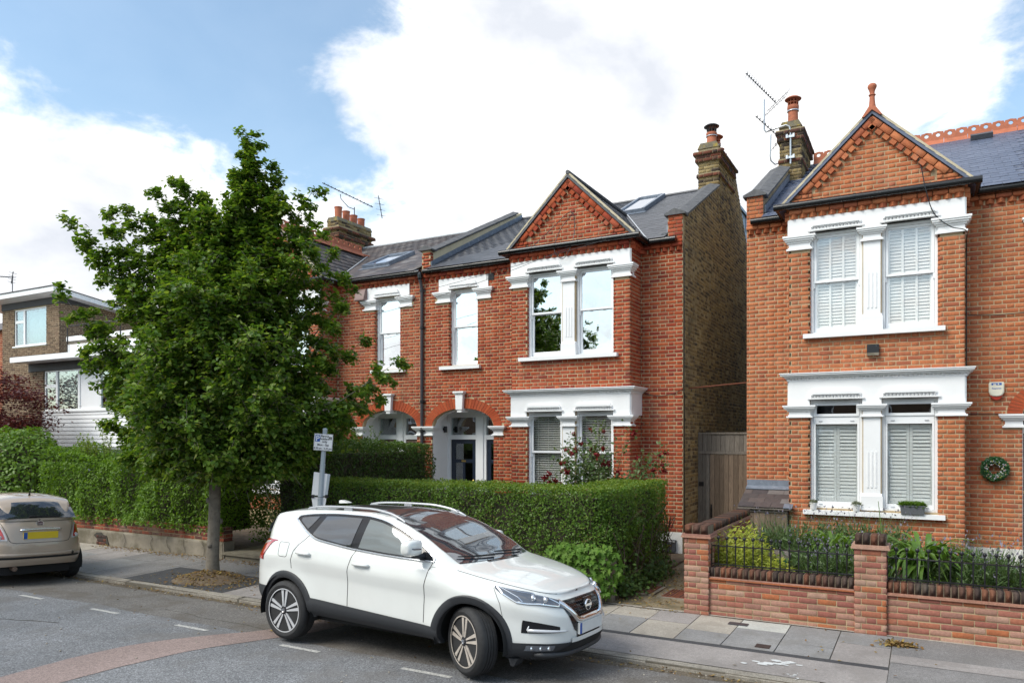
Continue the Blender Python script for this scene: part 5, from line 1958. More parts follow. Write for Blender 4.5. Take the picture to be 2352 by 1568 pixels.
b.prism(sh, 'y', -0.055, -0.002)
sh2 = [(x * 0.86, 0.012 + z * 0.95) for x, z in sh]
b.prism(sh2, 'y', -0.070, -0.0551)
b.build('cover', M['cream_plastic'], AL)
b = MB()
b.prism([(-0.088, 0.075), (-0.05, 0.02), (0, 0.0), (0.05, 0.02), (0.088, 0.075), (0.09, 0.12), (-0.09, 0.12)], 'y', -0.05, -0.003)
b.build('strobe_lens', M['red_plastic'], AL)
b = MB()
b.box(-0.07, 0.07, -0.0725, -0.0701, 0.243, 0.278)
b.build('solar_panel', M['blue_sign'], AL)
b = MB()
b.box(-0.045, -0.005, -0.0745, -0.0726, 0.238, 0.262)
b.lathe([(0.012, 0), (0.012, -0.003), (0.001, -0.003)], (0.025, -0.0726, 0.26), 8, 'y')
b.build('sticker', M['cream_plastic'], AL)
text_mesh('lettering', 'Response', 0.034, M['blue_sign'], AL, (0, -0.0712, 0.180), (math.pi / 2, 0, 0), bold=True)

FB = thing('wall_lamp', 'black box shaped wall lamp between the storeys of the orange bay', 'wall lamp', (-0.763, 13.855, 3.76))
b = MB()
b.box(-0.09, 0.09, -0.07, 0.0, 0.045, 0.185)
b.build('housing', M['black_iron'], FB)
b = MB()
b.prism([(-0.075, 0.0), (0.0, 0.0), (0.0, 0.044), (-0.08, 0.044)], 'x', -0.09, 0.09)
b.build('lens', M['concrete'], FB)
b = MB()
b.lathe([(0.012, 0), (0.012, -0.004), (0.001, -0.004)], (0.05, -0.0701, 0.16), 8, 'y')
b.build('sensor', M['pipe_grey'], FB)

VB = thing('vent_cowl', 'brown wedge shaped vent cowl under the eaves of the weathered house', 'vent', (-12.31, 14.49, 5.79))
b = MB()
b.prism([(0, 0.29), (-0.06, 0.29), (-0.10, 0.24), (-0.16, 0.03), (-0.16, 0.0), (0, 0.0)], 'x', -0.15, 0.15)
M['brown_plastic'] = plain('brown_plastic', (0.19, 0.12, 0.11), 0.5)
b.build('hood', M['brown_plastic'], VB)
b = MB()
b.box(-0.13, 0.13, -0.14, -0.02, -0.006, -0.0005)
b.build('grille', M['black_iron'], VB)

# perforated air brick on the middle house
AB = thing('air_brick', 'black cast iron air vent high on the red wall beside the bay', 'vent', (-8.605, 14.49, 5.95))
b = MB()
b.box(-0.098, 0.098, -0.012, 0.0, 0, 0.14)
for i in range(8):
    for k in (0, 1):
        b.box(-0.09 + i * 0.0235, -0.078 + i * 0.0235, -0.02, -0.0121, 0.012 + 0.062 * k, 0.066 + 0.062 * k)
b.build('grating', M['black_iron'], AB)
PB = thing('air_brick', 'white plaster air vent with square holes low on the white plinth behind the lavender', 'vent', (1.02, 14.44, 0.37))
b = MB()
panels(b, -0.11, 0.11, 0, 0.15, [(-0.10 + 0.034 * i, -0.076 + 0.034 * i, 0.012 + 0.034 * k, 0.036 + 0.034 * k) for i in range(6) for k in range(4)], -0.012, 0.0)
b.build('grating', M['plinth'], PB)
b = MB()
b.box(-0.105, 0.105, -0.0005, 0.02, 0.005, 0.145)
b.build('backing', M['room_dark'], PB)
# white plinth of the right house
b = MB()
b.box(0.56, 1.38, 14.448, 14.4985, 0.05, 0.585)
b.build('plinth', M['plinth'], right, loc=(2.957, -14.5, -0.122))

# wall light in the porch
WL = thing('porch_light', 'small black cylinder light on the white porch wall', 'wall lamp', (-10.205, 14.95, 2.53))
b = MB()
b.lathe([(0.042, -0.02), (0.042, 0.12), (0.036, 0.125), (0.036, 0.10), (0.005, 0.10)], (0.07, 0, 0), 14)
b.build('shade', M['black_iron'], WL, smooth=True)
b = MB()
b.box(0.0, 0.035, -0.02, 0.02, 0.03, 0.09)
b.build('bracket', M['black_iron'], WL)

# rain pipe on the party line
DP = thing('drainpipe', 'black and grey rain pipe running down between the two red houses', 'drainpipe', (-10.47, 14.40, 0.1))
b = MB()
b.tube([(0, -0.03, 6.15), (0, -0.03, 6.02), (-0.0, 0.03, 5.88), (0, 0.045, 5.78), (0, 0.045, 0.0)], 0.038, 12)
b.build('pipe', M['pipe_grey'], DP, smooth=True)
for z in (5.74, 4.85, 3.1, 2.4, 1.3):
    b = MB()
    b.lathe([(0.038, z), (0.048, z + 0.01), (0.048, z + 0.07), (0.038, z + 0.08)], (0, 0.045, 0), 12)
    b.box(-0.07, 0.07, 0.05, 0.095, z + 0.02, z + 0.06)
    b.build('collar', M['black_iron'], DP)
b = MB()
b.lathe([(0.04, 6.02), (0.055, 6.06), (0.06, 6.14), (0.05, 6.2)], (0, -0.03, 0), 12)
b.build('hopper', M['black_gloss'], DP)

# finial on the right-hand gable
FN = thing('finial', 'tall terracotta finial with a ball on the orange gable apex', 'finial', (-0.777, 13.84, 7.86))
b = MB()
b.prism([(-0.17, -0.14), (-0.06, 0.06), (0.06, 0.06), (0.17, -0.14), (0.13, -0.14), (0, 0.0), (-0.13, -0.14)], 'y', -0.08, 0.10)
b.build('saddle', M['terracotta'], FN)
b = MB()
b.lathe([(0.075, 0.02), (0.068, 0.06), (0.055, 0.14), (0.047, 0.24), (0.045, 0.32), (0.062, 0.335), (0.062, 0.35), (0.042, 0.365), (0.046, 0.42), (0.062, 0.47),
         (0.075, 0.50), (0.080, 0.53), (0.075, 0.56), (0.05, 0.59), (0.005, 0.60)], (0, 0, 0), 16)
fo = b.build('spike', M['terracotta'], FN, smooth=True)
FN.scale = (0.9, 0.9, 0.76)

# roof windows

def roof_window(name, label, house, k, u0, u1, s0, s1):
    """glazed roof window lying on the slates; s = distance up the slope"""
    up = Vector((0, 1, k['rs'])).normalized()
    nr = Vector((0, -k['rs'], 1)).normalized()
    x0, x1 = k['XR'](u0, u1)
    base = Vector((x0, k['ey'], k['ez'])) + up * s0
    L = s1 - s0
    lw = base + Vector(k['loc'])
    T = thing(name, label, 'roof window', tuple(lw), 0, 'roof windows in the slates')
    W = x1 - x0
    def bar(a0, a1, b0, b1, h0, h1, mat, nm):
        m = MB()
        c = Vector((1, 0, 0)) * (a0 + a1) / 2 + up * (b0 + b1) / 2 + nr * (h0 + h1) / 2
        m.obox(c, Vector((1, 0, 0)) * (a1 - a0) / 2, up * (b1 - b0) / 2, nr * (h1 - h0) / 2)
        return m.build(nm, M[mat], T)
    bar(0, 0.07, 0, L, 0.0, 0.115, 'lead', 'frame_side')
    bar(W - 0.07, W, 0, L, 0.0, 0.115, 'lead', 'frame_side')
    bar(0.0705, W - 0.0705, 0, 0.09, 0.0, 0.105, 'lead', 'frame_rail')
    bar(0.0705, W - 0.0705, L - 0.12, L, 0.0, 0.12, 'lead', 'frame_rail')
    bar(0.071, W - 0.071, 0.091, L - 0.121, 0.075, 0.085, 'pane_bright', 'pane')
    bar(0.071, W - 0.071, 0.091, L - 0.121, 0.0, 0.04, 'blind', 'roller_blind')
    bar(-0.05, W + 0.05, -0.14, -0.001, 0.018, 0.028, 'lead', 'apron')
    return T

roof_window('roof_window', 'grey framed roof window in the newer slate roof near the yellow chimney', mid, mk, 1.74, 2.46, 3.30, 5.15)
roof_window('roof_window', 'grey framed roof window in the old mottled slates of the weathered house', left, lk, 3.62, 4.52, 1.10, 2.35)
# low vents near the ridges
for (x, y, z, lab) in ((1.05, 18.7, 8.80, 'flat grey slate vent near the red ridge of the orange house'),):
    b = MB()
    b.obox((x, y, z), (0.2, 0, 0), (0, 0.09, 0.045), (0, -0.02, 0.045))
    o = b.build('slate_vent', M['slate_dark'])
    tag(o, lab, 'roof vent')
# slate-hung dormer at the back of the middle house
DM = thing('rear_dormer', 'slate hung dormer box behind the yellow brick flank, seen past the chimney', 'dormer', (-4.45, 19.2, 5.2))
b = MB()
b.box(-5.5, 0.0, 0.0, 5.0, -0.5, 3.42)
b.build('cheek', M['slate_dark'], DM)
SL = Pieces(BX_V, BX_F)
lay_slates(SL, (0.005, 0, 0), (0, 1, 0), (0, 0, 1), 4.9, 3.4, 0.30, 0.60)
SL.finalize('slate', M['slate_hung'], DM, 60, (-4.45, 19.2, 5.2))
b = MB()
b.box(-5.55, 0.06, -0.05, 5.05, 3.42, 3.50)
b.build('roof_edge', M['black_gloss'], DM)
# crest on the gable ridge of the left house
cm_ = crest_mesh().mesh('crest_tile', M['terracotta'])
for i in range(7):
    link('crest_tile', cm_, left_roof, (2.18, -0.66 + i * 0.45, 7.76), (0, 0, math.pi / 2))

# flat-roofed house at the far left
FH = thing('flat_roofed_house', 'brown brick flat roofed house with white weatherboarding, left of the street tree', 'house', (-27.0, 14.5, 0.0))
def fx(x): return x + 27.0
b = MB()
panels(b, fx(-31.97), fx(-28.08), -0.2, 7.64, [(fx(-31.13), fx(-28.93), 5.91, 7.33)], 1.5, 1.75)
b.box(fx(-28.33), fx(-28.08), 1.75, 9.5, -0.2, 7.60)
b.box(fx(-31.97), fx(-31.72), 1.75, 9.5, -0.2, 7.60)
b.box(fx(-31.97), fx(-28.08), 9.5, 9.7, -0.2, 6.6)
b.box(fx(-27.24), fx(-26.38), 0.0, 0.25, -0.2, 4.9)
b.box(fx(-21.60), fx(-20.6), 0.0, 0.25, -0.2, 4.9)
b.box(fx(-26.38), fx(-21.6), 0.02, 0.25, -0.2, 0.9)
b.box(fx(-26.38), fx(-21.6), 0.03, 0.25, 2.08, 3.27)
b.box(fx(-26.38), fx(-21.6), 0.02, 0.25, 4.66, 4.9)
b.box(fx(-27.24), fx(-27.0), 0.25, 9, -0.2, 4.9)
b.box(fx(-20.85), fx(-20.6), 0.25, 9, -0.2, 4.9)
b.build('wall', M['mortar_grey'], FH)
P = Pieces()
lay(P, (0, 1.5, 4.9), (1, 0, 0), (0, 1, 0), fx(-31.97), fx(-28.08), 0.0, 7.36, [(fx(-31.13), fx(-28.93), 5.86, 7.36)])
lay(P, (fx(-28.08), 0, 4.9), (0, 1, 0), (-1, 0, 0), 1.5, 5.5, 4.9, 7.36, [])
lay(P, (0, 0.0, 0), (1, 0, 0), (0, 1, 0), fx(-27.24), fx(-26.38), 0.0, 4.64, [])
lay(P, (0, 0.0, 0), (1, 0, 0), (0, 1, 0), fx(-21.60), fx(-20.6), 0.0, 4.64, [])
P.finalize('brick', M['brick_brown'], FH, 150, (-27, 14.5, 0), lambda x, y, z: z > 5 and x < -26, 'brickwork')
M['charcoal'] = plain('charcoal_fascia', (0.055, 0.055, 0.06), 0.7, nscale=3, namt=0.15)
M['white_board'] = plain('white_cladding', (0.82, 0.82, 0.83), 0.45, nscale=2, namt=0.03)
b = MB()
b.box(fx(-31.99), fx(-28.06), 1.47, 1.75, 7.365, 7.64)
b.box(fx(-28.3), fx(-28.06), 1.75, 6, 7.365, 7.6)
b.build('eaves_band', M['charcoal'], FH)
b = MB()
b.box(fx(-27.26), fx(-20.58), -0.03, 0.0, 4.645, 4.92)
b.build('eaves_band', M['charcoal'], FH)
# roof slab, falling to the back
b = MB()
b.prism([(1.0, 7.69), (1.0, 7.87), (8.0, 6.85), (8.0, 6.67)], 'x', fx(-33.5), fx(-27.58))
RF = b.build('roof', M['white_board'], FH)
b = MB()
b.prism([(0.97, 7.872), (0.97, 7.90), (8.0, 6.88), (8.0, 6.852)], 'x', fx(-33.5), fx(-27.55))
b.build('roof_felt', M['charcoal'], RF)
b = MB()
b.box(fx(-27.32), fx(-20.4), -0.6, 3.0, 4.925, 5.10)
b.build('canopy', M['white_board'], FH)
b = MB()
b.box(fx(-27.3), fx(-20.5), 1.30, 1.42, 5.87, 6.03)
b.build('balcony_coping', M['white_board'], FH)
b = MB()
b.box(fx(-27.28), fx(-20.5), 1.33, 1.39, 5.10, 5.74)
b.build('balcony_upstand', M['white_board'], FH)
b = MB()
b.box(fx(-27.28), fx(-20.5), 1.37, 1.39, 5.741, 5.869)
b.build('balcony_infill', M['concrete'], FH)
for i in range(5):
    b = MB()
    xx = fx(-27.2) + i * 1.55
    b.tube([(xx, 1.28, 5.4), (xx, 1.28, 6.42)], 0.02, 6)
    b.build('rail_post', M['black_iron'], FH)
b = MB()
b.tube([(fx(-27.2), 1.28, 6.40), (fx(-20.6), 1.28, 6.40)], 0.022, 6)
b.build('hand_rail', M['black_iron'], FH)

def casement(house, lights, z0, z1, y, room='interior', curtain=False):
    """upvc window: list of (x0, x1, [transom heights], kind)"""
    xa, xb = lights[0][0], lights[-1][1]
    f = MB()
    t = 0.055
    f.box(xa, xb, y, y + 0.07, z0, z0 + t)
    f.box(xa, xb, y, y + 0.07, z1 - t, z1)
    for (a, b_, tr, kind) in lights:
        f.box(a, a + t, y + 0.001, y + 0.07, z0 + t, z1 - t)
        f.box(b_ - t, b_, y + 0.001, y + 0.07, z0 + t, z1 - t)
        for h in tr:
            f.box(a + t, b_ - t, y + 0.002, y + 0.07, h - t, h + t)
    f.box(xa - 0.05, xb + 0.05, y - 0.08, y, z0 - 0.05, z0 - 0.001)
    w = f.build('window', M['white_frame'], house)
    for (a, b_, tr, kind) in lights:
        hs = [z0 + t] + [q for h in tr for q in (h - t, h + t)] + [z1 - t]
        for k in range(0, len(hs), 2):
            g = MB()
            g.box(a + t - 0.004, b_ - t + 0.004, y + 0.03, y + 0.036, hs[k] - 0.004, hs[k + 1] + 0.004)
            g.build('infill_panel' if kind == 'panel' else 'pane', M['white_board'] if kind == 'panel' else M['pane_mid'], w)
        if kind == 'net':
            c = MB()
            n = 30
            c.grid([[(a + (b_ - a) * i / n, y + 0.16 + 0.018 * math.sin(i * 1.7), zz) for i in range(n + 1)] for zz in (z0 + 0.03, z1 - 0.12)])
            o = c.build('net_curtain', M['curtain_net'], w, smooth='all')
            o.modifiers.new('thick', 'SOLIDIFY').thickness = 0.003
    r = MB()
    r.add([(xa, y + 0.075, z0), (xb, y + 0.075, z0), (xb, y + 1.2, z0), (xa, y + 1.2, z0), (xa, y + 0.075, z1), (xb, y + 0.075, z1), (xb, y + 1.2, z1), (xa, y + 1.2, z1)],
          [(0, 1, 2, 3), (4, 7, 6, 5), (1, 5, 6, 2), (3, 2, 6, 7), (0, 3, 7, 4)])
    r.build('room', M[room], w)
    return w

M['curtain_net'] = plain('net_curtain', (0.45, 0.48, 0.47), 0.9, nscale=30, namt=0.2)
casement(FH, [(fx(-31.13), fx(-30.48), [6.86], 'glass'), (fx(-30.48), fx(-28.93), [], 'net')], 5.91, 7.33, 1.53)
casement(FH, [(fx(-26.36), fx(-25.66), [4.12], 'glass'), (fx(-25.66), fx(-24.40), [], 'net'), (fx(-24.40), fx(-23.25), [], 'panel'), (fx(-23.25), fx(-22.10), [], 'net'), (fx(-22.10), fx(-21.61), [4.2], 'glass')], 3.28, 4.655, 0.03)
casement(FH, [(fx(-26.36), fx(-25.0), [], 'net'), (fx(-25.0), fx(-24.5), [], 'glass'), (fx(-24.5), fx(-23.2), [], 'net'), (fx(-23.2), fx(-21.61), [], 'glass')], 0.9, 2.07, 0.03)
for i in range(9):
    b = MB()
    z = 2.085 + i * 0.131
    b.prism([(0.0, z), (-0.028, z), (-0.008, z + 0.126), (0.0, z + 0.126)], 'x', fx(-26.42), fx(-21.58))
    b.build('weatherboard', M['white_board'], FH)

NB = thing('terraced_house', 'sliver of a red brick house at the extreme left, beyond the flat roof', 'house', (-36.4, 17.5, 0))
b = MB()
b.box(-4, 4.2, 0, 6, -0.2, 7.0)
b.build('wall', M['mortar_grey'], NB)
P = Pieces()
lay(P, (0, 0, 0), (1, 0, 0), (0, 1, 0), -4, 4.2, 2.0, 7.0, [])
P.finalize('brick', M['brick_left'], NB, 0, (-36.4, 17.5, 0), None, 'brickwork')
b = MB()
b.prism([(-0.2, 7.0), (6.2, 7.0), (3, 8.2)], 'x', -4.2, 4.3)
b.build('roof', M['slate_old'], NB)

# parking sign
SG = thing('parking_sign', 'leaning grey pole with white permit holders parking sign behind the white car', 'sign', (-8.66, 9.0, -0.02), math.radians(25))
lean = 0.175 / 2.5
def lp(z, x=0.0, y=0.0):
    return (x + lean * z, y, z)
b = MB()
b.tube([lp(-0.05), lp(2.53)], 0.038, 14)
b.lathe([(0.04, 2.525), (0.041, 2.545), (0.025, 2.56), (0.002, 2.565)], (lean * 2.53, 0, 0), 14)
b.build('pole', M['pole_grey'], SG, smooth=True)
b = MB()
b.tube([lp(-0.05), lp(1.98)], 0.0415, 14)
b.lathe([(0.0425, 1.96), (0.044, 1.97), (0.0425, 1.985)], (lean * 1.97, 0, 0), 14)
b.build('sleeve', M['pole_grey'], SG, smooth=True)
PLT = thing('sign_plate', '', '', (0, 0, 0))
for k in ('label', 'category'):
    del PLT[k]
PLT.parent = SG
PLT.location = lp(2.335, 0.0, -0.05)
PLT.rotation_euler = (0, lean, 0)
PLT.name = 'sign_plate'
b = MB()
b.box(-0.155, 0.155, 0, 0.004, -0.135, 0.135)
b.build('plate_face', M['sign_white'], PLT)
b = MB()
for (x0, x1, z0, z1) in ((-0.152, 0.152, 0.127, 0.130), (-0.152, 0.152, -0.130, -0.127), (-0.152, -0.149, -0.130, 0.130), (0.149, 0.152, -0.130, 0.130)):
    b.box(x0, x1, -0.0012, 0.0, z0, z1)
b.build('border', M['black_ink'], PLT)
b = MB()
b.box(-0.135, -0.055, -0.0012, 0.0, 0.005, 0.112)
b.build('blue_panel', M['blue_sign'], PLT)
tr = (math.pi / 2, 0, 0)
text_mesh('lettering', 'P', 0.118, M['sign_white'], PLT, (-0.095, -0.0022, 0.018), tr, bold=True)
for s, sz, x, z in (('Permit', 0.050, 0.022, 0.082), ('holders', 0.050, 0.022, 0.038), ('only', 0.050, 0.022, -0.006), ('Mon - Sat', 0.048, 0.0, -0.060), ('8.30 am - 6.30 pm', 0.0395, 0.0, -0.112)):
    text_mesh('lettering', s, sz, M['black_ink'], PLT, (x, -0.0012, z), tr, bold=True)
b = MB()
b.box(0.088, 0.138, -0.0012, 0.0, 0.045, 0.092)
b.build('zone_panel', M['black_ink'], PLT)
text_mesh('lettering', 'Z7', 0.030, M['sign_white'], PLT, (0.113, -0.0022, 0.052), tr, bold=True)
b = MB()
for z in (0.07, -0.07):
    b.box(-0.05, 0.05, 0.0045, 0.05, z - 0.015, z + 0.015)
b.build('clip', M['steel'], PLT)
# the back of a notice board tied to the pole
NB_ = thing('notice_board', 'pale back of a torn notice board tied to the sign pole above the white car', 'notice board', (-8.55, 9.0, 1.25), math.radians(25))
b = MB()
def tilt_quad(x0, x1, z0, z1, y, sk):
    return [(x0 + sk * z0, z0), (x1 + sk * z0, z0), (x1 + sk * z1, z1), (x0 + sk * z1, z1)]
b.prism([(-0.145, 0.21), (0.115, 0.19), (0.165, 0.545), (-0.105, 0.585)], 'y', 0.045, 0.051)
b.build('board', M['sign_white'], NB_)
b = MB()
b.prism([(0.075, 0.20), (0.115, 0.19), (0.165, 0.545), (0.12, 0.55)], 'y', 0.038, 0.0445)
b.build('folded_edge', M['pole_grey'], NB_)
b = MB()
b.prism([(-0.15, 0.19), (0.10, 0.17), (0.07, -0.02), (0.0, -0.05), (-0.10, -0.08), (-0.125, 0.02)], 'y', 0.046, 0.052)
b.build('torn_flap', M['sign_white'], NB_)
for x in (-0.125, 0.105):
    b = MB()
    b.box(x - 0.025, x + 0.025, 0.03, 0.056, 0.165, 0.215)
    b.build('clip', M['black_iron'], NB_)
b = MB()
b.tube([(-0.125, 0.03, 0.19), (-0.04, -0.045, 0.185), (0.05, -0.045, 0.18), (0.105, 0.03, 0.185)], 0.005, 5)
b.build('tie', M['pipe_grey'], NB_)

# aerials and wires

def yagi(T, p, d, L, n, el, updir=(0, 0, 1), r=0.006, grid_=0.0):
    """boom with cross elements; d = boom direction"""
    p, d = Vector(p), Vector(d).normalized()
    e = d.cross(Vector(updir)).normalized()
    b = MB()
    b.tube([p, p + d * L], r * 1.4, 6)
    b.build('boom', M['pipe_grey'], T)
    b = MB()
    for i in range(n):
        q = p + d * (L * (i + 0.5) / n)
        b.tube([q - e * el, q + e * el], r * 0.55, 5)
        f = e.cross(d)
        b.obox(q + f * 0.012, e * 0.03, d * 0.012, f * 0.010)
    b.build('elements', M['pipe_grey'], T, kind='stuff')
    if grid_:
        f = e.cross(d).normalized()
        b = MB()
        q = p + d * (L + 0.03)
        for i in range(7):
            a = (i - 3) / 3.0
            b.tube([q + f * a * grid_ - e * 0.25, q + f * a * grid_ + e * 0.25], 0.004, 5)
        for s in (-0.12, 0.12):
            b.tube([q + f * grid_ + e * s, q - f * grid_ + e * s], 0.005, 5)
        b.build('reflector', M['pipe_grey'], T)

AE = thing('tv_aerial', 'twin spiky television aerials on a cranked steel mast beside the right chimney', 'aerial', (-2.60, 17.40, 8.55))
b = MB()
b.tube([(0.0, -0.03, -0.12), (0.0, -0.03, 0.62), (-0.03, -0.03, 0.71), (-0.10, -0.03, 0.75), (-0.45, -0.03, 0.70), (-0.52, -0.03, 0.68), (-0.56, -0.03, 0.74), (-0.56, -0.03, 1.42)], 0.02, 8)
b.build('mast', M['steel'], AE, smooth=True)
b = MB()
b.tube([(-0.22, 0.08, -0.02), (-0.34, 0.05, -0.05), (-0.42, 0.0, 0.03), (-0.43, -0.03, 0.12), (-0.42, -0.03, 0.60)], 0.017, 8)
b.build('mast', M['steel'], AE, smooth=True)
for z in (0.02, 0.48):
    b = MB()
    b.box(-0.09, 0.09, -0.06, 0.02, z - 0.025, z + 0.025)
    b.box(-0.09, -0.05, -0.10, -0.0601, z - 0.04, z + 0.04)
    b.box(0.05, 0.09, -0.10, -0.0601, z - 0.04, z + 0.04)
    b.build('clamp', M['steel'], AE)
yagi(AE, (-0.92, -0.25, 2.0), (0.62, 0.25, -0.72), 0.95, 14, 0.16, grid_=0.30)
yagi(AE, (-0.72, -0.2, 1.02), (0.62, 0.25, -0.66), 0.75, 9, 0.14, grid_=0.24)
A2 = thing('tv_aerial', 'thin television aerial standing on the chimney with four pots', 'aerial', (-16.42, 18.9, 9.2))
b = MB()
b.tube([(0, 0, 0), (0, 0, 0.75)], 0.016, 6)
b.tube([(0, 0, 0.68), (-0.10, -0.18, 0.72), (-0.22, -0.4, 0.95), (-0.2, -0.45, 1.08)], 0.012, 6)
b.build('mast', M['pipe_grey'], A2)
yagi(A2, (-0.65, -0.8, 1.42), (0.62, 0.75, -0.36), 1.75, 14, 0.10, r=0.010)
yagi(A2, (0.55, 0.55, 1.2), (0.1, 0.15, -1.0), 0.75, 4, 0.24, (1, 0, 0), r=0.010)
A3 = thing('tv_aerial', 'lone television aerial on a thin mast above the flat roof, far left', 'aerial', (-35.2, 18.0, 7.4))
b = MB()
b.tube([(0, 0, 0), (0.05, 0, 2.05)], 0.02, 6)
b.build('mast', M['pipe_grey'], A3)
yagi(A3, (-1.4, -0.2, 2.2), (1.0, 0.15, -0.12), 1.5, 10, 0.16, r=0.014)
yagi(A3, (-0.06, 0, 1.75), (0.1, 0.1, 1.0), 0.55, 4, 0.16, (1, 0, 0), r=0.014)

def wire(name, pts, r, label, mat='black_iron'):
    P = [Vector(p) for p in pts]
    out = []
    for i in range(len(P) - 1):
        p0, p1, p2, p3 = P[max(i - 1, 0)], P[i], P[i + 1], P[min(i + 2, len(P) - 1)]
        for k in range(6):
            t = k / 6
            out.append(0.5 * ((2 * p1) + (p2 - p0) * t + (2 * p0 - 5 * p1 + 4 * p2 - p3) * t * t + (3 * p1 - p0 - 3 * p2 + p3) * t ** 3))
    out.append(P[-1])
    b = MB()
    b.tube(out, r, 5)
    o = b.build(name, M[mat])
    tag(o, label, 'cable')
    return o

wire('telephone_wire', [(-5.35, 13.70, 6.30), (-8.0, 13.4, 5.82), (-11.0, 13.1, 5.38), (-16.0, 12.6, 4.9)], 0.0045, 'upper telephone wire drooping across the red houses to the tree')
wire('telephone_wire', [(-6.3, 13.72, 6.22), (-8.5, 13.4, 5.60), (-11.0, 13.1, 5.12), (-16.0, 12.6, 4.55)], 0.0045, 'lower telephone wire drooping across the red houses to the tree')
wire('wall_cable', [(-6.25, 13.83, 6.95), (-6.55, 13.80, 6.6), (-6.62, 13.72, 6.2), (-6.45, 13.74, 6.02), (-6.28, 13.74, 6.22), (-6.22, 13.82, 6.6), (-6.30, 13.83, 6.98), (-6.7, 13.8, 6.7), (-7.1, 13.72, 6.36)], 0.007, 'looped black cable hanging on the middle gable')
wire('wall_cable', [(-0.12, 13.83, 7.0), (-0.05, 13.82, 6.75), (0.0, 13.66, 6.4), (0.12, 13.76, 6.0), (0.35, 13.76, 5.75), (0.565, 13.78, 5.66), (0.60, 14.44, 5.6), (0.60, 14.47, 4.6), (0.60, 14.47, 2.9)], 0.008, 'black cable running down the right side of the orange bay')
wire('wall_cable', [(0.62, 14.47, 4.42), (1.0, 14.47, 4.39), (1.6, 14.47, 4.40)], 0.007, 'short black cable level across the orange wall right of the bay')
wire('wall_cable', [(-4.185, 14.56, 6.25), (-4.182, 14.58, 5.0), (-4.182, 14.56, 3.4), (-4.182, 14.60, 3.2), (-4.182, 14.58, 2.2), (-4.182, 14.6, 1.2), (-4.182, 14.58, 0.4)], 0.010, 'black cable running down the corner of the yellow flank')
wire('wall_cable', [(-5.02, 14.47, 3.30), (-4.7, 14.47, 3.22), (-4.4, 14.47, 3.25), (-4.2, 14.47, 3.33)], 0.007, 'thin sagging cable right of the middle cornice')
wire('tie_rod', [(-4.19, 14.9, 3.38), (-3.6, 14.9, 3.42), (-2.957, 14.9, 3.46)], 0.014, 'rusty iron rod spanning the alley between the houses', 'brick_band')
wire('wall_cable', [(0.58, 14.47, 2.78), (0.9, 14.47, 2.78), (1.15, 14.47, 2.77)], 0.006, 'cable from the bay capital to the porch arch')

# foliage
LEAF_DIA = (np.array([(0, 0, 0), (0.45, 0.28, 0.05), (1, 0, 0), (0.45, -0.28, 0.05)], float), np.array([(0, 1, 2), (0, 2, 3)]))
LEAF_OVAL = (np.array([(0, 0, 0), (0.3, 0.27, 0.06), (0.72, 0.2, 0.05), (1, 0, -0.05), (0.72, -0.2, 0.05), (0.3, -0.27, 0.06), (0.5, 0, 0.0)], float),
             np.array([(0, 6, 1), (1, 6, 2), (2, 6, 3), (3, 6, 4), (4, 6, 5), (5, 6, 0)]))
LEAF_HEART = (np.array([(0, 0, 0), (-0.06, 0.3, 0.08), (0.3, 0.46, 0.10), (0.72, 0.25, 0.04), (1.02, 0, -0.08), (0.72, -0.25, 0.04), (0.3, -0.46, 0.10), (-0.06, -0.3, 0.08), (0.42, 0, 0.0)], float),
              np.array([(0, 8, 1), (1, 8, 2), (2, 8, 3), (3, 8, 4), (4, 8, 5), (5, 8, 6), (6, 8, 7), (7, 8, 0)]))
LEAF_STRIP = (np.array([(0, 0.11, 0), (0, -0.11, 0), (1, 0.0, 0.0), (0.5, 0.13, 0.06), (0.5, -0.13, 0.06)], float), np.array([(1, 4, 0), (0, 4, 3), (3, 4, 2)]))
LEAF_STAR = (np.array([(0, 0, 0), (0.1, 0.32, 0), (0.35, 0.20, 0), (0.45, 0.55, 0), (0.6, 0.18, 0), (1.0, 0, -0.05), (0.6, -0.18, 0), (0.45, -0.55, 0), (0.35, -0.2, 0), (0.1, -0.32, 0), (0.4, 0, 0.06)], float),
             np.array([(0, 10, 1), (1, 10, 2), (2, 10, 3), (3, 10, 4), (4, 10, 5), (5, 10, 6), (6, 10, 7), (7, 10, 8), (8, 10, 9), (9, 10, 0)]))

def leaves(name, C, N, size, shape, mat, parent=None, T=None, sj=0.3, tilt=0.6, kind='stuff'):
    """C (n,3) points, N (n,3) rough leaf normals, T (n,3) rough leaf directions"""
    n = len(C)
    N = N + NR.normal(0, tilt, (n, 3))
    N /= np.linalg.norm(N, axis=1)[:, None] + 1e-9
    if T is None:
        T = NR.normal(0, 1, (n, 3))
        T[:, 2] -= 0.35
    else:
        T = T + NR.normal(0, 0.35, (n, 3))
    T = T - N * (T * N).sum(1)[:, None]
    T /= np.linalg.norm(T, axis=1)[:, None] + 1e-9
    B = np.cross(N, T)
    s = size * (1 + NR.uniform(-sj, sj, n))[:, None, None]
    tv, tf = shape
    V = C[:, None, :] + s * (tv[None, :, 0:1] * T[:, None, :] + tv[None, :, 1:2] * B[:, None, :] + tv[None, :, 2:3] * N[:, None, :])
    F = (tf[None] + (np.arange(n) * len(tv))[:, None, None]).reshape(-1, 3)
    return np_obj(name, V.reshape(-1, 3), F, mat, parent, kind)

def lump(P, sc_, amp, seed=0.0):
    return np.array([mnoise.noise(Vector((p[0] * sc_ + seed, p[1] * sc_, p[2] * sc_))) for p in P]) * amp

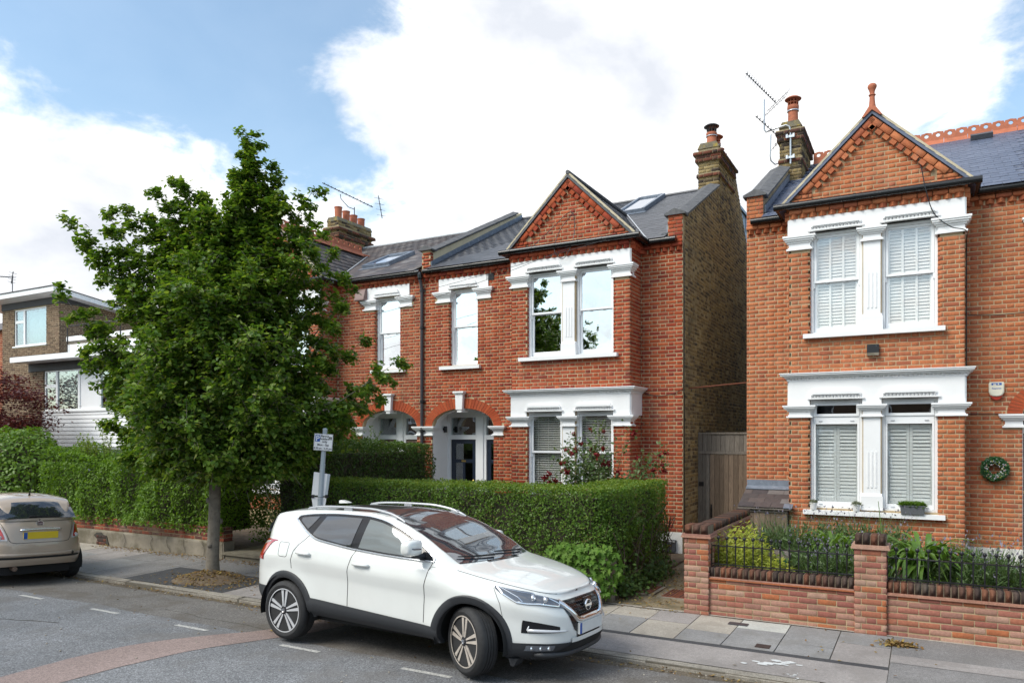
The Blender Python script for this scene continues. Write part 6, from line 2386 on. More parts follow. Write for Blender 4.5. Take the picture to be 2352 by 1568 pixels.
def box_faces(x0, x1, y0, y1, z0, z1, dens, faces='fbrlt', depth=0.06, round_=0.08):
    """points just under the clipped faces of a hedge block"""
    out_c, out_n = [], []
    dims = {'f': ((x0, x1), (z0, z1)), 'b': ((x0, x1), (z0, z1)), 'r': ((y0, y1), (z0, z1)), 'l': ((y0, y1), (z0, z1)), 't': ((x0, x1), (y0, y1))}
    for fc in faces:
        (a0, a1), (b0, b1) = dims[fc]
        n = int((a1 - a0) * (b1 - b0) * dens)
        a = NR.uniform(a0, a1, n)
        b = NR.uniform(b0, b1, n)
        d = NR.exponential(depth, n) - 0.02
        z = np.zeros(n)
        if fc == 'f':
            c = np.stack([a, y0 + d, b], 1); nn = (0, -1, 0.35)
        elif fc == 'b':
            c = np.stack([a, y1 - d, b], 1); nn = (0, 1, 0.35)
        elif fc == 'r':
            c = np.stack([x1 - d, a, b], 1); nn = (1, 0, 0.35)
        elif fc == 'l':
            c = np.stack([x0 + d, a, b], 1); nn = (-1, 0, 0.35)
        else:
            c = np.stack([a, b, z1 - d], 1); nn = (0, 0, 1)
        out_c.append(c)
        out_n.append(np.tile(np.array(nn, float), (n, 1)))
    return np.concatenate(out_c), np.concatenate(out_n)

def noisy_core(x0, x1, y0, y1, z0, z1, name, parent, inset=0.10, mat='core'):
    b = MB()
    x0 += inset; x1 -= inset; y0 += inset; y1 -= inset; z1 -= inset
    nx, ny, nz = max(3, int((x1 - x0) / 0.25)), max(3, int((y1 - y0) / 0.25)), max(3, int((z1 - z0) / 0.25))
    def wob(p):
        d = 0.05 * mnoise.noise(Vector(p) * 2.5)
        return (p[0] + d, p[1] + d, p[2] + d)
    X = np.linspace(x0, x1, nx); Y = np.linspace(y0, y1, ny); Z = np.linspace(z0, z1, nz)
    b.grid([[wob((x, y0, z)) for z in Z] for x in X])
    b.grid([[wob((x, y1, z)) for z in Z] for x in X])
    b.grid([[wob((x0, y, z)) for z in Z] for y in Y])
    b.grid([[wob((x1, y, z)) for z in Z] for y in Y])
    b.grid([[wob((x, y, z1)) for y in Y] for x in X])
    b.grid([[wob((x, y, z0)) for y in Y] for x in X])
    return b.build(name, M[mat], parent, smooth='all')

def twigs(name, parent, starts, L, up=0.7, r=0.006, mat='twig', kind='stuff'):
    b = MB()
    for s in starts:
        p = Vector(s)
        d = Vector((NR.normal(0, 0.5), NR.normal(0, 0.5), up + NR.uniform(0, 0.4))).normalized()
        pts = [p]
        for k in range(3):
            d = (d + Vector((NR.normal(0, 0.18), NR.normal(0, 0.18), 0))).normalized()
            p = p + d * L / 3 * NR.uniform(0.7, 1.3)
            pts.append(p)
        b.tube(pts, [r, r * 0.8, r * 0.6, r * 0.35], 5, caps=False)
    return b.build(name, M[mat], parent, kind=kind)

# ---- clipped privet hedge in front of the middle house (L shaped)
HG = thing('clipped_hedge', 'neatly clipped privet hedge behind the white car with a flat paler top', 'hedge', (0, 0, 0))
def hedge_jitter(C, sc_=1.7, amp=0.10, fine=0.05):
    d = lump(C, sc_, amp) + lump(C, 5.0, fine, 3.0)
    return d
parts = [box_faces(-10.2, -3.95, 10.05, 10.95, 0.56, 1.62, 3000, 'ftr', 0.05), box_faces(-10.2, -4.85, 10.05, 10.95, 0.60, 1.62, 900, 'b', 0.05),
         box_faces(-4.85, -3.95, 10.9, 12.75, 0.35, 1.64, 2800, 'rt', 0.05), box_faces(-4.85, -3.95, 10.9, 12.75, 0.35, 1.64, 700, 'lb', 0.05)]
C = np.concatenate([p[0] for p in parts])
N = np.concatenate([p[1] for p in parts])
# round the corner towards the path
ca, cb = -4.45, 10.55
m = (C[:, 0] > ca) & (C[:, 1] < cb)
ang = np.arctan2(C[m, 1] - cb, C[m, 0] - ca)
rad = np.maximum(np.abs(C[m, 0] - ca) / 0.5, np.abs(C[m, 1] - cb) / 0.5)
Cm = C[m].copy()
Cm[:, 0] = ca + 0.5 * rad * np.cos(ang)
Cm[:, 1] = cb + 0.5 * rad * np.sin(ang)
C[m] = Cm
Nm = N[m].copy()
up_ = Nm[:, 2] < 0.9
Nm[up_, 0] = np.cos(ang[up_]); Nm[up_, 1] = np.sin(ang[up_])
N[m] = Nm
d = hedge_jitter(C)
nrmN = N / np.linalg.norm(N, axis=1)[:, None]
C = C + nrmN * d[:, None] * np.where(N[:, 2:3] > 0.9, 0.4, 0.8)
keep = C[:, 2] > 0.34
thin = lump(C, 3.2, 1.0, 9.0)
keep &= NR.uniform(0, 1, len(C)) > np.clip((thin - 0.12) * 1.6, 0, 0.55) * (N[:, 2] < 0.9)
C, N = C[keep], N[keep]
new = (N[:, 2] > 0.9) & (NR.uniform(0, 1, len(C)) < 0.65)  # young leaves, mostly on top: brighter top light put into leaf colour
new |= NR.uniform(0, 1, len(C)) < 0.06
brn = (lump(C, 1.3, 1.0, 21.0) > 0.28) & (NR.uniform(0, 1, len(C)) < 0.14) & (N[:, 2] < 0.9) & (~new)
leaves('dry_foliage', C[brn], N[brn], 0.040, LEAF_DIA, M['hedge_brown'], HG, tilt=0.75)
leaves('foliage', C[~new & ~brn], N[~new & ~brn], 0.042, LEAF_DIA, M['privet'], HG, tilt=0.75)
leaves('pale_foliage', C[new], N[new], 0.036, LEAF_DIA, M['privet_pale'], HG, tilt=0.8)
noisy_core(-10.2, -4.15, 10.05, 10.95, 0.6, 1.60, 'dark_core', HG, 0.12)
noisy_core(-4.85, -3.97, 10.6, 12.75, 0.3, 1.62, 'dark_core', HG, 0.13)
twigs('bare_twigs', HG, [(NR.uniform(-10, -4.1), 10.10 + NR.uniform(0, 0.06), NR.uniform(0.55, 1.3)) for _ in range(160)] + [(-4.0 + NR.uniform(-0.05, 0.05), NR.uniform(10.6, 12.7), NR.uniform(0.2, 1.1)) for _ in range(130)], 0.40)

# ---- tall party hedge along the entrance of the middle house
H2 = thing('tall_hedge', 'taller dark green hedge running back to the porch between two red houses', 'hedge', (0, 0, 0))
C, N = box_faces(-10.95, -9.85, 10.15, 14.05, 0.15, 2.24, 1900, 'frt', 0.07)
C2, N2 = box_faces(-10.95, -9.85, 10.15, 14.05, 0.15, 2.24, 700, 'bl', 0.07)
C, N = np.concatenate([C, C2]), np.concatenate([N, N2])
C = C + N / np.linalg.norm(N, axis=1)[:, None] * (lump(C, 1.5, 0.16) + lump(C, 5, 0.06, 2.0))[:, None]
new = (N[:, 2] > 0.9) & (NR.uniform(0, 1, len(C)) < 0.4)
leaves('foliage', C[~new], N[~new], 0.05, LEAF_DIA, M['hedge_dark'], H2, tilt=0.8)
leaves('pale_foliage', C[new], N[new], 0.045, LEAF_DIA, M['privet'], H2, tilt=0.8)
noisy_core(-10.95, -9.85, 10.15, 14.05, 0.1, 2.2, 'dark_core', H2, 0.15)
twigs('bare_twigs', H2, [(-9.9, NR.uniform(10.2, 14), NR.uniform(0.6, 1.9)) for _ in range(90)], 0.45)

def shoots(T, area, n, hgt, leaf, mat, shape=LEAF_DIA, spread=0.25, step=0.03):
    """upright leafy shoots"""
    C, N, D = [], [], []
    b = MB()
    for _ in range(n):
        x, y, z = area()
        h = hgt * NR.uniform(0.5, 1.2)
        dx, dy = NR.normal(0, spread), NR.normal(0, spread)
        k = max(4, int(h / step))
        pts = []
        for i in range(k + 1):
            t = i / k
            p = (x + dx * h * t, y + dy * h * t, z + h * t * (1 - 0.12 * t))
            pts.append(p)
            for s in range(2):
                a = NR.uniform(0, 6.28)
                C.append(p)
                D.append((math.cos(a), math.sin(a), 0.5))
                N.append((-math.cos(a) * 0.5, -math.sin(a) * 0.5, 1))
        b.tube(pts[::max(1, k // 4)], 0.004, 4, caps=False)
    b.build('shoots', M['twig'], T, kind='stuff')
    leaves('shoot_leaves', np.array(C), np.array(N), leaf, shape, mat, T, T=np.array(D), tilt=0.4)

SB = thing('loose_shrub', 'light green loose shrub in front of the shaded left porch arch', 'shrub', (0, 0, 0))
shoots(SB, lambda: (NR.uniform(-12.2, -10.9), NR.uniform(12.4, 13.5), NR.uniform(1.3, 2.1)), 150, 0.62, 0.055, M['privet'], spread=0.3)
noisy_core(-12.1, -10.95, 12.5, 13.5, 0.1, 1.9, 'dark_core', SB, 0.1)
C, N = box_faces(-12.2, -10.9, 12.4, 13.6, 0.2, 2.0, 900, 'frtl', 0.1)
leaves('foliage', C, N, 0.055, LEAF_DIA, M['privet'], SB, tilt=0.9)

# ---- big untrimmed hedge on the left wall
H3 = thing('untrimmed_hedge', 'long shaggy glossy hedge on the low wall left of the street tree', 'hedge', (0, 0, 0))
C, N = box_faces(-18.2, -12.15, 9.95, 11.3, 0.52, 1.82, 1500, 'frt', 0.10)
C2, N2 = box_faces(-18.2, -12.15, 9.95, 11.3, 0.52, 1.82, 400, 'bl', 0.10)
C, N = np.concatenate([C, C2]), np.concatenate([N, N2])
bulge = lump(C, 0.9, 0.34, 5.0) + lump(C, 2.6, 0.16, 1.0)
C = C + N / np.linalg.norm(N, axis=1)[:, None] * bulge[:, None]
C[:, 2] += np.clip(-(C[:, 0] + 15.2) * 0.10, 0, 0.3) * (N[:, 2] > 0.9)
leaves('foliage', C, N, 0.062, LEAF_OVAL, M['hedge_left'], H3, tilt=0.75)
noisy_core(-18.15, -12.2, 10.05, 11.2, 0.5, 1.75, 'dark_core', H3, 0.18)
shoots(H3, lambda: (NR.uniform(-18.1, -12.3), NR.uniform(10.1, 11.2), NR.uniform(1.6, 1.85)), 260, 0.35, 0.055, M['privet'], LEAF_DIA, 0.3)
shoots(H3, lambda: (NR.normal(-16.9, 0.25), NR.uniform(10.2, 10.9), 1.85), 26, 0.62, 0.055, M['privet_pale'], LEAF_DIA, 0.15)
twigs('bare_twigs', H3, [(NR.uniform(-18, -12.3), 10.15, NR.uniform(0.55, 0.9)) for _ in range(135)], 0.4)

def blob(T, name, c, r, n, size, shape, mat, depth=0.25, tilt=0.6, seed=0.0, lumpy=0.25, floor=None):
    u = NR.normal(0, 1, (n, 3))
    u /= np.linalg.norm(u, axis=1)[:, None]
    rr = 1 - NR.exponential(depth, n)
    rr = np.clip(rr, 0.2, 1.1)
    base = u * rr[:, None]
    rr2 = 1 + lump(u, 2.3, lumpy, seed)
    C = np.array(c) + base * rr2[:, None] * np.array(r)
    if floor is not None:
        k = C[:, 2] > floor
        C, u = C[k], u[k]
    leaves(name, C, u + np.array([0, 0, 0.5]), size, shape, mat, T, tilt=tilt)

BS = thing('round_laurel_bush', 'big rounded bright green laurel bush behind the beige car', 'bush', (-21.75, 11.2, 0))
blob(BS, 'foliage', (0, 0, 1.2), (1.85, 1.3, 1.45), 16000, 0.11, LEAF_OVAL, M['laurel'], 0.12, 0.6, 4.0, 0.16, floor=0.05)
b = MB()
b.lathe([(0.3, 0), (1.0, 0.3), (1.45, 0.9), (1.4, 1.5), (0.9, 2.1), (0.1, 2.35)], (0, 0, 0), 16)
o = b.build('dark_core', M['core'], BS, smooth='all')
o.scale = (1.1, 0.7, 1)

MP = thing('purple_maple', 'dark purple leaved maple in front of the flat roofed house', 'tree', (-26.5, 12.6, 0))
b = MB()
tips = []
def limb(p, d, L, r, depth):
    p = Vector(p); d = Vector(d).normalized()
    pts = [p]
    for k in range(4):
        d = (d + Vector((NR.normal(0, 0.2), NR.normal(0, 0.2), 0.02))).normalized()
        p = p + d * L / 4
        pts.append(p)
    b.tube(pts, [r * (1 - 0.12 * i) for i in range(5)], 6, caps=False)
    if depth > 0:
        for _ in range(4):
            q = pts[RN.randint(1, 4)]
            limb(q, d + Vector((NR.normal(0, 0.7), NR.normal(0, 0.7), NR.normal(0.05, 0.35))), L * 0.68, r * 0.55, depth - 1)
    else:
        tips.append(tuple(p))
for k in range(3):
    limb((0, 0, 0.0), (NR.normal(0, 0.25), NR.normal(0, 0.2), 1), 1.5, 0.08, 3)
b.build('trunk', M['twig'], MP)
cl = []
for k in range(95):
    x, z = NR.uniform(-2.6, 2.5), NR.uniform(2.3, 4.45)
    if ((x + 0.3) / 2.7) ** 2 + ((z - 3.2) / 1.3) ** 2 < 1.05:
        cl.append((x, NR.uniform(-1.0, 1.0), z))
cl += [(2.2, 0, 3.75), (2.45, 0.1, 3.7), (2.1, 0, 2.7), (0.3, 0, 4.5), (-0.9, 0.2, 4.55), (1.3, 0, 4.2)]
tp = np.array(cl)
C = np.repeat(tp, 150, 0) + NR.normal(0, 1, (len(tp) * 150, 3)) * np.array([0.30, 0.30, 0.12])
leaves('crown', C, np.tile([0, 0, 1.0], (len(C), 1)), 0.085, LEAF_STAR, M['maple'], MP, tilt=0.5)

# the street tree (a young lime)
TR = thing('street_tree', 'young lime tree with pointed leafy crown standing on the pavement', 'tree', (-10.80, 8.76, -0.01))
VR = Vector((CY, SY, 0))            # across the view of the street, left to right
VD = Vector((-SY, CY, 0))           # away from the viewer
trunk = MB()
axis = [(0, 0, -0.05), (0.005, 0, 0.3), (0.03, 0, 0.9), (0.045, 0.0, 1.5), (0.05, 0.01, 2.1), (0.10, 0.0, 3.0), (0.25, 0.0, 4.0), (0.45, 0, 5.0), (0.60, 0, 6.0), (0.68, 0, 6.9), (0.70, 0, 7.5)]
rad_ = [0.135, 0.108, 0.099, 0.095, 0.098, 0.078, 0.062, 0.046, 0.03, 0.015, 0.006]
AX = [VR * a[0] + VD * a[1] + Vector((0, 0, a[2])) for a in axis]

def axis_at(z):
    for i in range(len(axis) - 1):
        if z <= axis[i + 1][2]:
            f = (z - axis[i][2]) / (axis[i + 1][2] - axis[i][2])
            return AX[i].lerp(AX[i + 1], f), rad_[i] + (rad_[i + 1] - rad_[i]) * f
    return AX[-1], rad_[-1]

fine = []
for i in range(len(AX) - 1):
    for k in range(4):
        f = k / 4
        fine.append((AX[i].lerp(AX[i + 1], f), rad_[i] + (rad_[i + 1] - rad_[i]) * f))
trunk.tube([p for p, r in fine], [r * (1 + 0.06 * mnoise.noise(p * 3)) for p, r in fine], 14)
for (z, a, r) in ((0.95, 1.2, 0.05), (1.32, 4.0, 0.045), (1.75, 5.4, 0.05), (0.55, 5.0, 0.035)):
    p, rr = axis_at(z)
    q = p + Vector((math.cos(a), math.sin(a), 0)) * rr * 0.9
    trunk.lathe([(r * 1.0, -r), (r * 1.2, 0.0), (r * 0.9, r * 0.8), (0.004, r)], tuple(q), 8)
trunk.build('trunk', M['bark'], TR, smooth='all')
# limb tips: (across, height), taken as the silhouette of the crown; depth is free
S_ = 1.0 / 132.0
tips_px = [(580, 330), (560, 420), (632, 400), (716, 446), (700, 500), (655, 470), (415, 425), (458, 462), (395, 470), (340, 495), (300, 490), (248, 498), (192, 540), (215, 600), (178, 690), (200, 720),
           (205, 820), (235, 780), (245, 905), (225, 975), (275, 1010), (305, 1050), (360, 1075), (910, 835), (868, 868), (795, 665), (770, 640), (785, 720), (820, 780), (850, 920), (760, 590), (745, 560),
           (700, 1010), (650, 1050), (575, 1075), (490, 1065), (420, 1085), (780, 965), (620, 560), (500, 560), (530, 620), (350, 620), (290, 700), (260, 640), (670, 620), (720, 700), (740, 800), (700, 880), (430, 485), (400, 525), (445, 545), (360, 545), (300, 565), (250, 575), (575, 370), (600, 440), (560, 480), (590, 520), (620, 490), (545, 525), (690, 560)]
limbs = MB()
twig_pts = []

def add_limb(z0, tip, r0, side=1.0, dens=1.0):
    s, r_ax = axis_at(z0)
    e = tip
    mid_ = s.lerp(e, 0.45) + Vector((0, 0, -0.12 * (e - s).length)) + Vector((NR.normal(0, 0.06), NR.normal(0, 0.06), 0))
    pts = []
    m = 10
    for i in range(m + 1):
        t = i / m
        pts.append(s * (1 - t) ** 2 + mid_ * 2 * t * (1 - t) + e * t * t)
    limbs.tube(pts, [max(0.004, r0 * (1 - 0.9 * i / m)) for i in range(m + 1)], 6, caps=False)
    L = (e - s).length
    # side twigs carrying the leaves
    for i in range(3, m + 1):
        t = i / m
        for k in range(3 if i < m else 2):
            d = (pts[i] - pts[i - 1]).normalized()
            sd = Vector((NR.normal(0, 1), NR.normal(0, 1), NR.normal(0.1, 0.5)))
            sd = (sd - d * sd.dot(d)).normalized()
            ln = side * (0.20 + 0.30 * (1 - t)) * NR.uniform(0.6, 1.3) * min(1.0, L / 2.0 + 0.25)
            q0 = pts[i]
            q1 = q0 + (sd * 0.8 + d * 0.55).normalized() * ln
            q2 = q1 + (sd * 0.6 + d * 0.5 + Vector((0, 0, -0.35))).normalized() * ln * 0.6
            limbs.tube([q0, q1, q2], [0.006, 0.004, 0.002], 4, caps=False)
            for j in range(int(10 * dens)):
                f = j / 9.0
                p = q0.lerp(q1, min(1, f * 1.6)) if f < 0.62 else q1.lerp(q2, min(1.0, (f - 0.62) / 0.38))
                twig_pts.append((p, (q1 - q0)))
        if i > 4:
            for j in range(3):
                twig_pts.append((pts[i].lerp(pts[i - 1], NR.uniform(0, 1)), d))

for (px, py) in tips_px:
    a, z = (px - 487) * S_, CAMH + (1003 - py) * S_ + 0.01
    half = 2.1 * (1 - ((z - 3.6) / 4.6) ** 2) if z > 3.6 else 2.0
    for rep in range(1):
        dep = NR.uniform(-0.35, 0.35) * half
        z0 = min(max(z - 0.55 * abs(a - 0.2) - 0.9 - 0.25 * NR.uniform(0, 1), 1.85 + NR.uniform(0, 0.5)), 6.4)
        add_limb(z0, VR * a + VD * dep + Vector((0, 0, z)), 0.030, 0.52, 1.7)
for k in range(135):
    # filling limbs front and back
    z = 1.8 + 4.3 * NR.uniform(0, 1) ** 1.15
    rmax = float(np.interp(z, [1.8, 2.4, 3.2, 4.5, 5.4, 6.2], [1.35, 1.85, 2.1, 1.8, 1.1, 0.45]))
    a0 = float(np.interp(z, [1.8, 3.5, 5.4, 7.0], [0.45, 0.42, 0.05, 0.5]))
    an = NR.uniform(0, 2 * math.pi)
    rr = rmax * NR.uniform(0.3, 1.0) ** 0.8
    p, _ = axis_at(z)
    tip = VR * (a0 + rr * math.cos(an)) + VD * (rr * math.sin(an)) + Vector((0, 0, z))
    add_limb(min(max(z - 0.5 * rr - 0.5, 1.8), 6.2), tip, 0.020)
limbs.build('limbs', M['bark'], TR)
Pn = np.array([tuple(p) for p, d in twig_pts])
Dn = np.array([tuple(d) for p, d in twig_pts])
k = 3
C = np.repeat(Pn, k, 0) + NR.normal(0, 0.045, (len(Pn) * k, 3))
D = np.repeat(Dn, k, 0)
D /= np.linalg.norm(D, axis=1)[:, None] + 1e-9
D = D * 0.6 + NR.normal(0, 0.6, D.shape) + np.array([0, 0, -0.55])
N = NR.normal(0, 0.35, C.shape) + np.array([0, 0, 1.0]) + 0.35 * (C - np.array([0.1, 0, 3.5])) / 2.5
ok = C[:, 2] > 1.66 + lump(C, 2.0, 0.25, 3.0)
C, D, N = C[ok], D[ok], N[ok]
leaves('crown', C, N, 0.068, LEAF_HEART, M['lime'], TR, T=D, tilt=0.42, sj=0.35)
sel = NR.uniform(0, 1, len(C)) < 0.17  # bracts, plus extra pale strips that paint highlights into the crown
leaves('bracts_and_highlights', C[sel] + NR.normal(0, 0.03, (sel.sum(), 3)), N[sel], 0.075, LEAF_STRIP, M['lime_pale'], TR, T=D[sel], tilt=0.6)
print('lime leaves', len(C))
# a lime of the same kind across the street, mirrored in the middle upper window
T2 = thing('street_tree', 'second lime tree across the street, mirrored in the left upper bay window', 'tree', (-15.6, -2.6, 0), 2.1)
T2.scale = (1.22, 1.22, 1.22)
for ch_ in list(TR.children):
    c_ = ch_.copy()
    col.objects.link(c_)
    c_.parent = T2
# earth mound round the trunk
b = MB()
rows = []
for i in range(9):
    r = 0.05 + 0.62 * i / 8
    row = []
    for k in range(25):
        a = 2 * math.pi * k / 24
        rr = r * (1 + 0.12 * mnoise.noise(Vector((math.cos(a) * 1.5, math.sin(a) * 1.5, 4))))
        h = 0.13 * (1 - (i / 8) ** 1.3) + 0.02 * mnoise.noise(Vector((rr * math.cos(a) * 9, rr * math.sin(a) * 9, 0)))
        x, y = -10.72 + rr * math.cos(a), 8.62 + rr * 0.85 * math.sin(a)
        row.append((x, y, max(pz(y) + 0.004, pz(y) + h)) if i < 8 else (x, y, pz(y) - 0.005))
    rows.append(row)
b.grid(rows)
b.build('earth_mound', M['dirt'], kind='structure', smooth='all')

# plants round the middle house
RS = thing('rose_bush', 'straggling rose bush with dark red blooms in front of the middle bay window', 'rose bush', (-5.3, 12.6, 0.2))
rb = MB()
rpts = []
canes = [((-0.75, 0, 1.35), 0.9), ((-0.45, 0.1, 2.15), 1), ((-0.25, 0.0, 1.9), 1.1), ((0.0, 0.0, 2.0), 1.1), ((0.15, 0.1, 2.4), 0.8), ((0.35, 0, 1.7), 0.9), ((0.62, 0.15, 2.3), 0.4), ((-0.55, 0, 1.75), 1), ((0.1, 0, 1.6), 1.2), ((-0.1, 0.1, 1.7), 1.2),
         ((1.0, 0.2, 1.85), 0.9), ((1.18, 0.2, 1.70), 1.0), ((1.22, 0.25, 1.95), 0.7), ((-0.3, 0.1, 1.55), 1.2), ((0.3, 0.1, 1.95), 0.9), ((-0.62, 0, 1.95), 0.8), ((0.45, 0, 1.45), 0.9)]
blooms = []
for (e, dn) in canes:
    s = Vector((NR.normal(0.1, 0.12), NR.normal(0, 0.1), 0))
    e = Vector(e) + Vector((0, NR.normal(0, 0.15), 0))
    m_ = Vector((s.x * 0.5 + e.x * 0.35, e.y, e.z * 0.62))
    if e.x > 0.9:
        m_ = Vector((0.25, e.y, 0.95))
    pts = [s * (1 - t) ** 2 + m_ * 2 * t * (1 - t) + e * t * t for t in np.linspace(0, 1, 12)]
    rb.tube(pts, [0.012 * (1 - 0.7 * i / 11) for i in range(12)], 5, caps=False)
    lo = 8 if e.x > 0.9 else 3
    for i in range(lo, 12):
        for j in range(int(34 * dn)):
            rpts.append(pts[i] + Vector((NR.normal(0, 0.10), NR.normal(0, 0.10), NR.normal(0, 0.07))))
    for j in range(NR.randint(1, 4)):
        blooms.append(e + Vector((NR.normal(0, 0.09), NR.normal(-0.06, 0.06), NR.normal(0.0, 0.07))))
rb.build('canes', M['shoot'], RS)
C = np.array([tuple(p) for p in rpts])
leaves('foliage', C, np.tile([0, -0.4, 1.0], (len(C), 1)), 0.070, LEAF_OVAL, M['rose_leaf'], RS, tilt=0.7)
blooms += [Vector((-0.95, -0.05, 1.42)), Vector((-0.88, -0.05, 1.50)), Vector((-0.75, -0.05, 1.38)), Vector((-0.62, -0.05, 1.33)), Vector((-0.5, -0.05, 1.3)), Vector((-0.52, -0.1, 1.72)), Vector((-0.5, -0.1, 1.62))]
for p in blooms:
    r = NR.uniform(0.045, 0.068)
    n = 30
    u = NR.normal(0, 1, (n, 3)); u /= np.linalg.norm(u, axis=1)[:, None]
    Cb = np.array(tuple(p)) + u * r * 0.45
    leaves('bloom', Cb, u, r * 0.9, LEAF_OVAL, M['rose_red'], RS, tilt=0.3, kind=None)

IV = thing('ivy', 'pale green ivy clump spilling over the path end of the clipped hedge', 'ivy', (-4.25, 10.0, 0.0))
n = 900
C = np.stack([NR.uniform(-0.75, 0.45, n), NR.normal(0, 0.06, n), NR.uniform(0.12, 0.88, n)], 1)
k = ((C[:, 0] + 0.12) / 0.62) ** 2 + ((C[:, 2] - 0.48) / 0.42) ** 2 < 1 + 0.2 * np.sin(C[:, 0] * 9)
C = C[k]
C[:, 1] += 0.10 * ((C[:, 0] + 0.12) / 0.6) ** 2 - 0.13
C[:, 1] += np.where(C[:, 0] > 0.2, (C[:, 0] - 0.2) * 0.9, 0)
o = leaves('foliage', C, np.tile([0.05, -1.0, 0.5], (len(C), 1)), 0.085, LEAF_STAR, M['ivy'], IV, T=np.tile([0.0, -0.25, -1.0], (len(C), 1)), tilt=0.35)
b = MB()
for _ in range(26):
    x = NR.uniform(-0.6, 0.4)
    b.tube([(x, 0.02, 0.02), (x + NR.normal(0, 0.05), -0.02, 0.4), (x + NR.normal(0, 0.1), -0.08, 0.75)], 0.006, 4)
b.build('stems', M['twig'], IV, kind='stuff')
GC = thing('ground_ivy', 'low dark ivy trailing along the path below the hedge end', 'ivy', (-4.0, 11.6, 0.05))
n = 2600
C = np.stack([NR.normal(0.0, 0.14, n), NR.uniform(-1.3, 0.9, n), np.abs(NR.normal(0.0, 0.18, n))], 1)
leaves('foliage', C, np.tile([0.6, -0.3, 0.8], (n, 1)), 0.06, LEAF_STAR, M['hedge_dark'], GC, tilt=0.5)
b = MB()
for _ in range(40):
    y = NR.uniform(-1.2, 1.4)
    b.tube([(0.05, y, 0.0), (NR.normal(0, 0.1), y + NR.normal(0, 0.1), 0.5), (NR.normal(0, 0.1), y + NR.normal(0, 0.2), 0.95)], 0.008, 5)
b.build('stems', M['twig'], GC, kind='stuff')

# flowers seen through the gap beside the step
FG = thing('flower_border', 'straggling green border with tiny pink and red flowers through the gap by the step', 'plant', (-11.7, 12.2, 0.1))
n = 9500
C = np.stack([NR.uniform(-1.2, 0.75, n), NR.uniform(-0.9, 1.8, n), NR.exponential(0.42, n)], 1)
k = (C[:, 1] > 0.8)
C[k, 2] = NR.uniform(0, 1.75, k.sum())
C = C[C[:, 2] < 1.75]
C = C[~((C[:, 0] > -0.3) & (C[:, 0] < 0.75) & (C[:, 1] < 0.6) & (C[:, 2] < 1.1))]
leaves('foliage', C, np.tile([0, -0.3, 1.0], (len(C), 1)), 0.06, LEAF_DIA, M['hedge_left'], FG, tilt=0.8)
sel = NR.uniform(0, 1, len(C)) < 0.03
leaves('blooms', C[sel], np.tile([0.2, -1, 0.6], (sel.sum(), 1)), 0.035, LEAF_STAR, M['rose_pink'], FG, tilt=0.4)
sel = NR.uniform(0, 1, len(C)) < 0.025
leaves('yellow_blooms', C[sel], np.tile([0.2, -1, 0.6], (sel.sum(), 1)), 0.03, LEAF_STAR, M['golden'], FG, tilt=0.4)

# right-hand garden

def strap_plant(label, loc, n, L, spread, parent_name='strap_leaved_plant'):
    T = thing(parent_name, label, 'plant', loc, 0, 'strap leaved plants behind the railings')
    big = MB()
    for i in range(n):
        a = NR.uniform(0, 2 * math.pi)
        reach = spread * NR.uniform(0.45, 1.0)
        top = L * NR.uniform(0.75, 1.1)
        droop = NR.uniform(0.25, 1.0)
        w = NR.uniform(0.017, 0.026)
        d = Vector((math.cos(a), math.sin(a), 0))
        s = Vector((NR.normal(0, 0.07), NR.normal(0, 0.07), 0))
        sd = Vector((-d.y, d.x, 0))
        rows = []
        m = 8
        for k in range(m + 1):
            t = k / m
            h = top * (1.9 * t - (0.9 + droop) * t * t)
            p = s + d * reach * t ** 1.25 + Vector((0, 0, max(h, -0.1)))
            ww = w * (0.6 + 1.0 * min(t * 2, 1)) * (1 - t ** 4)
            rows.append([p - sd * ww + Vector((0, 0, 0.006)), p, p + sd * ww + Vector((0, 0, 0.006))])
        lf = MB()
        lf.grid(rows)
        o = lf.build('leaf', M['agapanthus'], T, smooth='all')
    return T

A = strap_plant('smaller strap leaved plant behind the short railing, left of the middle pier', (-1.15, 12.1, 0.32), 130, 0.85, 0.60)
B_ = strap_plant('larger strap leaved plant just right of the middle pier', (-0.02, 11.25, 0.36), 190, 0.92, 0.75)
b = MB()
b.tube([(-0.35, 0.2, 0.2), (-0.5, 0.2, 0.7), (-0.55, 0.25, 1.15)], [0.007, 0.006, 0.004], 5)
b.tube([(0.0, -0.25, 0.2), (0.02, -0.28, 0.55), (0.03, -0.3, 0.75)], [0.007, 0.006, 0.004], 5)
b.build('stalks', M['agapanthus'], B_, kind='stuff')

